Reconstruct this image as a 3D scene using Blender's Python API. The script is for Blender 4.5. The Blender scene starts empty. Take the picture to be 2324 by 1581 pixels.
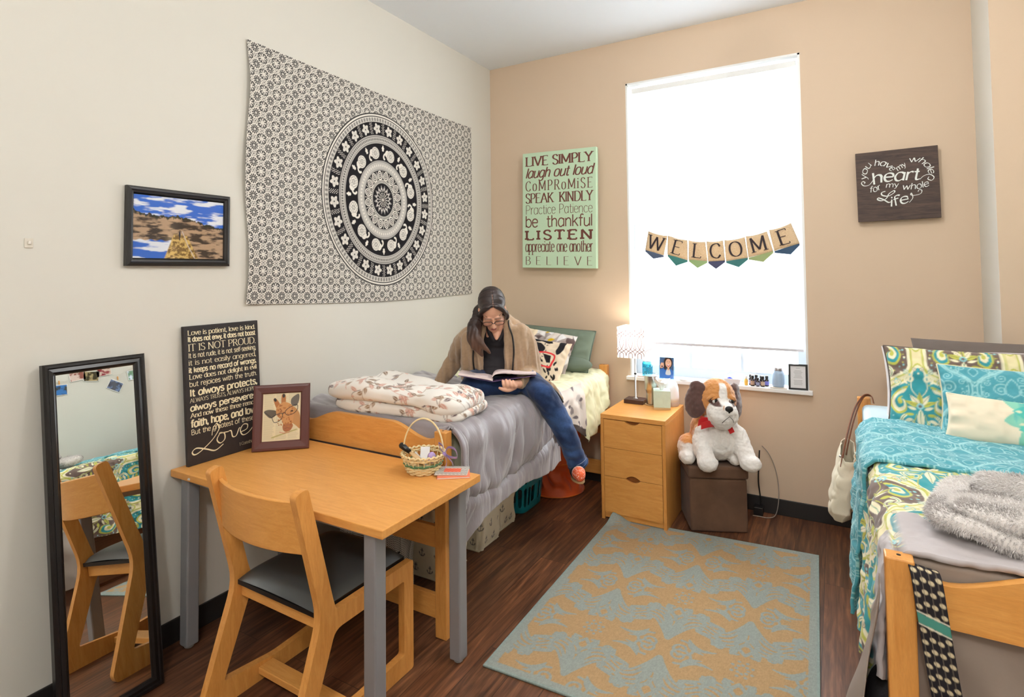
import bpy, bmesh, math, random
import numpy as np
from mathutils import Vector, Matrix, Euler
random.seed(7); RNG = np.random.default_rng(11)
PI = math.pi
SC = bpy.context.scene
COL = SC.collection

# ------------------------------------------------------------------ camera
cam_data = bpy.data.cameras.new('camera')
cam_data.sensor_fit = 'HORIZONTAL'; cam_data.sensor_width = 36.0
cam_data.lens = 1277.42 * 36.0 / 2324.0
cam_data.shift_y = -(790.5 - 572.2) / 2324.0
cam_data.clip_start = 0.05
cam = bpy.data.objects.new('camera', cam_data); COL.objects.link(cam)
_yaw, _pitch, _roll = 0.5205, 0.0357, -0.0109
_f = Vector((-math.sin(_yaw)*math.cos(_pitch), math.cos(_yaw)*math.cos(_pitch), math.sin(_pitch)))
_r = _f.cross(Vector((0, 0, 1))).normalized(); _u = _r.cross(_f)
_r2 = _r*math.cos(_roll) + _u*math.sin(_roll); _u2 = -_r*math.sin(_roll) + _u*math.cos(_roll)
_m = Matrix((_r2, _u2, -_f)).transposed().to_4x4(); _m.translation = Vector((2.5211, -4.0508, 1.58))
cam.matrix_world = _m
SC.camera = cam

# ------------------------------------------------------------------ sky, colour management
world = bpy.data.worlds.new('sky'); SC.world = world; world.use_nodes = True
_bg = world.node_tree.nodes['Background']
_bg.inputs[0].default_value = (0.93, 0.97, 1.0, 1); _bg.inputs[1].default_value = 15.0
SC.view_settings.view_transform = 'Standard'; SC.view_settings.look = 'None'
SC.view_settings.gamma = 1.0; SC.view_settings.use_curve_mapping = False
SC.view_settings.exposure = -0.10
FILL_LIGHT = 72.0        # brightness of each added fill globe's glass
LAMP_W = 4.0             # watts of the bedside lamp's bulb

def area_light(name, loc, rot, sx, sy, watts, color, parent=None, spread=None):
    d = bpy.data.lights.new(name, 'AREA'); d.shape = 'RECTANGLE'; d.size = sx; d.size_y = sy
    d.energy = watts; d.color = color
    if spread: d.spread = spread
    o = bpy.data.objects.new(name, d); COL.objects.link(o)
    o.location = loc; o.rotation_euler = rot
    return o

# ------------------------------------------------------------------ helpers
def lin(c):
    c = c/255.0
    return c/12.92 if c <= 0.04045 else ((c+0.055)/1.055)**2.4
def S(r, g, b): return (lin(r), lin(g), lin(b))
def hexs(*cs): return [S(*c) for c in cs]
OFF = {}
def tag(o, label=None, cat=None, group=None, kind=None):
    if label: o['label'] = label
    if cat: o['category'] = cat
    if group: o['group'] = group
    if kind: o['kind'] = kind
    return o
def thing(name, label, cat, loc=(0, 0, 0), group=None):
    o = bpy.data.objects.new(name, None); COL.objects.link(o); o.location = loc
    o.empty_display_size = 0.05
    OFF[o.name] = Vector(loc)
    return tag(o, label, cat, group)
def link(o, parent=None):
    COL.objects.link(o)
    if parent is not None: o.parent = parent
    return o
def mesh_obj(name, verts, faces, mats, parent=None, smooth=False, colors=None, midx=None, bevel=0, subsurf=0, autosmooth=None, seg=2):
    """verts in the world frame of the thing as built (thing unrotated)"""
    me = bpy.data.meshes.new(name)
    off = OFF.get(parent.name, Vector((0, 0, 0))) if parent is not None else Vector((0, 0, 0))
    V = np.asarray(verts, dtype=np.float64).reshape(-1, 3) - np.array(off)
    if isinstance(faces, np.ndarray):
        nf, k = faces.shape
        me.vertices.add(len(V)); me.vertices.foreach_set('co', V.ravel().astype(np.float32))
        me.loops.add(nf*k); me.loops.foreach_set('vertex_index', faces.ravel().astype(np.int32))
        me.polygons.add(nf); me.polygons.foreach_set('loop_start', np.arange(0, nf*k, k, dtype=np.int32))
        try: me.polygons.foreach_set('loop_total', np.full(nf, k, dtype=np.int32))
        except Exception: pass
        me.update(calc_edges=True); me.validate()
    else:
        me.from_pydata([tuple(v) for v in V], [], faces); me.update()
    if not isinstance(mats, (list, tuple)): mats = [mats]
    for m in mats: me.materials.append(m)
    if midx is not None: me.polygons.foreach_set('material_index', np.asarray(midx, dtype=np.int32))
    if smooth: me.polygons.foreach_set('use_smooth', np.ones(len(me.polygons), dtype=bool))
    if colors is not None: set_colors(me, colors)
    o = bpy.data.objects.new(name, me); link(o, parent)
    OFF[o.name] = off
    if bevel:
        b = o.modifiers.new('bevel', 'BEVEL'); b.width = bevel; b.segments = seg; b.limit_method = 'ANGLE'; b.angle_limit = 0.6
    if subsurf:
        s = o.modifiers.new('sub', 'SUBSURF'); s.levels = subsurf; s.render_levels = subsurf
    if autosmooth:
        me.polygons.foreach_set('use_smooth', np.ones(len(me.polygons), dtype=bool))
        sharp_edges(me, autosmooth)
    return o
def sharp_edges(me, ang):
    bm = bmesh.new(); bm.from_mesh(me)
    for e in bm.edges:
        if len(e.link_faces) == 2 and e.calc_face_angle(0) > ang: e.smooth = False
    bm.to_mesh(me); bm.free()
def set_colors(me, colors):
    a = me.color_attributes.new('Col', 'FLOAT_COLOR', 'POINT')
    c = np.ones((len(me.vertices), 4), dtype=np.float32); c[:, :3] = colors
    a.data.foreach_set('color', c.ravel())

class MB:
    """collects shapes for ONE mesh"""
    def __init__(s): s.v = []; s.f = []; s.mi = []; s.cur = 0
    def add(s, V, F, M=None):
        b = len(s.v)
        for v in V:
            v = Vector(v)
            if M is not None: v = M @ v
            s.v.append(v)
        for f in F: s.f.append([i+b for i in f]); s.mi.append(s.cur)
        return s
    def box(s, x0, x1, y0, y1, z0, z1, M=None):
        V = [(x, y, z) for z in (z0, z1) for y in (y0, y1) for x in (x0, x1)]
        F = [(0, 2, 3, 1), (4, 5, 7, 6), (0, 1, 5, 4), (2, 6, 7, 3), (0, 4, 6, 2), (1, 3, 7, 5)]
        return s.add(V, F, M)
    def prism(s, poly, d, axis='z', M=None, off=0.0):
        """poly: 2D outline; extruded from off to off+d along axis"""
        n = len(poly)
        def P(a, b, c):
            return {'z': (a, b, c), 'y': (a, c, b), 'x': (c, a, b)}[axis]
        V = [P(a, b, off) for a, b in poly] + [P(a, b, off+d) for a, b in poly]
        F = [list(range(n))[::-1], list(range(n, 2*n))] + [(i, (i+1) % n, n+(i+1) % n, n+i) for i in range(n)]
        return s.add(V, F, M)
    def tube(s, pts, r, seg=8, closed=False, cap=True, flat=1.0, M=None, up=None):
        P = [Vector(p) for p in pts]; n = len(P)
        R = r if isinstance(r, (list, tuple, np.ndarray)) else [r]*n
        V = []; prev = None
        for i in range(n):
            if closed: t = P[(i+1) % n]-P[i-1]
            else: t = P[min(i+1, n-1)]-P[max(i-1, 0)]
            t = t.normalized() if t.length > 1e-9 else Vector((0, 0, 1))
            if prev is None:
                a = Vector(up) if up is not None else (Vector((0, 0, 1)) if abs(t.z) < .9 else Vector((1, 0, 0)))
                nrm = (a - t*a.dot(t)).normalized()
            else:
                nrm = prev - t*prev.dot(t)
                nrm = nrm.normalized() if nrm.length > 1e-6 else prev
            prev = nrm; bi = t.cross(nrm)
            for k in range(seg):
                an = 2*PI*k/seg
                V.append(P[i] + (nrm*math.cos(an)*flat + bi*math.sin(an))*R[i])
        F = []
        m = n if closed else n-1
        for i in range(m):
            for k in range(seg):
                a = i*seg+k; b = i*seg+(k+1) % seg; j = ((i+1) % n)*seg
                F.append((a, b, j+(k+1) % seg, j+k))
        if not closed and cap:
            F.append(list(range(seg))[::-1]); F.append([(n-1)*seg+k for k in range(seg)])
        return s.add(V, F, M)
    def lathe(s, prof, c=(0, 0, 0), seg=24, M=None, sx=1.0, sy=1.0, cap=True):
        c = Vector(c); V = []
        for r, z in prof:
            for k in range(seg):
                a = 2*PI*k/seg; V.append((c.x+r*math.cos(a)*sx, c.y+r*math.sin(a)*sy, c.z+z))
        F = []
        for i in range(len(prof)-1):
            for k in range(seg):
                a = i*seg+k; b = i*seg+(k+1) % seg
                F.append((a, b, b+seg, a+seg))
        if cap:
            F.append(list(range(seg))[::-1]); F.append([(len(prof)-1)*seg+k for k in range(seg)])
        return s.add(V, F, M)
    def ball(s, c, r, seg=12, M=None):
        rx, ry, rz = (r, r, r) if not isinstance(r, (tuple, list)) else r
        n = max(6, seg//2); prof = [(math.sin(PI*i/n), -math.cos(PI*i/n)) for i in range(n+1)]
        prof[0] = (0.02, -1); prof[-1] = (0.02, 1)
        T = Matrix.Translation(Vector(c)) @ Matrix.Diagonal((rx, ry, rz, 1))
        if M is not None: T = M @ T
        return s.lathe(prof, (0, 0, 0), seg, T)
    def strip(s, pts, w, t, M=None, wdir=(0, 0, 1)):
        """flat band along pts, width w along wdir, thickness t"""
        P = [Vector(p) for p in pts]; W = Vector(wdir).normalized(); n = len(P); V = []
        for i in range(n):
            d = (P[min(i+1, n-1)]-P[max(i-1, 0)]).normalized(); nn = d.cross(W)
            nn = nn.normalized() if nn.length > 1e-6 else Vector((1, 0, 0))
            for a, b in ((-1, -1), (1, -1), (1, 1), (-1, 1)):
                V.append(P[i]+W*(w/2*a)+nn*(t/2*b))
        F = []
        for i in range(n-1):
            for k in range(4):
                a = i*4+k; b = i*4+(k+1) % 4; F.append((a, b, b+4, a+4))
        F.append((3, 2, 1, 0)); F.append([(n-1)*4+k for k in range(4)])
        return s.add(V, F, M)
    def build(s, name, mat, parent=None, smooth=False, bevel=0, subsurf=0, auto=None, seg=2):
        return mesh_obj(name, s.v, s.f, mat, parent, smooth, None, s.mi if isinstance(mat, (list, tuple)) else None, bevel, subsurf, auto, seg)

def gridfaces(nu, nv, wrapu=False):
    i, j = np.meshgrid(np.arange(nu if wrapu else nu-1), np.arange(nv-1), indexing='ij')
    a = i*nv+j; b = ((i+1) % nu)*nv+j
    return np.stack([a, b, b+1, a+1], -1).reshape(-1, 4)
def grid_obj(name, X, Y, Z, mat, parent=None, colors=None, smooth=True, flip=False, wrapu=False, thick=0, offset=-1):
    """X,Y,Z arrays of shape (nu,nv)"""
    nu, nv = X.shape
    V = np.stack([X, Y, Z], -1).reshape(-1, 3); F = gridfaces(nu, nv, wrapu)
    if flip: F = F[:, ::-1]
    o = mesh_obj(name, V, F, mat, parent, smooth, None if colors is None else np.asarray(colors).reshape(-1, 3))
    if thick:
        m = o.modifiers.new('thick', 'SOLIDIFY'); m.thickness = thick; m.offset = offset
    return o
def rotm(ax, ang): return Matrix.Rotation(ang, 4, ax)
def T(x, y, z): return Matrix.Translation((x, y, z))
def copy_tree(o, parent=None):
    c = o.copy(); COL.objects.link(c); OFF[c.name] = OFF.get(o.name, Vector((0, 0, 0)))
    if parent is not None: c.parent = parent
    for ch in [k for k in o.children]: copy_tree(ch, c)
    return c
def vnoise(x, y, z=0.0, seed=0):
    """smooth value noise on arrays, about -1..1"""
    x = np.asarray(x, float); y = np.asarray(y, float); z = np.zeros_like(x)+z
    xi = np.floor(x).astype(np.int64); yi = np.floor(y).astype(np.int64); zi = np.floor(z).astype(np.int64)
    fx, fy, fz = x-xi, y-yi, z-zi
    sx, sy, sz = [t*t*t*(t*(t*6-15)+10) for t in (fx, fy, fz)]
    def h(a, b, c):
        n = (a*374761393 + b*668265263 + c*2147483647 + seed*1274126177) & 0xffffffff
        n = ((n ^ (n >> 13))*1274126177) & 0xffffffff
        n = ((n ^ (n >> 16))*2246822519) & 0xffffffff
        return ((n ^ (n >> 15)) & 0xffff)/32767.5-1
    r = 0
    for dz in (0, 1):
        for dy in (0, 1):
            for dx in (0, 1):
                r = r + h(xi+dx, yi+dy, zi+dz)*(sx if dx else 1-sx)*(sy if dy else 1-sy)*(sz if dz else 1-sz)
    return r
def fbm(x, y, z=0.0, seed=0, o=3):
    r = 0; a = 1.0; f = 1.0
    for i in range(o): r = r+a*vnoise(x*f, y*f, z*f, seed+i*17); a *= .5; f *= 2.03
    return r
def sstep(a, b, x): t = np.clip((x-a)/(b-a), 0, 1); return t*t*(3-2*t)

# ------------------------------------------------------------------ materials
class NT:
    def __init__(s, name):
        s.m = bpy.data.materials.new(name); s.m.use_nodes = True; s.t = s.m.node_tree; s.n = s.t.nodes
        s.b = s.n['Principled BSDF']; s.out = s.n['Material Output']
    def node(s, typ, **kw):
        n = s.n.new(typ)
        for k, v in kw.items():
            if k[0] == '_': setattr(n, k[1:], v)
            else: n.inputs[k.replace('__', ' ')].default_value = v
        return n
    def link(s, a, b): s.t.links.new(a, b)
    def coords(s, scale=(1, 1, 1), rot=(0, 0, 0), kind='Object'):
        tc = s.n.new('ShaderNodeTexCoord'); mp = s.n.new('ShaderNodeMapping')
        mp.inputs['Scale'].default_value = scale; mp.inputs['Rotation'].default_value = rot
        s.link(tc.outputs[kind], mp.inputs['Vector']); return mp.outputs[0]
    def noise(s, vec, scale, detail=3, rough=.55, dist=0):
        n = s.node('ShaderNodeTexNoise', Scale=scale, Detail=detail, Roughness=rough, Distortion=dist)
        if vec is not None: s.link(vec, n.inputs['Vector'])
        return n.outputs['Fac']
    def ramp(s, fac, stops, interp='LINEAR'):
        r = s.n.new('ShaderNodeValToRGB'); r.color_ramp.interpolation = interp
        el = r.color_ramp.elements
        while len(el) < len(stops): el.new(0.5)
        for e, (p, c) in zip(el, stops): e.position = p; e.color = (*c, 1)
        s.link(fac, r.inputs[0]); return r.outputs[0]
    def bump(s, fac, strength=.3, dist=.01):
        b = s.n.new('ShaderNodeBump'); b.inputs['Strength'].default_value = strength; b.inputs['Distance'].default_value = dist
        s.link(fac, b.inputs['Height']); s.link(b.outputs[0], s.b.inputs['Normal'])
    def mix(s, fac, a, b, typ='MIX'):
        m = s.n.new('ShaderNodeMix'); m.data_type = 'RGBA'; m.blend_type = typ
        for k, v in ((0, fac), (6, a), (7, b)):
            if isinstance(v, (int, float)): m.inputs[k].default_value = v
            elif isinstance(v, tuple): m.inputs[k].default_value = (*v, 1) if len(v) == 3 else v
            else: s.link(v, m.inputs[k])
        return m.outputs[2]
def mat(name, col, rough=.5, metal=0.0, spec=.5, var=0.0, vscale=8.0, bump=0.0, bscale=200.0, sheen=0.0, coat=0.0):
    t = NT(name); b = t.b
    b.inputs['Roughness'].default_value = rough; b.inputs['Metallic'].default_value = metal
    b.inputs['Specular IOR Level'].default_value = spec
    b.inputs['Base Color'].default_value = (*col, 1)
    if sheen: b.inputs['Sheen Weight'].default_value = sheen
    if coat: b.inputs['Coat Weight'].default_value = coat
    if var or bump: v = t.coords()
    if var:
        n = t.noise(v, vscale, 4)
        c0 = tuple(max(0, c*(1-var)) for c in col); c1 = tuple(min(1, c*(1+var)) for c in col)
        t.link(t.ramp(n, [(.3, c0), (.7, c1)]), b.inputs['Base Color'])
    if bump: t.bump(t.noise(v, bscale, 2), bump, .002)
    return t.m
def wood(name, base, dark, scale=(1, 1, 1), rough=.35, fine=60, contrast=1.0, spec=.4):
    """scale stretches the grain: use a small number along the grain"""
    t = NT(name); v = t.coords(scale)
    n1 = t.noise(v, 5, 5, .6, 1.2); n2 = t.noise(v, fine, 3, .6)
    c = t.ramp(n1, [(.30, dark), (.72, base)])
    c2 = t.ramp(n2, [(.35, tuple(1-.10*contrast for _ in range(3))), (.65, (1, 1, 1))])
    t.link(t.mix(1.0, c, c2, 'MULTIPLY'), t.b.inputs['Base Color'])
    t.b.inputs['Roughness'].default_value = rough; t.b.inputs['Specular IOR Level'].default_value = spec
    return t.m
def vmat(name, rough=.9, bump=.25, bscale=900, spec=.2, sheen=0.0, trans=0.0):
    """cloth, paper or print whose own pattern is stored point by point on the mesh"""
    t = NT(name); a = t.node('ShaderNodeAttribute', _attribute_name='Col')
    t.link(a.outputs['Color'], t.b.inputs['Base Color'])
    t.b.inputs['Roughness'].default_value = rough; t.b.inputs['Specular IOR Level'].default_value = spec
    if sheen: t.b.inputs['Sheen Weight'].default_value = sheen
    if bump: t.bump(t.noise(t.coords(), bscale, 2), bump, .001)
    return t.m
# ------------------------------------------------------------------ printed patterns, worked out point by point
class Canvas:
    def __init__(s, w, h, step, base=(1, 1, 1)):
        s.w, s.h, s.step = w, h, step
        s.nu = int(round(w/step))+1; s.nv = int(round(h/step))+1
        s.u = np.linspace(0, w, s.nu); s.v = np.linspace(0, h, s.nv)
        s.U, s.V = np.meshgrid(s.u, s.v, indexing='ij')
        s.A = np.zeros((s.nu, s.nv, 3)); s.A[:] = base
    def _win(s, u0, u1, v0, v1):
        i0 = max(0, int(u0/s.w*(s.nu-1))-1); i1 = min(s.nu, int(u1/s.w*(s.nu-1))+3)
        j0 = max(0, int(v0/s.h*(s.nv-1))-1); j1 = min(s.nv, int(v1/s.h*(s.nv-1))+3)
        return (slice(i0, max(i0, i1)), slice(j0, max(j0, j1)))
    def put(s, win, m, col):
        m = np.clip(m, 0, 1)[..., None]; s.A[win] = s.A[win]*(1-m)+np.array(col)*m
    def mask(s, m, col): s.put((slice(None), slice(None)), m, col)
    def stroke(s, pts, w, col):
        P = np.asarray(pts, float); n = len(P)
        W = np.full(n, w/2.0) if np.isscalar(w) else np.asarray(w)/2.0
        mw = W.max()+s.step
        win = s._win(P[:, 0].min()-mw, P[:, 0].max()+mw, P[:, 1].min()-mw, P[:, 1].max()+mw)
        U = s.U[win]; V = s.V[win]
        if U.size == 0: return s
        best = np.full(U.shape, 1e9)
        for i in range(n-1):
            a, b = P[i], P[i+1]; d = b-a; L = d@d
            if L < 1e-14: continue
            t = np.clip(((U-a[0])*d[0]+(V-a[1])*d[1])/L, 0, 1)
            q = np.hypot(U-a[0]-t*d[0], V-a[1]-t*d[1])-(W[i]+(W[i+1]-W[i])*t)
            np.minimum(best, q, out=best)
        s.put(win, .5-best/s.step, col); return s
    def poly(s, pts, col):
        P = np.asarray(pts, float); n = len(P); g = s.step
        win = s._win(P[:, 0].min()-g, P[:, 0].max()+g, P[:, 1].min()-g, P[:, 1].max()+g)
        U = s.U[win]; V = s.V[win]
        if U.size == 0: return s
        ins = np.zeros(U.shape, bool); best = np.full(U.shape, 1e9)
        for i in range(n):
            a, b = P[i], P[(i+1) % n]; d = b-a; L = d@d
            if L < 1e-14: continue
            c = ((a[1] > V) != (b[1] > V)); den = d[1] if abs(d[1]) > 1e-12 else 1e-12
            ins ^= c & (U < d[0]*(V-a[1])/den+a[0])
            t = np.clip(((U-a[0])*d[0]+(V-a[1])*d[1])/L, 0, 1)
            np.minimum(best, np.hypot(U-a[0]-t*d[0], V-a[1]-t*d[1]), out=best)
        s.put(win, .5+np.where(ins, best, -best)/g, col); return s
    def ell(s, cu, cv, ru, rv, col, ang=0.0, ring=0):
        r = max(ru, rv)+s.step; win = s._win(cu-r, cu+r, cv-r, cv+r)
        U = s.U[win]-cu; V = s.V[win]-cv
        if U.size == 0: return s
        c, n = math.cos(ang), math.sin(ang)
        d = (np.hypot((U*c+V*n)/ru, (-U*n+V*c)/rv)-1)*min(ru, rv)
        if ring: d = np.abs(d)-ring/2
        s.put(win, .5-d/s.step, col); return s
    def leaf(s, cu, cv, L, w, ang, col, vein=None, bend=0.0):
        t = np.linspace(0, 1, 13); y = w/2*np.sin(PI*t**.8); x = t*L; b = bend*np.sin(PI*t)*L
        P = np.concatenate([np.stack([x, b+y], 1), np.stack([x, b-y], 1)[::-1][1:-1]])
        c, n = math.cos(ang), math.sin(ang); R = np.array([[c, n], [-n, c]])
        s.poly(P@R+[cu, cv], col)
        if vein is not None: s.stroke(np.stack([x, b], 1)[1:-1]@R+[cu, cv], max(w*.08, s.step), vein)
        return s
    def sample(s, u, v, tile=False):
        if tile: u = np.mod(u, s.w); v = np.mod(v, s.h)
        a = np.clip(u/s.w*(s.nu-1), 0, s.nu-1.001); b = np.clip(v/s.h*(s.nv-1), 0, s.nv-1.001)
        i = a.astype(int); j = b.astype(int); fa = (a-i)[..., None]; fb = (b-j)[..., None]
        A = s.A
        return (A[i, j]*(1-fa)+A[i+1, j]*fa)*(1-fb)+(A[i, j+1]*(1-fa)+A[i+1, j+1]*fa)*fb
def spiral(cx, cy, r0, r1, a0, turns, n=40):
    t = np.linspace(0, 1, n); a = a0+2*PI*turns*t; r = r0+(r1-r0)*t**.8
    return np.stack([cx+r*np.cos(a), cy+r*np.sin(a)], 1)
def catmull(P, k=6, closed=False):
    P = [np.asarray(p, float) for p in P]; n = len(P); out = []
    if n < 3: return np.array(P)
    for i in range(n if closed else n-1):
        if closed: p0, p1, p2, p3 = P[i-1], P[i], P[(i+1) % n], P[(i+2) % n]
        else: p0, p1, p2, p3 = P[max(i-1, 0)], P[i], P[i+1], P[min(i+2, n-1)]
        for t in np.linspace(0, 1, k, endpoint=False):
            out.append(.5*((2*p1)+(p2-p0)*t+(2*p0-5*p1+4*p2-p3)*t*t+(3*p1-p0-3*p2+p3)*t**3))
    if not closed: out.append(P[-1])
    return np.array(out)
def mir(pts, cx):
    P = np.array(pts, float).copy(); P[:, 0] = 2*cx-P[:, 0]; return P

# ------------------------------------------------------------------ lettering: pen strokes turned into flat ribbons
GL = {
'a': "4.3 C3.5,4.2 2.6,5 1.2,4.7 .4,2.5 1,.4 2.2,0 3.5,1.1/L3.7,5 3.7,0", 'b': "4.2 L.5,7 .5,0/C.5,3.9 1.8,5 3.2,4.4 3.8,2.5 3.2,.6 1.8,0 .5,1.1",
'c': "3.9 C3.5,4.1 2.4,5 1,4.4 .4,2.5 1,.6 2.4,0 3.6,.9", 'd': "4.3 C3.6,3.9 2.4,5 1,4.4 .4,2.5 1,.6 2.4,0 3.6,1.1/L3.7,7 3.7,0",
'e': "4 L.4,2.7 3.6,2.7/C3.6,2.7 3.3,4.3 2,5 .8,4.4 .4,2.5 1,.5 2.3,0 3.6,.9", 'f': "2.9 C3,6.5 2.3,7 1.5,6.6 1.3,5.4/L1.3,5.6 1.3,0/L.2,4.8 2.6,4.8",
'g': "4.3 C3.5,4.2 2.6,5 1.2,4.7 .4,2.6 1,.6 2.2,.1 3.5,1.2/C3.7,5 3.7,2.5 3.6,-1 3,-2 1.9,-2.3 .7,-1.6", 'h': "4.2 L.6,7 .6,0/C.6,3.6 1.8,4.9 3,4.7 3.5,3.5 3.5,2/L3.5,2.5 3.5,0",
'i': "1.3 L.6,5 .6,0/D.6,6.5", 'j': "1.6 C1,5 1,0 .8,-1.8 -.2,-2.2/D1,6.5", 'k': "3.9 L.6,7 .6,0/L3.4,5 .7,2.2/L1.6,3.1 3.7,0", 'l': "1.3 L.6,7 .6,0",
'm': "6.4 L.6,5 .6,0/C.6,3.6 1.6,4.9 2.7,4.7 3.1,3.5 3.1,2/L3.1,2.5 3.1,0/C3.1,3.6 4.2,4.9 5.3,4.7 5.7,3.5 5.7,2/L5.7,2.5 5.7,0",
'n': "4.2 L.6,5 .6,0/C.6,3.6 1.8,4.9 3,4.7 3.5,3.5 3.5,2/L3.5,2.5 3.5,0", 'o': "4.3 O2.1,5 .8,4.4 .4,2.5 .8,.6 2.1,0 3.4,.6 3.8,2.5 3.4,4.4",
'p': "4.2 L.5,5 .5,-2.2/C.5,3.9 1.8,5 3.2,4.4 3.8,2.5 3.2,.6 1.8,0 .5,1.1", 'q': "4.3 C3.6,3.9 2.4,5 1,4.4 .4,2.5 1,.6 2.4,0 3.6,1.1/L3.7,5 3.7,-2.2",
'r': "2.9 L.6,5 .6,0/C.6,3.2 1.2,4.5 2,5 2.8,4.7", 's': "3.6 C3.1,4.2 2.2,5 1,4.8 .6,3.7 1.4,2.9 2.6,2.2 3.2,1.2 2.5,.1 1.4,0 .4,.8",
't': "2.8 L1.2,6.6 1.2,1/C1.2,1.2 1.4,.2 2,0 2.7,.4/L.2,4.8 2.5,4.8", 'u': "4.2 L.6,5 .6,2/C.6,2.5 .7,.8 1.5,0 2.6,.2 3.5,1.3/L3.6,5 3.6,0",
'v': "3.9 L.3,5 2,0/L2,0 3.6,5", 'w': "5.9 L.3,5 1.6,0/L1.6,0 2.9,4.6/L2.9,4.6 4.2,0/L4.2,0 5.5,5", 'x': "3.9 L.4,5 3.5,0/L3.5,5 .4,0",
'y': "3.9 L.3,5 2,.4/C3.6,5 2.4,1 1.6,-1.4 .6,-2.2", 'z': "3.8 L.4,5 3.4,5/L3.4,5 .4,0/L.4,0 3.5,0",
'A': "6.2 L.3,0 3,7/L3,7 5.8,0/L1.4,2.5 4.7,2.5", 'B': "5 L.8,7 .8,0/C.8,7 3,6.9 3.9,5.4 3,3.8 .8,3.7/C.8,3.7 3.3,3.5 4.4,1.9 3.3,.1 .8,0",
'C': "5.6 C5,5.6 4.2,6.8 3,7 1.2,6 .5,3.5 1.2,1 3,0 4.2,.3 5.1,1.5", 'D': "5.9 L.8,7 .8,0/C.8,7 3.4,6.8 5,5.4 5.4,3.5 5,1.6 3.4,.2 .8,0",
'E': "4.9 L.8,7 .8,0/L.8,7 4.3,7/L.8,3.7 3.6,3.7/L.8,0 4.4,0", 'F': "4.6 L.8,7 .8,0/L.8,7 4.2,7/L.8,3.7 3.5,3.7", 'H': "6 L.8,7 .8,0/L5,7 5,0/L.8,3.6 5,3.6",
'I': "1.8 L.9,7 .9,0", 'K': "5.3 L.8,7 .8,0/L4.6,7 .9,3/L2,4.2 5,0", 'L': "4.6 L.8,7 .8,0/L.8,0 4.3,0", 'M': "7.2 L.8,0 .8,7/L.8,7 3.6,1/L3.6,1 6.3,7/L6.3,7 6.3,0",
'N': "6 L.8,0 .8,7/L.8,7 5,0/L5,0 5,7", 'O': "6.4 O3.2,7 1.2,6 .5,3.5 1.2,1 3.2,0 5.2,1 5.9,3.5 5.2,6", 'P': "4.8 L.8,7 .8,0/C.8,7 3.2,6.9 4.3,5.2 3.2,3.4 .8,3.2",
'R': "5.3 L.8,7 .8,0/C.8,7 3.2,6.9 4.2,5.3 3.2,3.6 .8,3.4/L2.4,3.4 4.9,0", 'S': "4.6 C4,5.8 3,7 1.4,6.8 .7,5.4 1.4,4.2 3.2,3.2 4.2,1.8 3.4,.2 1.8,0 .5,1.2",
'T': "5.2 L2.6,7 2.6,0/L.3,7 4.9,7", 'U': "5.9 L.8,7 .8,2.4/C.8,2.8 1.1,.8 2.9,0 4.6,.8 5,2.8/L5,2.4 5,7", 'V': "5.8 L.3,7 2.9,0/L2.9,0 5.5,7",
'W': "8 L.2,7 2,0/L2,0 4,6.6/L4,6.6 6,0/L6,0 7.8,7", 'Y': "5.4 L.3,7 2.7,3.4/L5.1,7 2.7,3.4/L2.7,3.4 2.7,0", '1': "2.4 L1.3,7 1.3,0/L.4,5.8 1.3,7",
'.': "1.2 D.6,.4", ',': "1.3 D.7,.4/L.8,.3 .4,-1", '-': "2.4 L.4,2.6 2,2.6", ' ': "2.6", ':': "1.2 D.6,.4/D.6,3.6", '3': "4 C.5,6.2 1.8,7 3.2,6.2 3,4.2 1.6,3.7/C1.6,3.7 3.2,3.4 3.5,1.6 2.4,.1 .4,.8",
}
_GC = {}
def glyph(ch):
    if ch in _GC: return _GC[ch]
    w, _, rest = GL[ch].partition(' ')
    out = []
    for st in rest.split('/') if rest else []:
        P = [tuple(float(q) for q in p.split(',')) for p in st[1:].split()]
        k = st[0]
        if k == 'C': P = catmull(P, 5)
        elif k == 'O': P = catmull(P, 5, True); P = np.vstack([P, P[:1]]); 
        out.append((k, np.array(P)))
    _GC[ch] = (float(w), out); return _GC[ch]
_RB = [0]
def ribbon(P, w, thin, V, F, pen=None):
    P = np.asarray(P, float); n = len(P); b = len(V); _RB[0] = (_RB[0]+1) % 37; zz = _RB[0]*1.2e-5
    for i in range(n):
        d = P[min(i+1, n-1)]-P[max(i-1, 0)]
        if i == n-1 or i == 0:
            if np.allclose(P[0], P[-1]): d = P[1]-P[-2]
        L = np.hypot(*d) or 1; d = d/L
        k = abs(d[1]) if pen is None else abs(d[0]*math.sin(pen)-d[1]*math.cos(pen))
        hw = w/2*(thin+(1-thin)*k**1.3); nx, ny = -d[1]*hw, d[0]*hw
        V.append((P[i][0]+nx, P[i][1]+ny, zz)); V.append((P[i][0]-nx, P[i][1]-ny, zz))
    for i in range(n-1): F.append((b+2*i, b+2*i+1, b+2*i+3, b+2*i+2))
def disc(c, r, V, F, n=10):
    b = len(V)
    for k in range(n): V.append((c[0]+r*math.cos(2*PI*k/n), c[1]+r*math.sin(2*PI*k/n), 0.0))
    F.append(tuple(range(b, b+n)))
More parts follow.
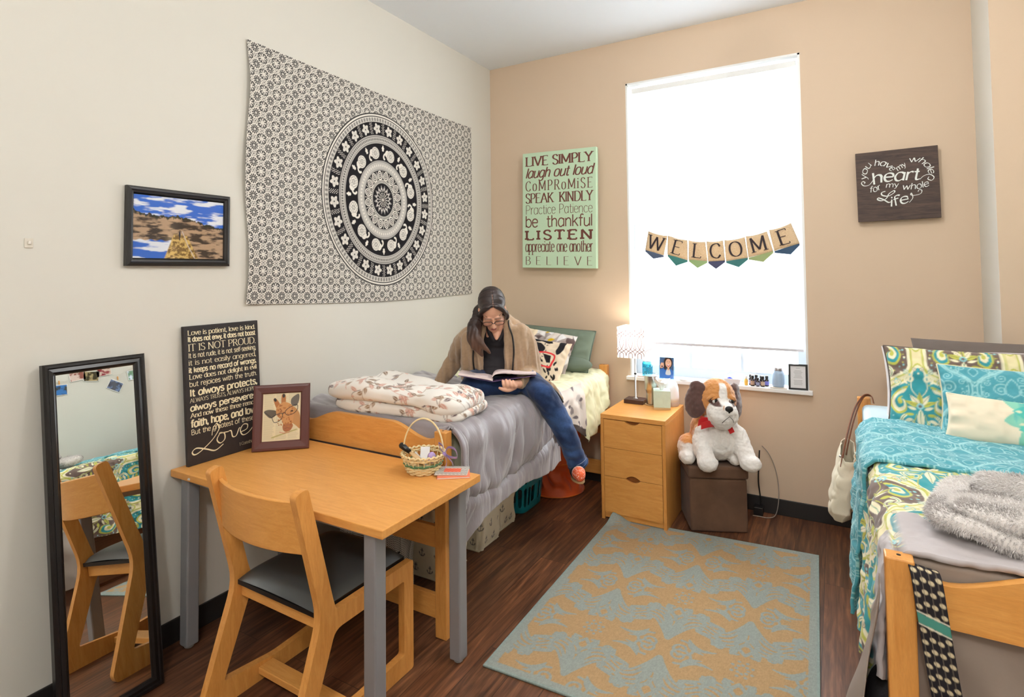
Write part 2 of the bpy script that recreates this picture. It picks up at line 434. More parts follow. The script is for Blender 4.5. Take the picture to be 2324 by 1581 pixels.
def text2d(txt, x0, y0, W, h, w=.16, thin=.45, serif=0.0, slab=None, slant=0.0, track=0.0, xh=1.0, align='fit', pen=None, path=None, caps=None):
    """letters from (x0,y0) filling width W; h = capital height; w = pen width as part of h"""
    tot = sum(glyph(c)[0] for c in txt)+track*(len(txt)-1)
    sx = W/tot if align == 'fit' else h/7.0*xh
    sy = h/7.0; V = []; F = []; x = 0.0
    ww = w*h; tw = ww*thin if slab is None else slab*h
    for ch in txt:
        gw, st = glyph(ch)
        for k, P in st:
            Q = np.stack([x0+(P[:, 0]+x)*sx+slant*P[:, 1]*sy, y0+P[:, 1]*sy], 1)
            if k == 'D':
                disc(Q[0], ww*.55, V, F); continue
            ribbon(Q, ww, thin, V, F, pen)
            if serif and k in 'LC':
                n = len(P)
                for e, o in ((0, 1), (n-1, n-2)):
                    yy = P[e][1]
                    if k == 'C' and ch not in 'fr': continue
                    if k == 'C': continue
                    if min(abs(yy-q) for q in (0, 5, 7, -2.2)) > .05: continue
                    if abs(P[e][1]-P[o][1]) < abs(P[e][0]-P[o][0])*.8:
                        # end of a horizontal arm: short upright serif
                        if ch in 'ELFTz' and (abs(P[e][0]-P[:, 0].max()) < .01 or (ch == 'T' and e == 0)):
                            s_ = -1 if yy > 3 else 1
                            ribbon([(Q[e][0], Q[e][1]), (Q[e][0], Q[e][1]+s_*serif*h*.75)], tw*1.1, 1, V, F)
                        continue
                    if ch in 'VvWwMNAK' and any(np.allclose(P[e], R2[q]) for (k2, R2) in st for q in (0, -1) if R2 is not P): continue
                    yq = Q[e][1]+(-tw/2 if yy >= 5 else tw/2)*1.0
                    half = serif*h*.5+ww*.5
                    lft = 1.0; rgt = 1.0
                    if yy in (5., 7.) and ch in 'bdhkliumnrpBDEFPR' and k == 'L' and ch not in 'BDEFPRKL': rgt = .35
                    ribbon([(Q[e][0]-half*lft, yq), (Q[e][0]+half*rgt, yq)], tw, 1, V, F)
        x += gw+track
    if path is not None: V = [(*path(a-x0, b-y0, (x*sx)), z_) for a, b, z_ in V]
    return V, F
def place_text(mb, VF, M):
    """2D letters laid on a sign: M maps (x, y, 0) to the world"""
    V, F = VF
    mb.add(V, F, M)
def plane_m(o, ux, uy):
    ux = Vector(ux).normalized(); uy = Vector(uy).normalized(); uz = ux.cross(uy)
    m = Matrix((ux, uy, uz)).transposed().to_4x4(); m.translation = Vector(o); return m
# ------------------------------------------------------------------ materials of the room
M = {}
M['cream'] = mat('cream_wall_paint', S(219, 215, 205), .75, spec=.2, bump=.05, bscale=350)
M['tan'] = mat('tan_wall_paint', S(214, 191, 166), .75, spec=.2, bump=.05, bscale=350)
M['ceil'] = mat('white_ceiling_paint', S(240, 244, 249), .85, spec=.2)
M['rubber'] = mat('black_cove_rubber', S(38, 35, 34), .45)
M['white'] = mat('white_gloss_paint', S(238, 238, 236), .4)
M['sill'] = mat('white_sill', S(240, 239, 238), .35)
M['black'] = mat('black_gloss', S(22, 20, 20), .3)
M['maple'] = wood('maple_veneer', S(236, 171, 94), S(222, 153, 76), (1.2, 9, 9), .38, 50, .7)
M['maple_y'] = wood('maple_veneer_lengthwise', S(232, 166, 90), S(214, 144, 70), (9, 1.2, 9), .38, 50, .8)
M['maple_z'] = wood('maple_upright', S(232, 166, 90), S(214, 144, 70), (9, 9, 1.2), .38, 50, .8)
M['steel'] = mat('brushed_steel', S(190, 188, 185), .28, 1.0)
M['greymetal'] = mat('grey_painted_steel', S(150, 150, 153), .45, .3, bump=.02, bscale=600)
M['paper'] = mat('white_paper', S(236, 233, 226), .8)

def floor_mat():
    t = NT('brown_plank_floor')
    tc = t.n.new('ShaderNodeTexCoord'); mp = t.n.new('ShaderNodeMapping'); mp.inputs['Rotation'].default_value = (0, 0, PI/2)
    t.link(tc.outputs['Object'], mp.inputs['Vector'])
    br = t.node('ShaderNodeTexBrick', Scale=1.0, Mortar__Size=.0012, Mortar__Smooth=.1, Bias=0.0, Brick__Width=1.22, Row__Height=.152)
    br.offset = .37; br.inputs['Color1'].default_value = (0, 0, 0, 1); br.inputs['Color2'].default_value = (1, 1, 1, 1); br.inputs['Mortar'].default_value = (0.5, .5, .5, 1)
    t.link(mp.outputs[0], br.inputs['Vector'])
    # grain: stretched along the plank, displaced plank by plank
    comb = t.n.new('ShaderNodeVectorMath'); comb.operation = 'MULTIPLY_ADD'
    comb.inputs[1].default_value = (7.3, 3.1, 0); t.link(br.outputs['Color'], comb.inputs[0])
    sc = t.n.new('ShaderNodeVectorMath'); sc.operation = 'MULTIPLY'; sc.inputs[1].default_value = (1.0, 9.0, 1)
    t.link(mp.outputs[0], sc.inputs[0]); t.link(sc.outputs[0], comb.inputs[2])
    n1 = t.noise(comb.outputs[0], 2.2, 4, .55, 1.6)
    sc2 = t.n.new('ShaderNodeVectorMath'); sc2.operation = 'MULTIPLY'; sc2.inputs[1].default_value = (3.0, 75.0, 1)
    t.link(mp.outputs[0], sc2.inputs[0]); n2 = t.noise(sc2.outputs[0], 1.6, 4, .65)
    w = t.node('ShaderNodeTexWave', Scale=1.1, Distortion=7.0, Detail=2.0, Detail__Scale=1.2); w.bands_direction = 'Y'
    t.link(comb.outputs[0], w.inputs['Vector'])
    c1 = t.ramp(n1, [(.28, S(70, 46, 33)), (.5, S(104, 68, 47)), (.75, S(138, 94, 64))])
    c2 = t.ramp(n2, [(.3, (.62, .58, .56)), (.62, (1.1, 1.08, 1.05))])
    c3 = t.ramp(w.outputs['Fac'], [(.2, (.78, .76, .75)), (.6, (1.08, 1.06, 1.05))])
    tone = t.ramp(br.outputs['Color'], [(0, (.78, .78, .80)), (.5, (1, 1, 1)), (1, (1.28, 1.2, 1.12))])
    c = t.mix(1, c1, c2, 'MULTIPLY'); c = t.mix(.8, c, c3, 'MULTIPLY'); c = t.mix(1, c, tone, 'MULTIPLY')
    c = t.mix(br.outputs['Fac'], c, S(40, 24, 18))
    t.link(c, t.b.inputs['Base Color']); t.b.inputs['Roughness'].default_value = .42; t.b.inputs['Specular IOR Level'].default_value = .45
    t.bump(n2, .12, .002)
    return t.m
M['floor'] = floor_mat()

# ------------------------------------------------------------------ the setting
XR, YB, CH = 3.78, -5.6, 3.312
WX0, WX1, WZ0, WZ1 = 1.195, 2.358, .80, 2.981
def struct(mb, name, m, **k): return tag(mb.build(name, m, **k), kind='structure')
struct(MB().box(-.1, XR+.1, YB-.1, .3, -.1, 0), 'floor', M['floor'])
struct(MB().box(-.1, XR+.1, YB-.1, .3, CH, CH+.1), 'ceiling', M['ceil'])
struct(MB().box(-.1, 0, YB-.1, .3, 0, CH), 'wall_left', M['cream'])
struct(MB().box(XR, XR+.1, YB-.1, .3, 0, CH), 'wall_right', M['cream'])
struct(MB().box(0, XR, YB-.1, YB, 0, CH), 'wall_front', M['cream'])
_w = MB().box(0, WX0, 0, .22, 0, CH).box(WX1, XR, 0, .22, 0, CH).box(WX0, WX1, 0, .22, 0, WZ0).box(WX0, WX1, 0, .22, WZ1, CH)
struct(_w, 'wall_back', M['tan'])
_p = MB(); _p.box(3.232, XR, -.40, 0, 0, CH); _p.mi = [0, 0, 0, 0, 1, 0]
struct(_p, 'wall_pier', [M['tan'], M['cream']])
def cove(x0, x1, y0, y1, name, lip):
    struct(MB().box(x0, x1, y0, y1, 0, .1016), name, M['rubber'], bevel=.003)
cove(0, .009, YB, 0, 'baseboard_left', 1); cove(.009, 3.232, -.009, 0, 'baseboard_back', 1); cove(XR-.009, XR, YB, -.4, 'baseboard_right', 1)
# window: reveal lining, sill, sashes, panes
_t = MB()
_t.box(WX0-.001, WX0+.012, -.001, .2, WZ0, WZ1).box(WX1-.012, WX1+.001, -.001, .2, WZ0, WZ1).box(WX0, WX1, -.001, .2, WZ1-.012, WZ1+.001)
struct(_t, 'trim_1', M['white'])
struct(MB().box(WX0-.02, WX1+.022, -.045, .0, WZ0-.012, WZ0+.014).box(WX0+.001, WX1-.001, 0, .15, WZ0-.005, WZ0+.014), 'trim_2', M['sill'], bevel=.004)
def sash(name, z0, z1, y, nx, nz):
    m = MB(); x0, x1 = WX0+.013, WX1-.013; f = .05
    m.box(x0, x0+f, y, y+.035, z0, z1).box(x1-f, x1, y, y+.035, z0, z1).box(x0+f, x1-f, y, y+.035, z0, z0+.07).box(x0+f, x1-f, y, y+.035, z1-.05, z1)
    for i in range(1, nx):
        x = x0+f+(x1-x0-2*f)*i/nx; m.box(x-.010, x+.010, y+.006, y+.029, z0+.07, z1-.05)
    for k in range(1, nz):
        z = z0+.07+(z1-z0-.12)*k/nz; m.box(x0+f, x1-f, y+.007, y+.028, z-.010, z+.010)
    o = struct(m, name, M['sash'])
    g = MB().box(x0+f, x1-f, y+.014, y+.018, z0+.07, z1-.05).build('pane', M['glass'], o)
    return o
def glass_mat(name, col=(1, 1, 1), tint=1.0):
    t = NT(name); t.n.remove(t.b)
    tr = t.n.new('ShaderNodeBsdfTransparent'); gl = t.n.new('ShaderNodeBsdfGlossy'); gl.inputs['Roughness'].default_value = .02
    tr.inputs[0].default_value = (*col, 1); mx = t.n.new('ShaderNodeMixShader'); mx.inputs[0].default_value = .06
    t.link(tr.outputs[0], mx.inputs[1]); t.link(gl.outputs[0], mx.inputs[2]); t.link(mx.outputs[0], t.out.inputs[0]); return t.m
M['glass'] = glass_mat('window_glass'); M['sash'] = mat('white_sash', S(196, 206, 214), .45)
sash('window_1', WZ0+.014, 1.93, .112, 3, 3); sash('window_2', 1.90, WZ1-.012, .150, 3, 3)

# added globe lamps, hung out of view to fill the room with light
def fill_lamp(x, y, label, k=1.0):
    r = thing('fill_globe', label, 'fill light', (x, y, CH), 'added fill lights')
    MB().lathe([(.07, -.001), (.075, -.03), (.012, -.035), (.012, -.20), (.05, -.21)], (x, y, CH), 24).build('stem', M['steel'], r, auto=.6)
    t = NT('lit_globe'); t.b.inputs['Emission Color'].default_value = (1, .982, .95, 1); t.b.inputs['Emission Strength'].default_value = FILL_LIGHT*k
    g = MB().ball((x, y, CH-.33), .13, 24).build('globe', t.m, r, smooth=True)
fill_lamp(2.25, -1.85, 'added unseen white globe fill light over the middle of the room')
fill_lamp(2.55, -4.85, 'added unseen white globe fill light by the rear wall', 2.1)

# the blind in the window
def slat_mat():
    t = NT('white_blind_slat'); t.n.remove(t.b)
    d = t.n.new('ShaderNodeBsdfDiffuse'); tl = t.n.new('ShaderNodeBsdfTranslucent'); mx = t.n.new('ShaderNodeMixShader')
    d.inputs[0].default_value = (.86, .87, .88, 1); tl.inputs[0].default_value = (.85, .87, .89, 1); mx.inputs[0].default_value = .5
    t.link(d.outputs[0], mx.inputs[1]); t.link(tl.outputs[0], mx.inputs[2]); t.link(mx.outputs[0], t.out.inputs[0]); return t.m
M['slat'] = slat_mat()
bl = thing('window_blind', 'white slatted blind lowered almost to the sill in the window', 'blind', (1.777, .06, 2.96))
BX0, BX1, BY = WX0+.03, WX1-.025, .062
MB().box(BX0, BX1, BY-.016, BY+.016, 2.912, 2.952).build('headrail', M['white'], bl, bevel=.003)
z = 2.90; rows = []; ns = int((2.90-1.075)/.0205)
_v = []; _fc = []
for i in range(ns):
    zc = 2.895-i*.0205; a = math.radians(57)
    for x in (BX0+.004, BX1-.004):
        for k, c in ((-1, 0), (-.4, .0018), (.4, .0018), (1, 0)):
            d = k*.0125; _v.append((x, BY+d*math.cos(a)-c*math.sin(a), zc+d*math.sin(a)+c*math.cos(a)))
    b = i*8
    for k in range(3): _fc.append((b+k, b+k+1, b+5+k, b+4+k))
mesh_obj('slats', _v, _fc, M['slat'], bl, smooth=True)
MB().box(BX0, BX1, BY-.012, BY+.012, 1.045, 1.063).build('bottom_rail', mat('blind_rail', S(200, 200, 206), .5), bl, bevel=.003)
_c = MB()
for x in (BX0+.13, (BX0+BX1)/2, BX1-.13):
    for dy in (-.0135, .0135): _c.tube([(x, BY+dy, 2.912), (x, BY+dy, 1.06)], .0008, 5)
_c.build('ladder_cords', M['white'], bl)
_c = MB().tube([(BX0+.045, BY-.022, 2.90), (BX0+.047, BY-.024, 1.5)], .0028, 6); _c.build('tilt_wand', glass_mat('clear_wand', (.8, .82, .85)), bl)

# ------------------------------------------------------------------ things on the left wall
# tapestry
def tapestry():
    W, H, st = 1.985, 1.315, .0026
    c = Canvas(W, H, st, S(232, 226, 216)); K = np.array(S(34, 32, 36)); G = np.array(S(140, 136, 134)); WH = np.array(S(232, 226, 216))
    P = .0832; p = (c.U/P) % 1-.5; q = (c.V/P) % 1-.5
    r = np.hypot(p, q); th = np.arctan2(q, p)
    e = .05
    ink = np.zeros_like(r)
    # rosette of dark petals round a pale eye
    ros = sstep(.27+.03*np.cos(12*th)+e/2, .27+.03*np.cos(12*th)-e/2, r)
    petal = .5+.5*np.cos(12*th)
    ink = np.maximum(ink, ros*sstep(.12, .40, petal+sstep(.16, .10, r)*.5)*sstep(.055, .09, r))
    ink = np.maximum(ink, sstep(.035, .02, r))
    p2 = np.abs(p)-.5; q2 = np.abs(q)-.5; r2 = np.hypot(p2, q2); t2 = np.arctan2(q2, p2)
    c8 = .5+.5*np.cos(8*t2); star = sstep(.07+.155*c8**1.6+.012, .07+.155*c8**1.6-.012, r2)
    wedge = sstep(.55, .30, c8)*sstep(.095, .115, r2)*sstep(.30, .27, r2)
    wedge = np.maximum(wedge, sstep(.20, .26, r2)*sstep(.33, .30, r2)*sstep(.35, .6, .5+.5*np.cos(16*t2)))
    ink = np.maximum(ink, wedge*(1-star)); ink = np.maximum(ink, sstep(.03, .018, r2))
    # curls between rosette and star
    out = sstep(.335, .36, r)*sstep(.27, .31, r2)
    ap, aq = np.abs(p), np.abs(q); cu_ = np.sin(2*PI*(3.6*ap+.9*np.sin(2*PI*aq*2)))*np.sin(2*PI*(3.6*aq+.9*np.sin(2*PI*ap*2)))
    ink = np.maximum(ink, out*sstep(-.30, .0, cu_))
    for (a, b) in ((.5, 0), (0, .5), (-.5, 0), (0, -.5)):
        d = np.hypot(p-a, q-b); ink = np.where(d < .085, ink*.1, ink); ink = np.maximum(ink, sstep(.055, .035, d))
    c.mask(np.clip(ink, 0, 1)*.96, K)
    # round medallion
    cu, cv = W*.4905, H*.487; R = .545
    x = (c.U-cu)/(R*.925); y = (c.V-cv)/R; r = np.hypot(x, y); th = np.arctan2(y, x)
    def ring(a, b, col, k=1.0): c.mask(sstep(a-.004, a+.004, r)*sstep(b+.004, b-.004, r)*k, col)
    ring(0, 1.0, WH); ring(.985, 1.0, K); ring(.955, .967, K)
    ring(.905, .945, G, .45); c.mask(sstep(.905, .91, r)*sstep(.95, .945, r)*sstep(.3, .7, .5+.5*np.cos(th*120))*.6, K)
    ring(.745, .90, K)
    n = 24; t = ((th/(2*PI)*n) % 1-.5)*2*PI/n; fx = t*r; fy = r-.822   # flowers
    fr = np.hypot(fx, fy); ft = np.arctan2(fy, fx)
    c.mask(sstep(.0, .012, .058+.012*np.cos(5*ft)-fr), WH); c.mask(sstep(.3, .6, .5+.5*np.sin(ft*10+fr*160))*sstep(.0, .01, .05-fr)*.5, G); c.mask(sstep(.012, .006, fr), K)
    t = ((th/(2*PI)*n+.5) % 1-.5)*2*PI/n; fx = t*r; spk = np.sin(fx*260)*np.sin((r-.82)*210)
    c.mask(sstep(.25, .5, spk)*sstep(.028, .02, np.abs(fx))*sstep(.755, .765, r)*sstep(.895, .885, r), WH)
    ring(.655, .745, G, .5); ring(.725, .735, K, .7); ring(.665, .672, K, .7); c.mask(sstep(.685, .69, r)*sstep(.715, .71, r)*sstep(.2, .7, .5+.5*np.cos(th*150))*.8, K)
    ring(.455, .655, K)
    n = 12; tt = th/(2*PI)*n; t = (tt % 1-.5)*2*PI/n; fx = t*r; fy = r-.545    # pale animals marching round
    bod = (fx/.072)**2+((fy+.0)/.068)**2; hd = ((fx-.07)/.034)**2+((fy-.012)/.04)**2
    trunk = sstep(.014, .008, np.abs(np.hypot(fx-.085, fy+.03)-.035))*(fx > .085)
    c.mask(np.maximum(np.maximum(sstep(1.1, .95, bod), sstep(1.1, .95, hd)), trunk), WH)
    c.mask(sstep(.2, .8, np.sin(fx*190)*np.sin(fy*150)+.1)*sstep(1.0, .8, bod)*.65, G); c.mask(sstep(.05, .3, np.sin(bod*14))*sstep(1, .8, bod)*.35, K)
    t = ((tt+.5) % 1-.5)*2*PI/n; fx = t*r; c.mask(sstep(.0, .3, 1-(fx/.022)**2-((r-.60)/.035)**2+.25*np.sin(r*200)), WH)
    ring(.345, .455, G, .55); ring(.44, .447, K, .6); ring(.352, .358, K, .6); c.mask(sstep(.385, .39, r)*sstep(.415, .41, r)*sstep(.3, .7, .5+.5*np.cos(th*64))*.8, WH)
    ring(.0, .345, K)
    n = 16; t = ((th/(2*PI)*n) % 1-.5)*2*PI/n; fx = t*r; fy = r-.285
    d = np.hypot(fx/.046, fy/.056); c.mask(sstep(.18, .06, np.abs(d-.85))+sstep(.14, .05, np.abs(d-.45))+sstep(.2, .1, d), WH)
    t = ((th/(2*PI)*n+.5) % 1-.5)*2*PI/n; c.mask(sstep(.008, .004, np.abs(t*r))*sstep(.24, .25, r)*sstep(.335, .33, r)*sstep(.2, .6, .5+.5*np.cos(r*400)), WH)
    ring(.195, .235, WH, .75); c.mask(sstep(.2, .204, r)*sstep(.23, .226, r)*sstep(.3, .7, .5+.5*np.cos(th*56))*.8, K)
    zz = np.abs(((th/(2*PI)*16) % 1)-.5)*2
    c.mask(sstep(.0, .006, .125+.065*(1-zz)-r+.006), K); c.mask(sstep(0, .006, .117+.06*(1-zz)-r), G); c.mask(sstep(0, .006, .10+.05*(1-zz)-r), WH); c.mask(sstep(0, .006, .09+.04*(1-zz)-r), K)
    pet = .5+.5*np.cos(16*th)
    c.mask(sstep(.35, .65, pet)*sstep(.085, .08, r)*sstep(.02, .03, r)*sstep(.2, .5, .5+.5*np.cos(r*330)), WH); c.mask(sstep(.02, .016, r), WH); c.mask(sstep(.008, .005, r), K)
    # the hanging cloth itself: thumb-tacked corners, sagging edges
    y = -2.303+c.U/W*1.985; zt = 2.757-.012*np.sin(PI*c.U/W)-.012*c.U/W; zb = 1.437-.02*(c.U/W)+.018*np.sin(PI*c.U/W*2.0)*0-.022*np.sin(PI*c.U/W)
    z = zb+(zt-zb)*c.V/H
    y = y+.016*np.sin(PI*c.V/H)*(1-2*c.U/W)*(-1)*0+.012*np.sin(3*PI*c.V/H)*(c.U < .3)*(1-c.U/.3).clip(0)
    x = .012+.006*np.sin(c.U*9+c.V*2)*np.sin(PI*c.V/H)+.008*sstep(.3, 0, c.U)*np.sin(c.V*7)**2+.004*vnoise(c.U*5, c.V*3, 0, 5)
    return grid_obj('tapestry', x, y, z, M['cloth_print'], None, c.A, thick=.0012, offset=-1)
M['cloth_print'] = vmat('printed_cotton', .95, .15, 1400)
o = tapestry(); tag(o, 'black and white wall tapestry with a large round medallion above the bed', 'tapestry')

def frame_ring(mb, w, h, prof, Mx):
    """mitred frame; prof = [(inset, depth)] across the moulding, outside to inside"""
    V = []; n = len(prof)
    for (sx, sy) in ((0, 0), (1, 0), (1, 1), (0, 1)):
        for ins, d in prof:
            V.append((ins if sx == 0 else w-ins, ins if sy == 0 else h-ins, d))
    F = []
    for k in range(4):
        a = k*n; b = ((k+1) % 4)*n
        for i in range(n-1): F.append((a+i, b+i, b+i+1, a+i+1))
        F.append((a+n-1, b+n-1, b, a))
    mb.add(V, F, Mx)

# framed landscape photograph
def photo_print():
    c = Canvas(.40, .265, .0016, S(70, 110, 190)); u = c.U/.40; v = c.V/.265
    def sky(vv, seed):
        cl = fbm(u*4+2, vv*14, 0, seed, 4); k = sstep(-.15, .45, cl)[..., None]
        return np.array(S(52, 104, 200))*(1-k)+np.array(S(226, 230, 238))*k
    c.A[:] = sky(v, 3)
    hor = .77-.20*u-.03*np.sin(u*9)+.02*fbm(u*30, u*0, 0, 5, 3)
    land = sstep(hor+.005, hor-.005, v)
    rock = fbm(u*9, v*22, 0, 9, 5); k = sstep(-.5, .6, rock)[..., None]
    rc = np.array(S(58, 48, 42))*(1-k)+np.array(S(176, 146, 118))*k
    tree = sstep(hor-.05, hor-.01, v+.03*fbm(u*40, v*10, 0, 4, 2))[..., None]; rc = rc*(1-tree)+np.array(S(44, 46, 36))*tree
    c.A = c.A*(1-land[..., None])+rc*land[..., None]
    water = sstep(.30, .28, v+.01*np.sin(u*60))*(u < .47)
    c.mask(water, (0, 0, 0)); c.A += sky(.5-v, 12)*water[..., None]*.92
    path = sstep(0, .02, .016+(.62-v)*.29-np.abs(u-.485-(.55-v)*.05))*sstep(.42, .36, v)
    pk = sstep(-.4, .5, fbm(u*40, v*30, 0, 21, 3))[..., None]
    c.A = c.A*(1-path[..., None])+(np.array(S(120, 92, 50))*(1-pk)+np.array(S(206, 172, 104))*pk)*path[..., None]
    c.stroke([(.40*.515, .265*.45), (.40*.58, .265*.22), (.40*.66, .265*.0)], .003, S(196, 188, 186))
    c.ell(.40*.487, .265*.40, .004, .014, S(40, 42, 56)); c.ell(.40*.49, .265*.46, .0028, .0034, S(90, 70, 60)); c.stroke([(.40*.487, .265*.38), (.40*.487, .265*.31)], .004, S(34, 36, 50))
    return c
r = thing('framed_photograph', 'black framed landscape photograph of a stone path between water and rocks', 'picture', (.0, -2.62, 1.79))
Mx = plane_m((.004, -2.848, 1.624), (0, 1, 0), (0, .0035, 1)); mb = MB(); frame_ring(mb, .452, .331, [(0, 0), (0, .018), (.006, .024), (.014, .026), (.018, .02), (.026, .017), (.029, .008)], Mx); mb.build('frame', mat('black_frame_wood', S(34, 31, 30), .38), r)
c = photo_print(); p = [Mx @ Vector((.026+a, .033+b, .009)) for a, b in ((0, 0), (.4, 0), (0, .265))]
o0, ou, ov = [np.array(q) for q in p]; Q = o0+(c.U/.4)[..., None]*(ou-o0)+(c.V/.265)[..., None]*(ov-o0)
M['photo'] = vmat('glossy_print', .05, 0, 100, .6)
grid_obj('print', Q[..., 0], Q[..., 1], Q[..., 2], M['photo'], r, c.A)
mb = MB(); mb.add([(.02, .02, .002), (.432, .02, .002), (.432, .311, .002), (.02, .311, .002)], [(0, 1, 2, 3)], Mx); mb.build('backing', M['black'], r)

# small plate left of it
r = thing('wall_clip', 'small clear adhesive hook stuck on the left wall', 'hook', (0, -3.16, 1.70))
MB().box(0.0005, .004, -3.172, -3.146, 1.687, 1.722).build('base_plate', mat('clear_plastic', S(222, 214, 200), .25), r, bevel=.002)
MB().box(.004, .010, -3.163, -3.153, 1.700, 1.712).build('hook', mat('clear_plastic_hook', S(228, 222, 212), .2), r, bevel=.002)

# leaning mirror: bottom out on the floor, top against the wall
r = thing('leaning_mirror', 'tall black framed mirror leaning on the left wall', 'mirror', (.15, -2.97, 0))
_b0 = Vector((.205, -3.128, .001)); _t0 = Vector((.030, -3.150, 1.262))
_uy = (_t0-_b0); _ux = Vector((-.0, .345, .0)); Mx = plane_m(_b0, _ux, _uy-_ux.normalized()*_uy.dot(_ux.normalized())); MH = _uy.length; MW = .345
mb = MB(); frame_ring(mb, MW, MH, [(0, -.012), (0, .012), (.006, .018), (.014, .019), (.018, .014), (.030, .017), (.036, .010), (.040, .009), (.042, .004)], Mx)
mb.build('frame', mat('black_mirror_frame', S(20, 17, 17), .28), r)
t = NT('mirror_glass'); t.b.inputs['Metallic'].default_value = 1; t.b.inputs['Roughness'].default_value = .0; t.b.inputs['Base Color'].default_value = (.88, .90, .88, 1)
mb = MB(); mb.add([(.038, .038, .004), (MW-.038, .038, .004), (MW-.038, MH-.038, .004), (.038, MH-.038, .004)], [(0, 1, 2, 3)], Mx); mb.build('glass', t.m, r)
mb = MB(); mb.add([(.01, .01, -.011), (MW-.01, .01, -.011), (MW-.01, MH-.01, -.011), (.01, MH-.01, -.011)], [(0, 3, 2, 1)], Mx); mb.build('backing', M['black'], r)

# ------------------------------------------------------------------ signs on the window wall
r = thing('mint_sign', 'mint green wall sign with brown lettering left of the window', 'sign', (.65, -.02, 2.07))
Mx = plane_m((.342, -.045, 1.617), (1, 0, -.0245), (.0155, 0, 1)); SW, SHT = .632, .918
MB().box(0, SW, 0, SHT, 0, .040, Mx).build('board', mat('mint_canvas', S(196, 222, 190), .7, bump=.1, bscale=900), r, bevel=.004)
for ob in r.children: pass
mb = MB(); BR = dict()
def line(t, y, h, **k):
    V, F = text2d(t, .028, 0, SW-.056, h, **k); place_text(mb, (V, F), Mx @ T(0, y, .0408))
line('LIVE SIMPLY', .812, .074, w=.20, thin=.35, serif=.14)
line('laugh out loud', .717, .078, w=.15, thin=.6, slant=.28)
line('CoMPRoMiSE', .612, .078, w=.11, thin=.35, serif=.13, track=1.6)
line('SPEAK  KINDLY', .515, .076, w=.15, thin=.35, serif=.13)
line('Practice Patience', .425, .072, w=.06, thin=.7)
line('be  thankful', .323, .090, w=.10, thin=1.0)
line('LISTEN', .223, .072, w=.26, thin=.55, serif=.24, slab=.17, track=1.5)
line('appreciate one another', .128, .084, w=.09, thin=.5, serif=.09)
line('BELIEVE', .024, .066, w=.10, thin=.3, track=4.0)
mb.build('lettering', mat('brown_paint', S(112, 62, 52), .7), r)

r = thing('heart_sign', 'dark stained wooden sign with white heart shaped lettering right of the window', 'sign', (2.855, -.02, 2.07))
Mx = plane_m((2.652, -.026, 1.862), (1, 0, .012), (-.012, 0, 1)); SW = .405; SHT = .417
MB().box(0, SW, 0, SHT, 0, .022, Mx).build('board', wood('dark_stained_pine', S(96, 76, 66), S(58, 44, 40), (1.4, 9, 14), .6, 26, 2.0), r, bevel=.002)
mb = MB(); V = []; F = []
def sc(pts, w, th=.45): ribbon(catmull(pts, 7), w, th, V, F, pen=.6)
def word(t, pts, h, w, sl=.18, th=.5):
    """word running along a curve on the board"""
    P = catmull(pts, 14); d = np.r_[0, np.cumsum(np.hypot(*np.diff(P, axis=0).T))]; L = d[-1]
    def path(a, b, s_):
        s0 = np.clip(a, 0, L); i = min(max(np.searchsorted(d, s0)-1, 0), len(P)-2); f = (s0-d[i])/(d[i+1]-d[i]+1e-9)
        p = P[i]+(P[i+1]-P[i])*f; tg = (P[i+1]-P[i]); tg = tg/np.hypot(*tg); return (p[0]-tg[1]*b, p[1]+tg[0]*b)
    v, f = text2d(t, 0, 0, L, h, w=w, thin=th, slant=sl, path=path, pen=.5)
    b = len(V); V.extend(v); F.extend([[i+b for i in q] for q in f])
word('you', [(.0505, .252), (.0542, .2901), (.0679, .3188), (.0837, .3392)], .034, .15)
word('have', [(.0934, .3319), (.1282, .3297), (.1575, .3143), (.178, .288)], .036, .14)
word('my', [(.2095, .2865), (.2283, .3001), (.254, .3169)], .030, .15)
word('whole', [(.2679, .331), (.3012, .3329), (.3334, .3097), (.3518, .2767), (.3558, .2549)], .035, .14)
word('heart', [(.0824, .2182), (.1375, .2306), (.1972, .2311), (.2635, .2294), (.3131, .2283)], .068, .17, .2, .4)
word('for', [(.0625, .1738), (.0924, .1769), (.126, .1897)], .036, .14)
word('my', [(.1444, .1959), (.1758, .1948), (.2106, .1953)], .030, .15)
word('whole', [(.2247, .1762), (.2677, .1741), (.3108, .1759), (.3576, .187)], .036, .14)
word('ife', [(.1629, .0805), (.1911, .0841), (.2179, .0918), (.2578, .0984)], .056, .16, .2, .4)
sc([(.3131, .2283), (.3339, .2475), (.3607, .2525), (.3797, .2351), (.3689, .2169), (.3512, .2264), (.3567, .2394)], .005)
sc([(.0851, .2462), (.0642, .2201), (.0376, .2168), (.0249, .2324), (.0319, .2439), (.0433, .2365), (.038, .229)], .005)
sc([(.2578, .0984), (.2754, .1244), (.27, .1523), (.2663, .1428), (.2826, .1374), (.3127, .1445), (.3201, .1633), (.3071, .1684), (.3017, .1572)], .0045)
sc([(.1436, .174), (.1251, .1677), (.1278, .1515), (.1573, .1447), (.1878, .1638), (.1849, .174), (.1611, .1583), (.1468, .1317), (.1232, .1198), (.1037, .1275), (.1074, .1373), (.1333, .1249), (.1558, .107), (.1691, .1098)], .0075)
place_text(mb, (V, F), Mx @ T(0, 0, .0226)); mb.build('lettering', mat('white_paint', S(232, 236, 230), .6), r)
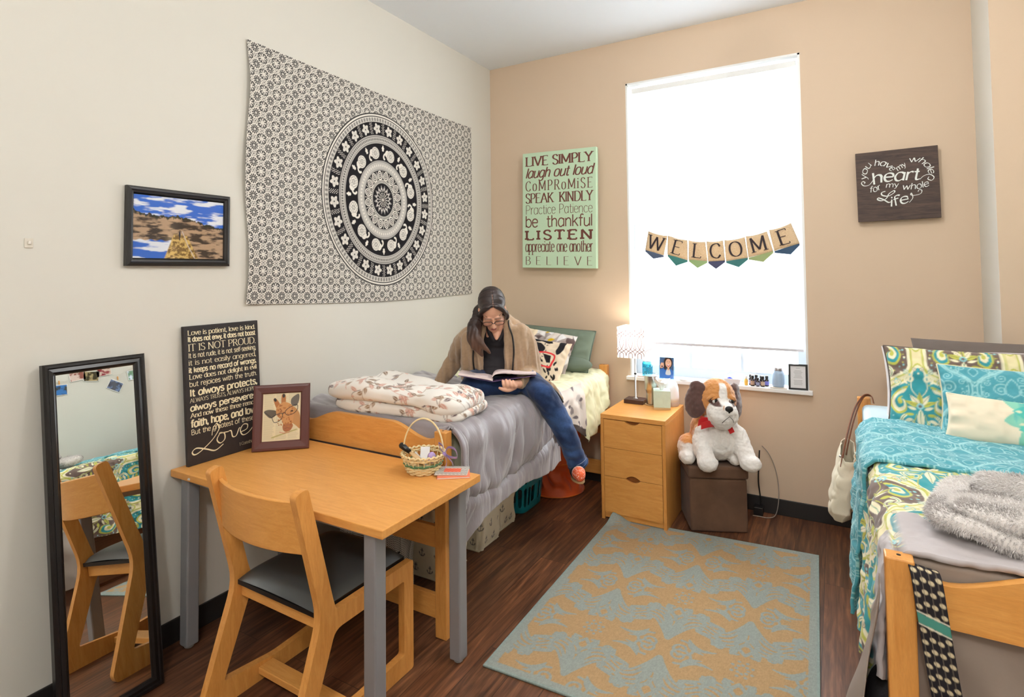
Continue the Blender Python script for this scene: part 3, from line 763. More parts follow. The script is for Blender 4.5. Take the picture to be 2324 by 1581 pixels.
# ------------------------------------------------------------------ desk and what stands on it
DZ = .745
r = thing('desk', 'maple topped study desk with grey steel legs against the left wall', 'desk', (.6, -2.36, 0))
MB().box(.006, 1.222, -2.652, -2.068, DZ-.030, DZ).build('tabletop', M['maple'], r, bevel=.003)
for x, y in ((.085, -2.61), (1.145, -2.605), (1.145, -2.125), (.085, -2.125)):
    h = .027
    l = MB().box(x-h, x+h, y-h, y+h, .012, DZ-.031).build('leg', M['greymetal'], r, bevel=.006)
    MB().lathe([(.016, 0.0005), (.019, .003), (.019, .012)], (x, y, 0), 14).build('foot_glide', mat('grey_plastic', S(150, 150, 148), .4), l)
MB().box(.11, 1.12, -2.135, -2.115, .655, .714).build('rear_apron', M['greymetal'], r)
MB().box(.11, 1.12, -2.615, -2.600, .69, .714).build('front_apron', M['greymetal'], r)
MB().add([(.132, -2.6528, .722), (.152, -2.6528, .723), (.153, -2.6528, .731), (.146, -2.6528, .733), (.138, -2.6528, .731)], [(0, 1, 2, 3, 4)]).build('chipped_edge', M['paper'], r)

from mathutils.geometry import tessellate_polygon
def holed(mb, outer, inner, d, M_=None):
    """2D outline with a hole, extruded by d along local z"""
    P = [Vector((a, b, 0)) for a, b in outer]+[Vector((a, b, 0)) for a, b in inner]
    tri = tessellate_polygon([P[:len(outer)], P[len(outer):]]); n = len(P)
    V = [(p.x, p.y, 0) for p in P]+[(p.x, p.y, d) for p in P]
    F = [tuple(t) for t in tri]+[tuple(q+n for q in t[::-1]) for t in tri]
    def side(a, b):
        for i in range(a, b): j = a+(i-a+1) % (b-a); F.append((i, j, j+n, i+n))
    side(0, len(outer)); side(len(outer), n)
    return mb.add(V, F, M_)
def fillet(P, rad, k=5):
    out = []; n = len(P); P = [Vector(p) for p in P]
    for i in range(n):
        a, b, c = P[i-1], P[i], P[(i+1) % n]; R = rad[i] if isinstance(rad, (list, tuple)) else rad
        u = (a-b); v = (c-b); L = min(R, u.length*.45, v.length*.45)
        s = b+u.normalized()*L; e = b+v.normalized()*L
        for t in np.linspace(0, 1, k): out.append(tuple(s*(1-t)**2+b*2*t*(1-t)+e*t*t))
    return out
# chair, built facing +y around its own origin
ch = thing('desk_chair', 'maple side chair with dark grey vinyl seat pulled up to the desk', 'chair', (0, 0, 0))
outer = fillet([(-.118, .866), (-.066, .880), (.040, .47), (.055, .425), (.400, .425), (.452, .425), (.452, 0), (-.130, 0), (-.140, .03), (-.008, .425)], [.02, .02, .05, .02, .01, .012, .012, .015, .01, .06])
inner = fillet([(.050, .362), (.398, .362), (.398, .075), (.17, .062), (-.055, .088)], [.03, .01, .01, .03, .01])
for s in (-1, 1):
    m = MB(); x = s*.235
    Mx = Matrix(((0, 0, 1, x-.015), (1, 0, 0, 0), (0, 1, 0, 0), (0, 0, 0, 1)))
    holed(m, outer, inner, .03, Mx); m.build('side_frame', M['maple_z'], ch, auto=.6, bevel=.004)
nx = 17; m = MB(); V = []; F = []
for i in range(nx):
    t = i/(nx-1)*2-1; x = t*.221; d = -.040*(1-t*t)
    for (b, z) in ((-.066, .655), (-.082, .830), (-.068, .832), (-.052, .655)):
        V.append((x, b+d, z-.02*(1-t*t)*(z < .7)*0+.0))
for i in range(nx-1):
    for k in range(4): a = i*4+k; b = i*4+(k+1) % 4; F.append((a, b, b+4, a+4))
F.append((3, 2, 1, 0)); F.append(tuple((nx-1)*4+k for k in range(4)))
m.add(V, F).build('backrest', M['maple'], ch, auto=.6, bevel=.003)
n = 25; u = np.linspace(-1, 1, n); U, Vv = np.meshgrid(u, u, indexing='ij'); sq = (1-np.abs(U)**5)*(1-np.abs(Vv)**5)
X = U*.214; Y = .215+Vv*.222; Z = .434+.042*sq**.45+.006*(1-U**2)
o = grid_obj('seat', X, Y, Z, mat('charcoal_vinyl', S(62, 64, 64), .38, spec=.5, bump=.15, bscale=900), ch)
m = MB().box(-.214, .214, -.007, .437, .418, .4345); m.build('seat_pan', M['black'], ch)
MB().box(-.219, .219, .012, .040, .366, .418).build('rear_rail', M['maple'], ch, bevel=.003)
MB().box(-.219, .219, .405, .433, .366, .418).build('front_rail', M['maple'], ch, bevel=.003)
MB().box(-.219, .219, .085, .150, .030, .056).build('stretcher', M['maple'], ch, bevel=.003)
ch.location = (.750, -2.690, 0); ch.rotation_euler = (0, 0, math.radians(-1.0))

# love verse board
r = thing('verse_board', 'black wooden verse board with cream lettering leaning at the left of the desk', 'sign', (.03, -2.42, DZ))
Mx = plane_m((.052, -2.602, DZ+.001), (0, 1, 0), (-.028, -.012, .61)); SW, SHT = .368, .611
MB().box(0, SW, 0, SHT, -.018, 0, Mx).build('board', mat('black_board', S(38, 33, 34), .55, var=.2, vscale=14), r, bevel=.002)
mb = MB()
def line(t, y, h, x0=.018, W=SW-.034, **k): place_text(mb, text2d(t, x0, 0, W, h, **k), Mx @ T(0, y, .0006))
L = [('Love is patient, love is kind.', .571, .021, dict(w=.17, thin=.5, serif=.12)), ('It does not envy, it does not boast', .542, .022, dict(w=.20, thin=.85)),
     ('IT IS NOT PROUD.', .500, .031, dict(w=.13, thin=.4, serif=.14)), ('It is not rude, it is not self-seeking,', .470, .022, dict(w=.12, thin=.95)),
     ('it is not easily angered,', .438, .022, dict(w=.14, thin=.45, serif=.12)), ('it keeps no record of wrongs.', .405, .023, dict(w=.20, thin=.85)),
     ('Love does not delight in evil', .376, .021, dict(w=.17, thin=.5, serif=.12)), ('but rejoices with the truth.', .344, .022, dict(w=.12, thin=.95)),
     ('It always protects,', .302, .030, dict(w=.225, thin=.75)), ('ALWAYS TRUSTS, ALWAYS HOPES,', .274, .018, dict(w=.11, thin=.4, serif=.12)),
     ('always perseveres.', .237, .027, dict(w=.22, thin=.85)), ('And now these three remain,', .208, .020, dict(w=.17, thin=.5, serif=.12)),
     ('faith, hope, and love.', .166, .032, dict(w=.225, thin=.75)), ('But the greatest of these is', .134, .022, dict(w=.12, thin=.95))]
for t, y, h, k in L: line(t, y, h, **k)
line('1 Corinthians 13', .028, .014, x0=.245, W=.108, w=.08, thin=.5, serif=.1)
V = []; F = []
ribbon(catmull([(.135, .160), (.148, .135), (.115, .092), (.060, .055), (.030, .046), (.020, .060), (.040, .072), (.085, .056), (.125, .040), (.165, .058)], 8), .0065, .5, V, F, pen=.7)
ribbon(catmull([(.135, .160), (.118, .140), (.112, .110)], 8), .003, .7, V, F)
ribbon(catmull([(.150, .110), (.135, .085), (.150, .066), (.172, .078), (.172, .104), (.155, .112), (.150, .110), (.190, .108)], 8), .006, .5, V, F, pen=.5)
ribbon(catmull([(.190, .108), (.205, .108), (.212, .080), (.230, .080), (.245, .108), (.252, .112)], 8), .006, .5, V, F, pen=.5)
ribbon(catmull([(.252, .090), (.285, .098), (.290, .118), (.268, .122), (.252, .098), (.266, .074), (.300, .084), (.345, .130), (.356, .140)], 8), .006, .5, V, F, pen=.5)
place_text(mb, (V, F), Mx @ T(0, 0, .0008))
mb.build('lettering', mat('cream_paint', S(232, 220, 184), .7), r)

# giraffe picture in its brown frame
def giraffe_print():
    c = Canvas(.170, .222, .0010, S(228, 214, 178)); D = S(150, 138, 112)
    for i in range(46):
        y = .010+i*.0046
        for x0, x1 in ((.006, .055), (.060, .110), (.115, .164)):
            xs = np.linspace(x0, x1-.012*RNG.random(), 2); c.stroke([(xs[0], y), (xs[1], y)], .0011, (S(178, 164, 134)))
    def px(P): return [((a-1920)/305*.170, .222-(b-590)/385*.222) for a, b in P]
    O = S(176, 112, 62); O2 = S(202, 144, 88); K = S(46, 40, 38); GR = S(96, 86, 72)
    c.poly(catmull(px([(2150, 700), (2215, 760), (2225, 880), (2190, 860), (2120, 790)]), 5, True), S(188, 136, 84))          # neck
    c.poly(catmull(px([(1932, 735), (1970, 722), (2030, 735), (2025, 770), (1985, 790), (1950, 765)]), 5, True), GR)             # left ear
    c.poly(catmull(px([(2150, 690), (2150, 640), (2205, 605), (2212, 650), (2190, 700)]), 5, True), S(104, 96, 88))
    c.poly(catmull(px([(2035, 720), (2005, 650), (2010, 635), (2030, 640), (2060, 690)]), 5, True), O); c.poly(catmull(px([(2070, 690), (2070, 610), (2090, 602), (2102, 620), (2100, 690)]), 5, True), O)
    c.ell(*px([(2018, 645)])[0], .006, .009, K, .4); c.ell(*px([(2086, 615)])[0], .006, .009, K)
    c.poly(catmull(px([(2030, 710), (2085, 665), (2150, 690), (2170, 740), (2165, 820), (2150, 870), (2120, 900), (2090, 880), (2080, 820), (2035, 770)]), 6, True), O2)
    c.poly(catmull(px([(2085, 850), (2120, 840), (2165, 850), (2150, 890), (2118, 908), (2088, 890)]), 6, True), S(166, 104, 66))
    for _ in range(60):
        a = 2040+RNG.random()*120; b = 690+RNG.random()*180; q = px([(a, b)])[0]
        if 0 < q[0] < .17: c.ell(*q, .0022+.003*RNG.random(), .0022+.002*RNG.random(), O if RNG.random() < .6 else S(150, 92, 52), RNG.random()*3)
    c.ell(*px([(2155, 740)])[0], .0055, .0045, S(60, 40, 30)); c.stroke(px([(2100, 880), (2120, 872), (2145, 880)]), .0015, S(110, 60, 40))
    for P in ([(2100, 745), (2130, 715), (2190, 690), (2200, 725), (2170, 760), (2120, 772)], [(1998, 785), (2030, 765), (2075, 755), (2078, 785), (2055, 815), (2015, 825)]):
        c.stroke(catmull(px(P), 6, True), .0028, K)
    c.stroke(px([(2076, 762), (2100, 748)]), .0028, K); c.stroke(px([(1935, 740), (1998, 790)]), .0026, K)
    c.stroke(px([(2000, 945), (2080, 922), (2195, 890)]), .0075, S(196, 184, 130)); c.stroke(px([(2000, 945), (2195, 890)]), .0012, S(120, 110, 70)); c.stroke(px([(2060, 905), (2090, 915), (2140, 908)]), .002, S(190, 70, 60))
    return c
r = thing('giraffe_picture', 'brown framed giraffe with glasses print standing on the desk', 'picture', (.20, -2.24, DZ))
ux = Vector((.735, .678, 0)).normalized(); nz = Vector((ux.y, -ux.x, 0)); Mx = plane_m(Vector((.108, -2.332, DZ+.001)), ux, Vector((0, 0, 1))*.30-nz*.045)
mb = MB(); frame_ring(mb, .256, .305, [(0, 0), (0, .014), (.004, .017), (.012, .018), (.036, .016), (.040, .013), (.044, .006)], Mx); mb.build('frame', mat('brown_frame_wood', S(92, 52, 48), .4), r)
c = giraffe_print(); p = [np.array(Mx @ Vector((.042+a, .041+b, .008))) for a, b in ((0, 0), (.172, 0), (0, .224))]
Q = p[0]+(c.U/.17)[..., None]*(p[1]-p[0])+(c.V/.222)[..., None]*(p[2]-p[0])
grid_obj('print', Q[..., 0], Q[..., 1], Q[..., 2], M['photo'], r, c.A)
mb = MB(); mb.box(.01, .246, .01, .295, .0005, .004, Mx); mb.build('backing', M['black'], r)
mb = MB().prism([(0, 0), (.05, 0), (.05, .012), (.012, .16), (0, .16)], .004, 'x', T(0, 0, 0)); 
_e = MB(); e0 = Mx @ Vector((.128, .20, 0)); e1 = Vector((e0.x-nz.x*.075, e0.y-nz.y*.075, DZ+.002)); _e.strip([e0, e1], .05, .004, wdir=ux); _e.build('easel_leg', M['black'], r)

# wicker basket
BC = Vector((.988, -2.150, DZ)); bk = thing('wicker_basket', 'small wicker basket with tall handle and lilac bow on the desk corner', 'basket', BC)
WK = mat('natural_cane', S(232, 208, 158), .6, var=.12, vscale=60); GRN = mat('green_dyed_cane', S(92, 132, 92), .6)
def brad(z): return .062+.028*(z/.075)**.8
def weave(name, rows, m, th):
    mb = MB()
    for k, z in rows:
        P = []
        for i in range(72):
            a = 2*PI*i/72; rr = brad(z)+.0032*math.cos(11*a+k*PI); P.append((BC.x+rr*math.cos(a), BC.y+rr*math.sin(a), BC.z+z))
        mb.tube(P, th, 6, closed=True)
    mb.build(name, m, bk, smooth=True)
weave('lower_weave', [(k, .004+k*.0062) for k in range(5)], WK, .0036); weave('green_weave', [(5, .037), (6, .042)], GRN, .003)
weave('upper_weave', [(7, .062), (8, .067)], WK, .003)
mb = MB()
for i in range(22):
    a = 2*PI*i/22; mb.tube([(BC.x+brad(z)*math.cos(a), BC.y+brad(z)*math.sin(a), BC.z+z) for z in (.002, .03, .055, .075)], .0022, 5)
mb.build('stakes', WK, bk, smooth=True)
P = [(BC.x+(brad(.076)+.003*math.cos(26*a))*math.cos(a), BC.y+(brad(.076)+.003*math.cos(26*a))*math.sin(a), BC.z+.077+.003*math.sin(26*a)) for a in np.linspace(0, 2*PI, 120, endpoint=False)]
MB().tube(P, .0048, 6, closed=True).build('rim', WK, bk, smooth=True)
MB().lathe([(.002, .002), (.062, .002), (.062, .005), (.002, .005)], BC, 24).build('base', WK, bk)
hx = Vector((.87, .49, 0)); mb = MB()
for off in (-.003, .003):
    P = []
    for t in np.linspace(0, PI, 25):
        P.append(BC+hx*(.086*math.cos(t))+Vector((0, 0, .055+.165*math.sin(t)**.85))+Vector((.49, -.87, 0))*off)
    mb.tube(P, .0032, 7)
mb.build('handle', WK, bk, smooth=True)
BW = mat('lilac_ribbon', S(164, 138, 206), .35, sheen=.3); mb = MB(); c0 = BC+hx*.092+Vector((.012, -.02, .078))
def rib(P, w): mb.strip(catmull(P, 6), w, .0008, wdir=(.45, -.6, .65))
rib([c0, c0+Vector((.02, .0, .03)), c0+Vector((.045, .015, .02)), c0+Vector((.05, .02, -.012)), c0+Vector((.025, .01, -.012)), c0], .020)
rib([c0, c0+Vector((-.015, -.01, .025)), c0+Vector((-.022, -.01, .045)), c0+Vector((-.008, 0, .03)), c0], .016)
rib([c0, c0+Vector((.012, .0, -.03)), c0+Vector((.002, 0, -.06))], .016); rib([c0, c0+Vector((.03, .01, -.03)), c0+Vector((.034, .015, -.05))], .014)
mb.ball(c0, .009); mb.build('bow', BW, bk, auto=1.0)
# things in the basket
r = thing('hairbrush', 'black handled hairbrush lying in the wicker basket', 'hairbrush', BC+Vector((-.05, -.02, .07)))
a0 = BC+Vector((-.088, -.045, .112)); a1 = BC+Vector((.01, -.03, .055)); d = a1-a0
MB().tube([a0+d*t for t in (0, .06, .25, .5)], [.009, .013, .012, .008], 12).build('handle', M['black'], r, smooth=True)
MB().tube([a0+d*t for t in (.5, .6, .85, 1)], [.008, .012, .015, .006], 12, flat=.5).build('head', mat('tan_brush_back', S(206, 168, 120), .5), r, smooth=True)
for i, (dx, dy, col, nm, lb) in enumerate(((-.01, .02, S(226, 224, 222), 'paper_packet', 'white paper packet tucked in the wicker basket'), (.02, -.005, S(200, 196, 188), 'nail_file', 'pale nail file sticking up in the wicker basket'))):
    p = BC+Vector((dx, dy, .03)); Mx = T(*p) @ rotm('Z', .6+i) @ rotm('X', -.9)
    tag(MB().box(-.02 if i == 0 else -.005, .02 if i == 0 else .005, -.001, .001, 0, .075, Mx).build(nm, mat(nm, col, .5), None), lb, 'packet' if i == 0 else 'nail file')
tag(MB().ball(BC+Vector((.035, .012, .058)), (.019, .019, .024), 16).build('plastic_egg', mat('lilac_plastic', S(186, 160, 214), .3), None, smooth=True), 'lilac egg in the wicker basket by the bow', 'egg')

# notebooks
def notebook(nm, c, ang, w, h, z, t, mtl, cols, label):
    r = thing(nm, label, 'notebook', (*c, z)); Mx = T(*c, z) @ rotm('Z', ang)
    MB().box(-w/2+.002, w/2-.001, -h/2+.001, h/2-.001, .001, t-.001, Mx).build('pages', M['paper'], r)
    MB().box(-w/2, w/2, -h/2, h/2, 0, .001, Mx).box(-w/2, -w/2+.0015, -h/2, h/2, 0, t, Mx).build('back_cover', mtl, r)
    cv = Canvas(w, h, .0012, cols[0])
    if len(cols) > 1:
        zz = np.abs(((cv.U/.016) % 1)-.5)*2; k = ((cv.V-.006*zz)/.0125) % 1; cv.mask(sstep(.42, .5, k)*sstep(1., .92, k), cols[1]); cv.poly([(.035, .022), (.105, .022), (.105, .066), (.035, .066)], cols[2])
    p = [np.array(Mx @ Vector(q)) for q in ((-w/2, -h/2, t), (w/2, -h/2, t), (-w/2, h/2, t))]
    Q = p[0]+(cv.U/w)[..., None]*(p[1]-p[0])+(cv.V/h)[..., None]*(p[2]-p[0])
    grid_obj('front_cover', Q[..., 0], Q[..., 1], Q[..., 2], M['cover'], r, cv.A, thick=.0008)
M['cover'] = vmat('printed_cover', .4, 0, 100, .4)
notebook('notebook', (1.128, -2.128), .62, .135, .092, DZ+.0005, .006, mat('orange_card', S(236, 120, 88), .5), [S(240, 132, 96)], 'orange notebook at the bottom of the pair on the desk corner')
notebook('notebook', (1.112, -2.115), .48, .135, .092, DZ+.008, .006, mat('zigzag_card', S(220, 214, 204), .5), [S(238, 232, 222), S(92, 88, 84), S(240, 112, 84)], 'grey zigzag notebook with orange panel on top of the pair')

# ------------------------------------------------------------------ rug
def rug():
    W, H = 1.165, 1.56; c = Canvas(W, H, .0028, S(174, 142, 104)); B = S(146, 151, 144); G = S(174, 142, 104)
    TW, TH = .60, .80
    t = Canvas(TW, TH, .0028, (0, 0, 0)); W1 = (1, 1, 1); K0 = (0, 0, 0); cx = TW/2
    def both(P, w, col): t.stroke(P, w, col); t.stroke(mir(P, cx), w, col)
    def motif(cx_, cy, up):
        f = 1 if up else -1
        def q(P): P = np.array(P, float); return np.stack([cx+P[:, 0], cy+f*P[:, 1]], 1)
        both(q(spiral(.066, .012, .056, .004, PI*.55, -1.85, 60)), np.linspace(.0125, .010, 60), W1)
        t.ell(cx, cy+f*.10, .022, .055, W1)
        for a, L, w, bend in ((80, .235, .034, .015), (58, .235, .036, .075), (34, .235, .036, .105), (8, .20, .032, .11)):
            a = math.radians(a); s0 = np.linspace(0, 1, 18); x = s0*L; y = bend*np.sin(PI*s0*.95)
            P = np.stack([.012+x*math.cos(a)-y*math.sin(a), .075+x*math.sin(a)+y*math.cos(a)], 1)
            both(q(P), w*(.30+np.sin(PI*np.clip(s0*.9+.05, 0, 1))**.8*.8), W1)
            both(q(spiral(P[-1][0]-.010, P[-1][1]-.020, .022, .004, a+1.0, -1.15, 20)), .012, W1)
            s1 = s0[4:15]; both(q(P[4:15]+[0, -.002]), np.linspace(.003, .009, 11), K0)
        for a, L, bend in ((-20, .12, -.03), (-48, .10, -.02)):
            a = math.radians(a); s0 = np.linspace(0, 1, 12); x = s0*L; y = bend*np.sin(PI*s0)
            both(q(np.stack([.085+x*math.cos(a)-y*math.sin(a), .085+x*math.sin(a)+y*math.cos(a)], 1)), .018*(.3+np.sin(PI*s0)*.8), W1)
        t.stroke(catmull(q([(0, .30), (.040, .235), (.024, .17), (0, .145), (-.024, .17), (-.040, .235), (0, .30)]), 6), .016, W1); t.ell(cx, cy+f*.215, .009, .026, W1)
    motif(cx, TH*.5+.01, True); motif(cx, TH*.5-.01, False)
    rg = np.random.default_rng(2)
    for k in range(16):
        a = 2*PI*k/16; rr_ = .022+.018*(k % 2)
        for ox_ in (0, TW): t.ell(ox_+rr_*math.cos(a), TH/2+rr_*1.2*math.sin(a), .007, .007, W1)
    k1 = t.sample(c.U-.30, c.V-.03+.0, True)[..., 0]; k2 = t.sample(c.U-.30+TW/2, c.V-.03+TH/2, True)[..., 0]
    nz = vnoise(c.U*160, c.V*160, 0, 3)*.28
    m = sstep(.42, .58, np.maximum(k1, k2)+nz*.6*(np.maximum(k1, k2) > .02))
    c.mask(m, B)
    ed = np.minimum(np.minimum(c.U, W-c.U), np.minimum(c.V, H-c.V)); c.mask(sstep(.042, .038, ed+nz*.004), B); c.mask(sstep(.012, .010, ed), S(140, 152, 146))
    c.A *= (1+.10*vnoise(c.U*400, c.V*130, 0, 6)+.05*vnoise(c.U*90, c.V*300, 0, 8))[..., None]
    FL, FR, NL, NR = [np.array(p) for p in ((1.236, -.568), (2.402, -.486), (1.252, -2.108), (2.442, -2.06))]
    u = (c.U/W)[..., None]; v = (c.V/H)[..., None]
    P = (NL*(1-u)+NR*u)*(1-v)+(FL*(1-u)+FR*u)*v
    d = np.hypot(c.U, H-c.V); lift = sstep(.16, 0, d)
    Z = .009+.045*lift**1.5+.0015*vnoise(c.U*6, c.V*6, 0, 2)*0
    return grid_obj('area_rug', P[..., 0]+.02*lift, P[..., 1]-.025*lift, Z, M['rugcloth'], None, np.clip(c.A, 0, 1), thick=.008)
M['rugcloth'] = vmat('woven_rug', .95, .5, 500, .1)
tag(rug(), 'gold and grey blue scrollwork area rug on the plank floor', 'rug')
# ------------------------------------------------------------------ beds
def bed(x0, x1, yf, yh, label, loc):
    r = thing('bed', label, 'bed', loc)
    pw, pd = .060, .050
    for x in (x0, x1-pw):
        for y in (yf, yh-pd):
            p = MB().box(x, x+pw, y, y+pd, 0.001, .885).build('post', M['maple_z'], r, bevel=.004)
            MB().lathe([(.005, 0), (.005, .0006)], (x+pw/2, y+pd/2, .8852), 10).build('peg_hole', M['black'], p)
    for y, nm in ((yf+.013, 'footboard'), (yh-.037, 'headboard')):
        a, b = x0+pw, x1-pw; n = 40
        top = []
        for i in range(n+1):
            t = i/n; e = min(t, 1-t)
            top.append((a+(b-a)*t, .838+.014*sstep(.06, .0, e)+.058*sstep(.06, .30, e)))
        MB().prism([(a, .742)]+[(b, .742)]+top[::-1], .024, 'y', off=y).build(nm, M['maple'], r, auto=.5)
        for z0, z1 in ((.375, .468), (.072, .172)):
            MB().box(a, b, y, y+.024, z0, z1).build('cross_rail', M['maple'], r, bevel=.003)
    for x in (x0+.016, x1-.044):
        MB().box(x, x+.028, yf+pd, yh-pd, .565, .685).build('side_rail', M['maple_y'], r, bevel=.003)
    m = MB()
    for i in range(14):
        y = yf+.12+(yh-yf-.3)*i/13; m.box(x0+.044, x1-.044, y, y+.07, .640, .655)
    m.build('slats', M['maple'], r)
    return r
bed(.028, 1.032, -2.055, -.012, 'maple bed frame with arched ends along the left wall, next to the desk', (.53, -1.03, 0))
bed(2.606, 3.62, -2.405, -.425, 'maple bed frame with arched ends at the right edge of the photo', (3.11, -1.4, 0))
def mattress(x0, x1, y0, y1, z0, z1, m, label):
    tag(MB().box(x0, x1, y0, y1, z0, z1).build('mattress', m, None, auto=.7, bevel=.03, seg=4), label, 'mattress')
mattress(.045, .985, -1.945, -.075, .657, .835, mat('pale_yellow_ticking', S(236, 238, 206), .9, bump=.15, bscale=700), 'mattress of the left bed under the grey comforter')
mattress(2.625, 3.60, -2.335, -.49, .657, .862, mat('pale_blue_sheet', S(206, 226, 236), .9, bump=.15, bscale=700), 'pale blue covered mattress of the right bed')

def cloth(name, label, cat, m, pts_fn, nu, nv, colors=None, thick=.012, cast=True):
    X, Y, Z = pts_fn; o = grid_obj(name, X, Y, Z, m, None, colors, thick=thick, offset=-1); return tag(o, label, cat)
def over_edge(d, x0, x1, r, ztop, zmin, side=1):
    """walk d metres from x0 across the top to x1, round the edge, and down"""
    L = abs(x1-x0)-r; a = np.clip((d-L)/r, 0, PI/2); dn = np.clip(d-L-r*PI/2, 0, None)
    x = x0+side*(np.minimum(d, L)+r*np.sin(a)); z = ztop-r*(1-np.cos(a))-dn
    return x, z
# grey comforter on the left bed
def comforter():
    nu, nv = 300, 260
    s = np.linspace(-.14, 1.02, nu); Sg, Tg = np.meshgrid(s, np.linspace(0, 1, nv), indexing='ij')   # s: from the foot towards the head
    yv = -1.985+Sg
    hem = np.interp(s, [-.14, .02, .07, .12, .21, .30, .42, .56, .75, .90, 1.02], [.375, .385, .44, .465, .475, .475, .485, .485, .47, .45, .46])
    top = .93+.09*(PI/2-1); Ltot = (top+.11)+(.80-hem)[:, None]
    D = Tg*Ltot; x, z = over_edge(D, .035, 1.078, .09, .882, 0)
    foot = np.clip(-Sg, 0, None); near = sstep(1.02, .90, x)
    y = np.where(Sg < 0, -1.985-.012*sstep(0, .03, foot)*1.0, yv); z = z-np.where(Sg < 0, foot*near*1.6, 0)
    y = np.where(Sg < 0, np.where(x < 1.02, y, -1.985-foot*.12), y)
    drop = sstep(.80, .74, z)*sstep(1.0, 1.05, x)
    # seams quilt it across; cloth gathers beside every seam
    sx = np.array([.30, .66]); seam_t = np.minimum.reduce([np.abs(D-q) for q in (.30, .66)]); seam_d = np.abs(z-(.575+.03*np.sin(yv*5)+.03*Sg))
    q = np.where(drop > .3, np.where(sstep(.74, .70, z) > 0, seam_d, 1), seam_t)
    puff = (1-np.exp(-(q/.022)**2))*.014-.014
    gather = np.exp(-(q/.12)**2)*(.0032*vnoise(yv*60, D*10, 0, 2))
    fold = .006*np.sin(yv*23+4.5*vnoise(yv*3, D*2.5, 0, 4)+D*5)*sstep(.70, 1.15, D)+.009*vnoise(yv*13+D*5, D*3.5, 0, 7)-.008*np.abs(vnoise(yv*24+D*9, D*3.0, 0, 21))
    wr = .012*vnoise(yv*8, D*6, 0, 8)+.006*vnoise(yv*24, D*9, 0, 9)
    low = 1-.55*sstep(.57, .52, z)*drop; n_ = (puff+(gather+fold*.9+wr)*low)*np.where(Sg < .015, .25, 1)
    x = x+n_*sstep(.95, 1.06, x)*1.25; z = z+n_*(1-sstep(.95, 1.07, x))*.9
    z = z+.010*sstep(.1, .9, x)*0
    # last fold at the near corner swings out a little
    cor = sstep(.10, 0, Sg)*drop; x = x-.02*cor*sstep(.6, .4, z); y = y-.03*cor*sstep(.65, .4, z)
    # the loose end by the sitter
    end = sstep(.86, 1.02, Sg)*drop; x = x-.02*end
    o = grid_obj('comforter', x, y, z, M['satin'], None, None, thick=.022, offset=-1)
    return o
def satin():
    t = NT('grey_satin'); v = t.coords(); t.b.inputs['Base Color'].default_value = (*S(142, 134, 138), 1); t.b.inputs['Roughness'].default_value = .36
    t.b.inputs['Sheen Weight'].default_value = .5; t.b.inputs['Specular IOR Level'].default_value = .45; t.bump(t.noise(t.coords((1, 4, 1)), 30, 4), .25, .006); return t.m
M['satin'] = satin()
tag(comforter(), 'grey satin quilted comforter hanging over the side of the left bed', 'comforter')
# yellow sheet at the head of the left bed
def sheet():
    nu, nv = 130, 170; s = np.linspace(-1.02, -.045, nu)
    hem = np.interp(s, [-1.02, -.75, -.62, -.56, -.50, -.34, -.26, -.12, -.045], [.80, .66, .53, .475, .485, .515, .56, .63, .66])
    Sg, Tg = np.meshgrid(s, np.linspace(0, 1, nv), indexing='ij'); L = .985+.07*(PI/2-1)+.02+(.79-hem)[:, None]
    D = Tg*L; x, z = over_edge(D, .04, 1.046, .07, .845, 0)
    f = .016*np.sin(Sg*38+2*vnoise(Sg*5, D*3))*sstep(.95, 1.2, D)+.008*vnoise(Sg*22+D*9, D*7, 0, 3)+.006*vnoise(Sg*50, D*30, 0, 4)
    x = x+f*sstep(.98, 1.04, x)+.03*sstep(.72, .5, z); z = z+f*(1-sstep(.98, 1.05, x))
    return grid_obj('flat_sheet', x, Sg+.0*x, z, M['sheet'], None, None, thick=.004)
M['sheet'] = mat('pale_yellow_cotton', S(244, 244, 208), .85, bump=.12, bscale=60)
tag(sheet(), 'pale yellow sheet hanging off the head end of the left bed', 'sheet')
# patterned sheet edge between the sitter's leg and the yellow sheet
def leafcanvas(w, h, st, base, cols, n, sz, seed, vein=None, stem=None):
    c = Canvas(w, h, st, base); rg = np.random.default_rng(seed)
    for i in range(n):
        u, v = rg.random()*w, rg.random()*h; a = rg.random()*6.28
        if stem is not None and i % 2 == 0:
            k = catmull([(u, v), (u+.06*math.cos(a), v+.06*math.sin(a)), (u+.10*math.cos(a+.5), v+.10*math.sin(a+.5)), (u+.14*math.cos(a+1.1), v+.14*math.sin(a+1.1))], 5)
            sc_ = stem[rg.integers(len(stem))]; c.stroke(k, .0028, sc_); lc = cols[rg.integers(len(cols))]
            for j in range(2, len(k), 3):
                d = k[min(j+1, len(k)-1)]-k[j-1]; b = math.atan2(d[1], d[0]); sd = 1 if (j//3) % 2 else -1
                c.leaf(k[j][0], k[j][1], sz*(.7+.5*rg.random()), sz*.42, b+sd*.9, lc if rg.random() < .6 else cols[rg.integers(len(cols))], vein, .06)
            c.leaf(k[-1][0], k[-1][1], sz, sz*.42, math.atan2(*(k[-1]-k[-2])[::-1]), lc, vein)
        elif stem is None: c.leaf(u, v, sz*(.7+.6*rg.random()), sz*.4, a, cols[rg.integers(len(cols))], vein, .08)
    return c
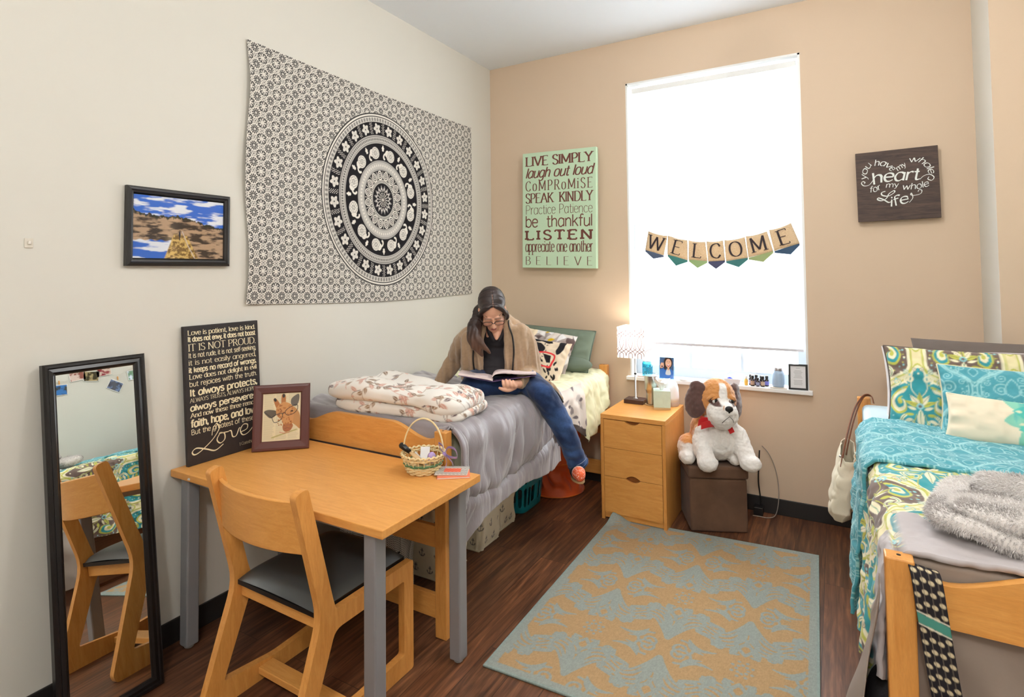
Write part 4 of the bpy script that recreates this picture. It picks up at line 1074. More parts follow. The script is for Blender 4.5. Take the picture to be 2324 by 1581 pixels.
def undersheet():
    nu, nv = 60, 70; Sg, Tg = np.meshgrid(np.linspace(-1.03, -.60, nu), np.linspace(0, 1, nv), indexing='ij')
    z = .852-Tg*(.30+.06*np.sin(Sg*9)); x = 1.052+.03*sstep(0, .25, Tg)+.008*np.sin(Sg*40)*Tg+.01*vnoise(Sg*12, Tg*4, 0, 2)
    c = leafcanvas(.43, .36, .003, S(226, 214, 204), hexs((150, 140, 140), (196, 186, 180), (120, 110, 112)), 26, .075, 5)
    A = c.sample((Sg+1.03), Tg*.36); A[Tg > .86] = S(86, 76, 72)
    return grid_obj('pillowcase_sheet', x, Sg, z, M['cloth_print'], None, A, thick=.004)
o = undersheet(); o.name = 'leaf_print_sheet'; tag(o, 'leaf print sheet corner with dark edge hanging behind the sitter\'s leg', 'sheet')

def boxy(nu, nv, e, ax=1.0, ay=1.0, ez=.7, az=.3):
    """points of a rounded box, spread evenly round the rim and from the rim to the middle"""
    sp = lambda t, p: np.sign(t)*np.abs(t)**p
    a = np.linspace(-PI, PI, 4000); px, py = sp(np.cos(a), e)*ax, sp(np.sin(a), e)*ay; d = np.r_[0, np.cumsum(np.hypot(np.diff(px), np.diff(py)))]
    u = np.interp(np.linspace(0, d[-1], nu, endpoint=False), d, a)
    v = np.linspace(-PI/2, PI/2, 6000); qq = np.cos(v).clip(0)**.55; zq = sp(np.sin(v), ez)
    dl = np.hypot(np.diff(qq)*min(ax, ay), np.diff(zq)*az); dd = np.r_[0, np.cumsum(dl)]; k = np.linspace(0, dd[-1], nv); q = np.interp(k, dd, qq).clip(.004); zz = np.interp(k, dd, zq)
    U, R = np.meshgrid(u, q, indexing='ij'); Z = np.broadcast_to(zz, U.shape)
    return sp(np.cos(U), e)*R, sp(np.sin(U), e)*R, Z.copy()
def slab(name, cx, cy, cz, ax, ay, az, rot, cvs, m, label, cat, e=.32, nz=.012, nu=420, nv=190, sag=None, parent=None):
    """soft folded pile: a rounded box with lumps"""
    sp = lambda t, p: np.sign(t)*np.abs(t)**p
    x, y, z = boxy(nu, nv, e, ax, ay, .7, az)
    k = 1+nz/ax*0; X = x*ax; Y = y*ay; Z = z*az
    n = nz*(vnoise(X*7+3, Y*7, Z*9, 5)+.5*vnoise(X*16, Y*16, Z*18, 6))
    X = X+x*n; Y = Y+y*n; Z = Z+z*n*1.2
    if sag is not None: Z = Z+sag(x, y)
    A = None
    if cvs is not None: A = cvs.sample(X+ax*1.1, Y+(Z-az)*np.tanh(-y*8)+ay*1.1+az, True)
    c, s = math.cos(rot), math.sin(rot)
    o = grid_obj(name, cx+X*c-Y*s, cy+X*s+Y*c, cz+Z, m, parent, A, wrapu=True)
    if parent is None: tag(o, label, cat)
    return o
fl = leafcanvas(.95, .62, .0026, S(240, 234, 226), hexs((160, 128, 98), (208, 158, 142), (116, 96, 98), (228, 176, 158), (136, 106, 82)), 110, .048, 17, S(236, 226, 214), hexs((150, 116, 84), (214, 150, 128), (110, 92, 88)))
M['fleece'] = vmat('printed_fleece', .95, .3, 500, .1, .3)
bl2 = thing('folded_blanket', 'white leaf print blanket folded at the foot of the left bed', 'blanket', (.62, -1.82, .885))
slab('lower_fold', .640, -1.815, .925, .385, .175, .042, .05, fl, M['fleece'], '', '', nz=.010, parent=bl2)
slab('upper_fold', .625, -1.835, .985, .400, .168, .050, .07, fl, M['fleece'], '', '', nz=.016, parent=bl2, sag=lambda x, y: .022*np.exp(-((x+.45)/.3)**2)-.02*sstep(.3, 1, x))

# ------------------------------------------------------------------ pillows
def pillow(name, label, W, H, Tk, Mx, m, canvas=None, back=None, nu=90, nv=70, pinch=.05, crease=.006, seed=1, flange=0, parent=None, ex=.42):
    """front and back of a stuffed cushion; local x along W, y along H, z out of the front"""
    u = np.sin(np.linspace(-PI/2, PI/2, nu)); v = np.sin(np.linspace(-PI/2, PI/2, nv)); U, V = np.meshgrid(u, v, indexing='ij')
    def side(sg):
        h = (np.clip(1-U**2, 0, 1)*np.clip(1-V**2, 0, 1))**ex
        k = 1-pinch*(1-np.abs(V)**2)*np.abs(U)**2; k2 = 1-pinch*(1-np.abs(U)**2)*np.abs(V)**2
        X = U*W/2*k; Y = V*H/2*k2; Z = sg*Tk/2*h
        Z = Z+sg*crease*(vnoise(X*14, Y*14, 0, seed)+.7*vnoise(X*35, Y*35, 0, seed+1))*h**.4
        Z = Z+sg*crease*.8*np.sin(Y*90+4*vnoise(X*9, Y*9, 0, seed))*sstep(.65, .95, np.abs(U))*h**.3
        return X, Y, Z
    X, Y, Z = side(1); X2, Y2, Z2 = side(-1)
    P = np.concatenate([np.stack([X, Y, Z], -1).reshape(-1, 3), np.stack([X2, Y2, Z2], -1).reshape(-1, 3)])
    A = np.array(Mx); P = P@A[:3, :3].T+A[:3, 3]
    F1 = gridfaces(nu, nv); F = np.concatenate([F1, F1[:, ::-1]+nu*nv])
    C = None
    if canvas is not None:
        c1 = canvas.sample(X+W/2, Y+H/2); c2 = np.broadcast_to(np.array(back if back is not None else canvas.A.mean((0, 1))), c1.shape)
        C = np.concatenate([c1.reshape(-1, 3), c2.reshape(-1, 3)])
    o = mesh_obj(name, P, F, m, parent, True, C)
    w = o.modifiers.new('weld', 'WELD'); w.merge_threshold = .0004
    if parent is None: tag(o, label, 'pillow')
    edge = np.concatenate([np.stack([X[:, 0], Y[:, 0]], 1), np.stack([X[-1, :], Y[-1, :]], 1), np.stack([X[::-1, -1], Y[::-1, -1]], 1), np.stack([X[0, ::-1], Y[0, ::-1]], 1)])
    edge = [Mx @ Vector((a, b, 0)) for a, b in edge]
    return o, edge
def lean(cx, cy, cz, tilt, yaw=0, roll=0):
    """stands leaning back: front faces -y turned by yaw, tilt from upright"""
    return T(cx, cy, cz) @ rotm('Z', yaw) @ rotm('X', PI/2-tilt) @ rotm('Z', roll)
g, e = pillow('green_pillow', 'large sage green corded pillow against the wall at the head of the left bed', .73, .36, .17, lean(.588, -.155, .985, .42, 0, -.05), mat('sage_cotton', S(118, 132, 116), .9, bump=.25, bscale=900), pinch=.02, seed=3, crease=.005)
_p = MB().tube(e[::3], .006, 6, closed=True); _p.build('cord', mat('sage_cord', S(96, 110, 98), .9), g, smooth=True)
tag(MB().ball((.80, -.235, .905), (.19, .075, .055), 20).build('bolster_pillow', mat('sage_bolster', S(112, 126, 112), .9, bump=.25, bscale=900), None, smooth=True), 'small sage green bolster lying under the green corded pillow', 'pillow')
lc = Canvas(.66, .44, .003, S(176, 164, 160)); rg = np.random.default_rng(4)
for i in range(54): lc.leaf(rg.random()*.62, rg.random()*.42, .15, .055, rg.random()*6.28, [S(236, 232, 230), S(226, 216, 208), S(238, 236, 236), S(112, 96, 96), S(200, 190, 186)][rg.integers(5)], None, .08)
for (u, v, a) in ((.36, .33, 1.0), (.40, .27, .3), (.12, .38, .5), (.53, .15, 2.0)): lc.leaf(u, v, .062, .024, a, S(236, 196, 40))
lc.ell(.21, .31, .085, .075, S(246, 226, 196))
pillow('leaf_print_pillow', 'grey and white leaf print pillow with yellow leaves behind the giraffe pillow', .60, .36, .14, lean(.570, -.335, .990, .50, .05, -.14), M['cloth_print'], lc, S(190, 180, 176), seed=5, crease=.012, nu=220, nv=140)
gc = Canvas(.42, .42, .0024, S(232, 212, 186)); K = S(38, 36, 40); rg = np.random.default_rng(8)
def gp(P): return [((a-470)/620*.30+.10, .40-(b-560)/760*.40) for a, b in P]
gc.poly(gp([(470, 600), (570, 590), (610, 660), (690, 640), (690, 600), (650, 565), (750, 565), (830, 700), (780, 720), (640, 690), (540, 730), (490, 680)]), K)
gc.poly(catmull(gp([(930, 660), (1020, 640), (1010, 800), (960, 870), (925, 820), (935, 720)]), 5, True), K)
gc.poly(catmull(gp([(540, 740), (640, 720), (750, 790), (740, 850), (640, 870), (560, 905), (500, 890), (530, 800)]), 5, True), K)
for _ in range(60):
    a, b = 250+rg.random()*780, 980+rg.random()*330; q = gp([(a, b)])[0]; gc.leaf(q[0], q[1], .024+.02*rg.random(), .013, 1.2+rg.random()*1.4, K)
for _ in range(26):
    a, b = 260+rg.random()*560, 700+rg.random()*280; q = gp([(a, b)])[0]; gc.leaf(q[0], q[1], .018, .007, rg.random()*6, K)
gc.poly(gp([(760, 890), (880, 900), (900, 1000), (850, 1010), (800, 950)]), K)
RD = S(226, 62, 66)
gc.stroke(catmull(gp([(640, 900), (700, 870), (820, 865), (930, 890), (925, 1000), (900, 1060), (800, 1065), (720, 1050), (670, 990), (640, 900)]), 6), .013, RD)
gc.stroke(gp([(300, 960), (460, 930), (640, 900)]), [.012, .016, .022], RD); gc.stroke(catmull(gp([(220, 960), (240, 1080), (330, 1130), (450, 1110)]), 6), .012, RD)
pillow('giraffe_pillow', 'cream pillow with black giraffe wearing red glasses beside the sitter', .40, .36, .11, lean(.715, -.555, .955, .66, .12, -.12), M['cloth_print'], gc, S(226, 206, 184), seed=9, nu=200, nv=190)

# ------------------------------------------------------------------ under the left bed
def anchor(c, u, v, s):
    K = S(44, 46, 60); a = -.12
    def q(P): return [(u+s*(x*math.cos(a)-y*math.sin(a)), v+s*(x*math.sin(a)+y*math.cos(a))) for x, y in P]
    c.stroke(q([(0, .75), (0, -.8)]), s*.20, K); c.stroke(q([(-.42, .48), (.42, .48)]), s*.16, K)
    c.ell(*q([(0, .88)])[0], s*.17, s*.17, K, ring=s*.12)
    c.stroke(catmull(q([(-.72, -.25), (-.55, -.62), (0, -.86), (.55, -.62), (.72, -.25)]), 5), s*.2, K)
    for sg in (-1, 1): c.poly(q([(sg*.52, -.30), (sg*.95, -.30), (sg*.78, .08)]), K)
def bin_(cx, cy, w, d, h, label, seed, loc=None):
    per = 2*(w+d); c = Canvas(per, h, .0035, S(232, 222, 198)); k = 0
    for j in range(int(h/.085)):
        for i in range(int(per/.095)): anchor(c, (i+.5*(j % 2)+.3)*.095, .05+j*.085, .021)
    nu, nv = 400, 150; _a = np.linspace(0, 2*PI, 4000); sp = lambda t, p: np.sign(t)*np.abs(t)**p; _d = np.r_[0, np.cumsum(np.hypot(np.diff(sp(np.cos(_a), .3)*w), np.diff(sp(np.sin(_a), .3)*d)))]; ang = np.interp(np.linspace(0, _d[-1], nu, endpoint=False), _d, _a); U, V = np.meshgrid(ang, np.linspace(0, 1, nv), indexing='ij')
    kx = w/2*(.90+.10*V)*(.94+.06*sstep(0, .12, V)); ky = d/2*(.90+.10*V)*(.94+.06*sstep(0, .12, V))
    x = sp(np.cos(U), .30)*kx; y = sp(np.sin(U), .30)*ky; n = .012*vnoise(np.cos(U)*3+seed, np.sin(U)*3, V*3, seed)
    u = np.interp(U, ang, np.r_[0, np.cumsum(np.hypot(np.diff(x[:, 50]), np.diff(y[:, 50])))]); A = c.sample(u, V*h)
    r = thing('fabric_bin', label, 'storage bin', (cx, cy, 0), 'anchor print bins under the left bed')
    grid_obj('body', cx+x+n*np.cos(U), cy+y+n*np.sin(U), .002+V*h, M['canvas'], r, A, wrapu=True, thick=.004)
    MB().prism([(cx+w*.42*a, cy+d*.42*b) for a, b in ((-1, -1), (1, -1), (1, 1), (-1, 1))], .004, 'z', off=.001).build('base', mat('canvas_base', S(214, 204, 182), .9), r)
    return r
M['canvas'] = vmat('anchor_canvas', .95, .2, 900)
bin_(.590, -1.235, .34, .26, .37, 'anchor print canvas bin under the left bed, the middle one of three', 2)
bin_(.575, -.975, .31, .22, .36, 'anchor print canvas bin under the left bed, beside the teal laundry basket', 5)
bin_(.590, -1.575, .32, .30, .37, 'anchor print canvas bin under the left bed, nearest the desk leg', 8)
# woven tote with a hang tag
hb = thing('woven_tote', 'black and white zigzag woven tote with hang tag under the foot of the left bed', 'bag', (.42, -1.88, 0))
nu, nv = 260, 120; ang = np.linspace(0, 2*PI, nu, endpoint=False); U, V = np.meshgrid(ang, np.linspace(0, 1, nv), indexing='ij'); sp = lambda t, p: np.sign(t)*np.abs(t)**p
x = sp(np.cos(U), .3)*.20*(.95+.05*V); y = sp(np.sin(U), .3)*.085*(.95+.05*V); u = np.interp(U, ang, np.r_[0, np.cumsum(np.hypot(np.diff(x[:, 5]), np.diff(y[:, 5])))])
zz = np.abs(((u/.012) % 1)-.5)*2; k = (((V*.34)/.0085)+zz*.55) % 1; kk = sstep(.42, .5, k)*sstep(1.0, .92, k)
A = np.array(S(206, 202, 194))*(1-kk[..., None])+np.array(S(48, 46, 48))*kk[..., None]
grid_obj('body', .455+x+.006*np.sin(V*9+u*10), -1.868+y, .002+V*.34, M['cloth_print'], hb, A, wrapu=True, thick=.004)
MB().prism([(.455+a*.18, -1.868+b*.075) for a, b in ((-1, -1), (1, -1), (1, 1), (-1, 1))], .004, 'z', off=.001).build('base', M['black'], hb)
s_ = MB().tube(catmull([(.663, -1.93, .24), (.655, -1.952, .23), (.63, -1.962, .20), (.605, -1.962, .18), (.592, -1.962, .14), (.592, -1.962, .05)], 6), .006, 6, flat=.4); s_.build('strap', M['black'], hb, smooth=True)
Mx = plane_m((.592, -1.958, .055), (1, .0, 0.05), (.02, 0, 1)); tg = MB().box(0, .055, 0, .10, 0, .001, Mx).build('hang_tag', mat('grey_tag', S(206, 200, 204), .6), hb)
MB().box(.002, .053, .012, .036, .001, .0014, Mx).build('tag_panel', mat('mauve_tag_panel', S(140, 116, 112), .6), tg)
# laundry basket
def lbasket():
    r = thing('laundry_basket', 'teal plastic laundry basket full of clothes under the left bed', 'basket', (.53, -.66, 0))
    cx, cy, w, d, h = .545, -.655, .42, .36, .365; nu, nv = 288, 60
    ang = np.linspace(0, 2*PI, nu, endpoint=False); U, V = np.meshgrid(ang, np.linspace(0, 1, nv), indexing='ij'); k = .82+.18*V
    sp = lambda t, p: np.sign(t)*np.abs(t)**p
    x = cx+sp(np.cos(U), .32)*w/2*k; y = cy+sp(np.sin(U), .32)*d/2*k; z = .004+V*h
    P0 = np.stack([x[:, 30], y[:, 30]], 1); s_ = np.r_[0, np.cumsum(np.hypot(*np.diff(P0, axis=0).T))]; ph = (s_/.043) % 1
    vv = np.linspace(0, 1, nv)
    F = gridfaces(nu, nv, True).reshape(nu, nv-1, 4); keep = np.ones((nu, nv-1), bool)
    for i in range(nu):
        for j in range(nv-1):
            inr = (.10 < vv[j] < .44) or (.52 < vv[j] < .84)
            e_ = min(abs(vv[j]-q) for q in (.10, .44, .52, .84)); wd = .30 if e_ > .03 else .20
            if inr and abs(ph[i]-.5) < wd: keep[i, j] = False
    m = mat('teal_plastic', S(20, 132, 146), .32, spec=.5)
    o = mesh_obj('body', np.stack([x, y, z], -1).reshape(-1, 3), F[keep], m, r, True); s = o.modifiers.new('t', 'SOLIDIFY'); s.thickness = .004
    MB().tube([(cx+sp(np.cos(a), .32)*w/2*1.03, cy+sp(np.sin(a), .32)*d/2*1.03, h+.002) for a in np.linspace(0, 2*PI, 96, endpoint=False)], .013, 10, closed=True, flat=1.0).build('rim', m, r, smooth=True)
    MB().prism([(cx+w*.39*math.copysign(abs(math.cos(a))**.32, math.cos(a)), cy+d*.39*math.copysign(abs(math.sin(a))**.32, math.sin(a))) for a in np.linspace(0, 2*PI, 40, endpoint=False)], .005, 'z', off=.002).build('floor', m, r)
    for i, (dx, dy, dz, a, col, nm) in enumerate(((-.02, .01, .075, (.135, .115, .065), (52, 46, 50), 'dark jumper at the bottom of the teal laundry basket'), (.06, -.03, .215, (.105, .10, .055), (176, 118, 110), 'rose coloured garment bunched in the teal laundry basket'), (-.05, .03, .30, (.12, .11, .06), (40, 38, 44), 'black garment on top in the teal laundry basket'), (.07, .05, .345, (.07, .07, .035), (150, 140, 132), 'grey beige garment on top in the teal laundry basket'))):
        slab('garment', cx+dx, cy+dy, dz, *a, .3*i, None, mat('garment_cloth', S(*col), .95, bump=.3, bscale=200), nm, 'garment', e=.7, nz=.03, nu=70, nv=40)
lbasket()
# pop up hamper
def hamper():
    r = thing('popup_hamper', 'orange pop up fabric hamper under the head of the left bed', 'hamper', (.69, -.24, 0)); cx, cy = .695, -.262
    U, V = np.meshgrid(np.linspace(0, 2*PI, 160, endpoint=False), np.linspace(0, 1, 90), indexing='ij'); R = .208-.02*V-.022*np.abs(np.sin(V*PI*2.2))**1.0
    tw = .020*np.sin(U*9+V*22+2*vnoise(U*2, V*5, 0, 3))*np.sin(V*PI*2.2)**2+.008*vnoise(np.cos(U)*4, np.sin(U)*4, V*8, 4)
    grid_obj('fabric', cx+(R+tw)*np.cos(U), cy+(R+tw)*np.sin(U), .004+V*.50, mat('orange_nylon', S(222, 88, 30), .5, sheen=.3, bump=.2, bscale=40), r, None, wrapu=True, thick=.002)
    for nm, z, rr in (('bottom_ring', .006, .209), ('middle_ring', .225, .197), ('top_ring', .503, .182)):
        MB().tube([(cx+rr*math.cos(a), cy+rr*math.sin(a), z) for a in np.linspace(0, 2*PI, 64, endpoint=False)], .005, 7, closed=True).build(nm, mat('orange_binding', S(232, 112, 40), .5), r, smooth=True)
    MB().strip(catmull([(cx+.17, cy-.09, .20), (cx+.185, cy-.105, .17), (cx+.20, cy-.07, .165), (cx+.20, cy-.05, .19)], 5), .014, .002).build('handle', M['black'], r)
hamper()

# ------------------------------------------------------------------ right bed's bedding
def paisley_tile():
    W, H = .46, .62; c = Canvas(W, H, .0018, S(236, 224, 178)); cx = W/2
    TE, BRN, YG, CR, LB, GR = S(62, 156, 164), S(116, 98, 90), S(196, 196, 92), S(242, 234, 202), S(150, 206, 210), S(86, 150, 112)
    def both(f):
        f(lambda P: np.array(P, float)); f(lambda P: mir(np.array(P, float), cx))
    def ogee(cy, hw, hh): return catmull([(cx, cy+hh), (cx+hw*.35, cy+hh*.62), (cx+hw*.92, cy+hh*.36), (cx+hw, cy), (cx+hw*.92, cy-hh*.36), (cx+hw*.35, cy-hh*.62), (cx, cy-hh), (cx-hw*.35, cy-hh*.62), (cx-hw*.92, cy-hh*.36), (cx-hw, cy), (cx-hw*.92, cy+hh*.36), (cx-hw*.35, cy+hh*.62)], 6, True)
    def place(dx, dy, fill, alt):
        o = ogee(H/2, .205, .27)+[dx, dy]
        c.poly(o, YG); o2 = (o-[cx+dx, H/2+dy])*.955+[cx+dx, H/2+dy]; c.poly(o2, CR); o3 = (o-[cx+dx, H/2+dy])*.88+[cx+dx, H/2+dy]; c.poly(o3, fill)
        def g(t):
            q = lambda P: t(P)+[dx, dy]
            # paisley drops
            dp = catmull([(cx+.055, H/2+.12), (cx+.115, H/2+.09), (cx+.150, H/2+.02), (cx+.12, H/2-.05), (cx+.07, H/2-.03), (cx+.075, H/2+.03), (cx+.10, H/2+.05)], 6, True)
            c.poly(q(dp), YG); m_ = dp.mean(0); c.poly(q((dp-m_)*.82+m_), CR if not alt else TE); c.poly(q((dp-m_)*.55+m_), TE if not alt else CR); c.poly(q((dp-m_)*.3+m_), YG)
            c.stroke(q(spiral(cx+.06, H/2-.10, .045, .006, 1.2, -1.5)), np.linspace(.017, .008, 40), CR); c.stroke(q(spiral(cx+.06, H/2-.10, .045, .006, 1.2, -1.5)), .004, GR)
            c.stroke(q(spiral(cx+.045, H/2+.165, .030, .005, -1.0, 1.3)), .010, LB if alt else CR)
            for k in range(4): c.leaf(*(q([(cx+.02+.012*k, H/2-.02-.03*k)])[0]), .05, .018, (0.3-k*.35) if q([(cx+.1, 0)])[0][0] > q([(cx, 0)])[0][0] else PI-(0.3-k*.35), YG if k % 2 else CR)
        both(g)
        def g2(t):
            q = lambda P: t(P)+[dx, dy]
            for (a_, b_, r0_, a0_, tn_) in ((.135, .165, .020, .5, 1.3), (.165, -.10, .018, 2.0, -1.3), (.12, -.16, .022, -1, 1.4), (.02, .225, .014, .3, 1.2), (.155, .10, .014, 1.5, -1.2)):
                c.stroke(q(spiral(cx+a_, H/2+b_, r0_, .003, a0_, tn_, 26)), .0065, BRN if not alt else TE); c.stroke(q(spiral(cx+a_, H/2+b_, r0_*.92, .003, a0_, tn_, 26)), .003, CR)
            for k_ in range(9):
                t_ = k_/8; p_ = q([(cx+.05+.115*math.sin(t_*2.6), H/2+.13-.22*t_)])[0]; c.ell(p_[0], p_[1], .0042, .0042, LB if k_ % 2 else YG)
            c.stroke(q(catmull([(cx+.02, H/2-.05), (cx+.05, H/2-.16), (cx+.03, H/2-.22)], 6)), .004, YG); c.stroke(q(catmull([(cx+.012, H/2+.06), (cx+.04, H/2+.11), (cx+.03, H/2+.20)], 6)), .004, YG if alt else CR)
        both(g2)
        for k, a in enumerate(np.linspace(.35, PI-.35, 5)): c.leaf(cx+dx, H/2+dy+.0, .085, .030, a, CR if k % 2 else YG, BRN)
        c.leaf(cx+dx, H/2+dy-.02, .13, .036, -PI/2, CR, GR); c.ell(cx+dx, H/2+dy, .018, .018, LB); c.ell(cx+dx, H/2+dy, .009, .009, BRN)
        rg = np.random.default_rng(3)
        for i in range(24):
            a = 2*PI*i/24; c.ell(cx+dx+.165*math.cos(a), H/2+dy+.20*math.sin(a), .006, .006, LB if i % 2 else CR)
    for dx in (-W, 0, W):
        place(dx, 0, TE, False)
    for dx in (-W/2, W/2):
        for dy in (-H/2, H/2): place(dx, dy, BRN, True)
    return c
def teal_tile():
    W, H = .30, .36; c = Canvas(W, H, .0016, S(82, 160, 174)); LT = S(158, 210, 212); cx = W/2
    def both(P, w): c.stroke(P, w, LT); c.stroke(mir(P, cx), w, LT)
    for dx, dy in ((0, 0), (-W/2, -H/2), (W/2, -H/2), (-W/2, H/2), (W/2, H/2)):
        o = np.array([dx, dy])
        def b(P, w):
            P = np.array(P); c.stroke(P+o, w, LT); c.stroke(mir(P, cx)+o, w, LT)
        og = catmull([(cx, H*.96), (cx+.05, H*.80), (cx+.125, H*.66), (cx+.14, H*.5), (cx+.125, H*.34), (cx+.05, H*.2), (cx, H*.04)], 6)
        b(og, .006); b((og-[cx, H/2])*.9+[cx, H/2], .003)
        b(spiral(cx+.045, H*.52, .036, .004, 2.2, -1.8), .005); b(spiral(cx+.05, H*.34, .024, .003, -1, 1.6), .004); b(spiral(cx+.04, H*.70, .026, .003, 1, -1.6), .004)
        for a_, h_, r_, w_ in ((.100, .60, .018, 1.3), (.105, .44, .018, -1.3), (.020, .88, .014, 1.2), (.020, .13, .014, -1.2), (.075, .26, .016, 1.2), (.078, .79, .016, -1.2)): b(spiral(cx+a_, H*h_, r_, .003, 1.0, w_, 24), .0032)
        for k in range(12): b([(cx+.118*math.sin(PI*k/11), H*(.1+.8*k/11)), (cx+.118*math.sin(PI*k/11)+.004, H*(.1+.8*k/11)+.003)], .005)
        b(catmull([(cx, H*.42), (cx+.03, H*.5), (cx+.02, H*.62), (cx, H*.70)], 5), .005); b(catmull([(cx, H*.2), (cx+.02, H*.28), (cx, H*.36)], 5), .004)
        for k in range(7): c.ell(cx+dx+.10*math.cos(k*.9), H/2+dy+.13*math.sin(k*.9), .004, .004, LT)
    n = vnoise(c.U*200, c.V*200, 0, 3); c.A = np.clip(c.A*(1+.06*n[..., None]), 0, 1); return c
PT = paisley_tile(); TT = teal_tile()
M['quilt'] = vmat('printed_quilt_cotton', .85, .15, 800, .2, .2)
def drape2(name, label, cat, y0, y1, xin, ztop, hem, colorfn, nu, nv, m, seed, off=0.0, zoff=0.0, waves=.014):
    Sg, Tg = np.meshgrid(np.linspace(y0, y1, nu), np.linspace(0, 1, nv), indexing='ij')
    hm = np.interp(Sg[:, 0], *hem); L = (xin-2.600)+.075*(PI/2-1)+(ztop-.075-hm)[:, None]
    D = Tg*L; x, z = over_edge(D, xin, 2.600-off, .075, ztop, 0, side=-1)
    f = waves*np.sin(Sg*30+2.6*vnoise(Sg*4, D*2, 0, seed))*sstep(xin-2.63, xin-2.4, D)+.008*vnoise(Sg*14+D*6, D*6, 0, seed+2)+.004*vnoise(Sg*40, D*40, 0, seed+3)
    x = x-f*sstep(2.66, 2.60, x)-.03*sstep(.8, .3, z); z = z+(f*.7+.006*vnoise(Sg*7, D*7, 0, seed+5))*(1-sstep(2.66, 2.60, x))
    return Sg, D, x, z
# turned-down teal lining
Sg, D, x, z = drape2('', '', '', -1.60, -1.00, 3.60, .900, ([-1.60, -1.45, -1.2, -1.0], [.30, .33, .42, .50]), None, 230, 520, None, 4, .012)
ys = Sg-.06*(x-2.6)*sstep(2.6, 2.8, x)
z = z+.012*sstep(-1.1, -1.03, Sg)*0+.010*np.sin((Sg+1.0)*22)*sstep(2.62, 2.7, x)*.5
tag(grid_obj('comforter_fold', x, ys, z, M['quilt'], None, TT.sample(D*1.3, (Sg+2)*1.3, True), thick=.012), 'teal paisley lining of the right comforter folded back across the right bed', 'comforter')
Sg, D, x, z = drape2('', '', '', -2.365, -1.50, 3.60, .884, ([-2.365, -2.2, -2.0, -1.8, -1.5], [.56, .46, .36, .33, .28]), None, 400, 620, None, 9, 0.0, waves=.012)
A = PT.sample(D*1.25+.12, Sg*1.25+3, True)
fl_ = sstep(.0, .01, (.30-np.hypot((x-2.72)*1.1, (Sg+2.42))*1.0)-.04*np.sin(x*30))*sstep(2.63, 2.66, x)
fl_ = np.maximum(fl_, sstep(-2.20, -2.215, Sg-.10*(z-.6))*sstep(2.64, 2.62, x))
A = A*(1-fl_[..., None])+np.array(S(188, 180, 180))*fl_[..., None]
z = z+.012*fl_
tag(grid_obj('comforter', x, Sg, z, M['quilt'], None, A, thick=.014), 'teal and cream paisley comforter spread over the right bed', 'comforter')
# grey sheet hanging at the foot corner of the right bed
nu, nv = 80, 90; Sg, Tg = np.meshgrid(np.linspace(-2.40, -2.06, nu), np.linspace(0, 1, nv), indexing='ij')
z = (.84-.42*np.clip((Sg+2.40)/.34, 0, 1)**.8)*(1-Tg)+.10*Tg; x = 2.575-.055*sstep(.0, .5, Tg)-.02*sstep(.4, 1, Tg)+.012*np.sin(Sg*34+Tg*3)*Tg+.008*vnoise(Sg*12, Tg*5, 0, 3)+.02*sstep(-2.3, -2.4, Sg)
tag(grid_obj('bed_sheet', x, Sg, z, mat('grey_cotton', S(160, 146, 136), .9, bump=.2, bscale=60), None, None, thick=.003), 'grey sheet hanging by the foot post of the right bed', 'sheet')
nu, nv = 90, 50; Sg, Tg = np.meshgrid(np.linspace(2.645, 3.58, nu), np.linspace(0, 1, nv), indexing='ij')
zb = .50+.03*(Sg-2.7); z = .876-Tg*(.876-zb); y = -2.352+.03*sstep(.02, .0, Tg)+.008*np.sin((Sg-Tg*.25)*40)*Tg+.006*vnoise(Sg*9, Tg*4, 0, 3)-.0*Tg
tag(grid_obj('bed_sheet', Sg, y, z, mat('grey_brown_cotton', S(150, 134, 122), .9, bump=.2, bscale=60), None, None, thick=.003), 'grey brown sheet hanging below the footboard of the right bed', 'sheet')

# pillows of the right bed
pc = Canvas(.86, .52, .0030); pc.A = PT.sample(pc.U*1.35+.06, pc.V*1.35+.16, True)
g, e = pillow('dark_grey_pillow', 'dark grey pillow at the back of the right bed', .78, .46, .16, lean(3.24, -.560, 1.00, .30), mat('charcoal_cotton', S(112, 102, 96), .9, bump=.25, bscale=900), seed=12)
w_, e = pillow('white_pillow', 'white pillow showing behind the paisley sham on the right bed', .66, .40, .14, lean(3.045, -.660, .995, .35), mat('white_cotton', S(226, 220, 220), .9, bump=.2, bscale=900), seed=31)
g, e = pillow('paisley_sham', 'teal and brown paisley sham pillow on the right bed', .82, .40, .15, lean(3.125, -.815, 1.012, .40, 0, -.01), M['quilt'], pc, S(140, 130, 120), nu=220, nv=140, seed=14, crease=.009)
MB().tube(e[::3], .005, 6, closed=True).build('cord', mat('brown_cord', S(96, 86, 80), .9), g, smooth=True)
tc = Canvas(.66, .46, .0028); tc.A = TT.sample(tc.U*1.25+.0, tc.V*1.25+.1, True)
g, e = pillow('teal_pillow', 'teal paisley pillow with cream cord on the right bed', .60, .32, .14, lean(3.195, -1.010, 1.000, .42, -.05, -.02), M['quilt'], tc, S(80, 160, 172), nu=180, nv=130, seed=16, crease=.008)
MB().tube(e[::3], .0045, 6, closed=True).build('cord', mat('cream_cord', S(226, 218, 186), .9), g, smooth=True)
cc = Canvas(.50, .27, .0022, S(240, 226, 200)); AQ, AQ2, YL = S(98, 200, 184), S(142, 208, 184), S(226, 206, 96); u0, v0 = .345, .135
r_ = np.hypot(cc.U-u0, cc.V-v0); th = np.arctan2(cc.V-v0, cc.U-u0); pet = np.abs(((th/(2*PI)*12) % 1)-.5)*2
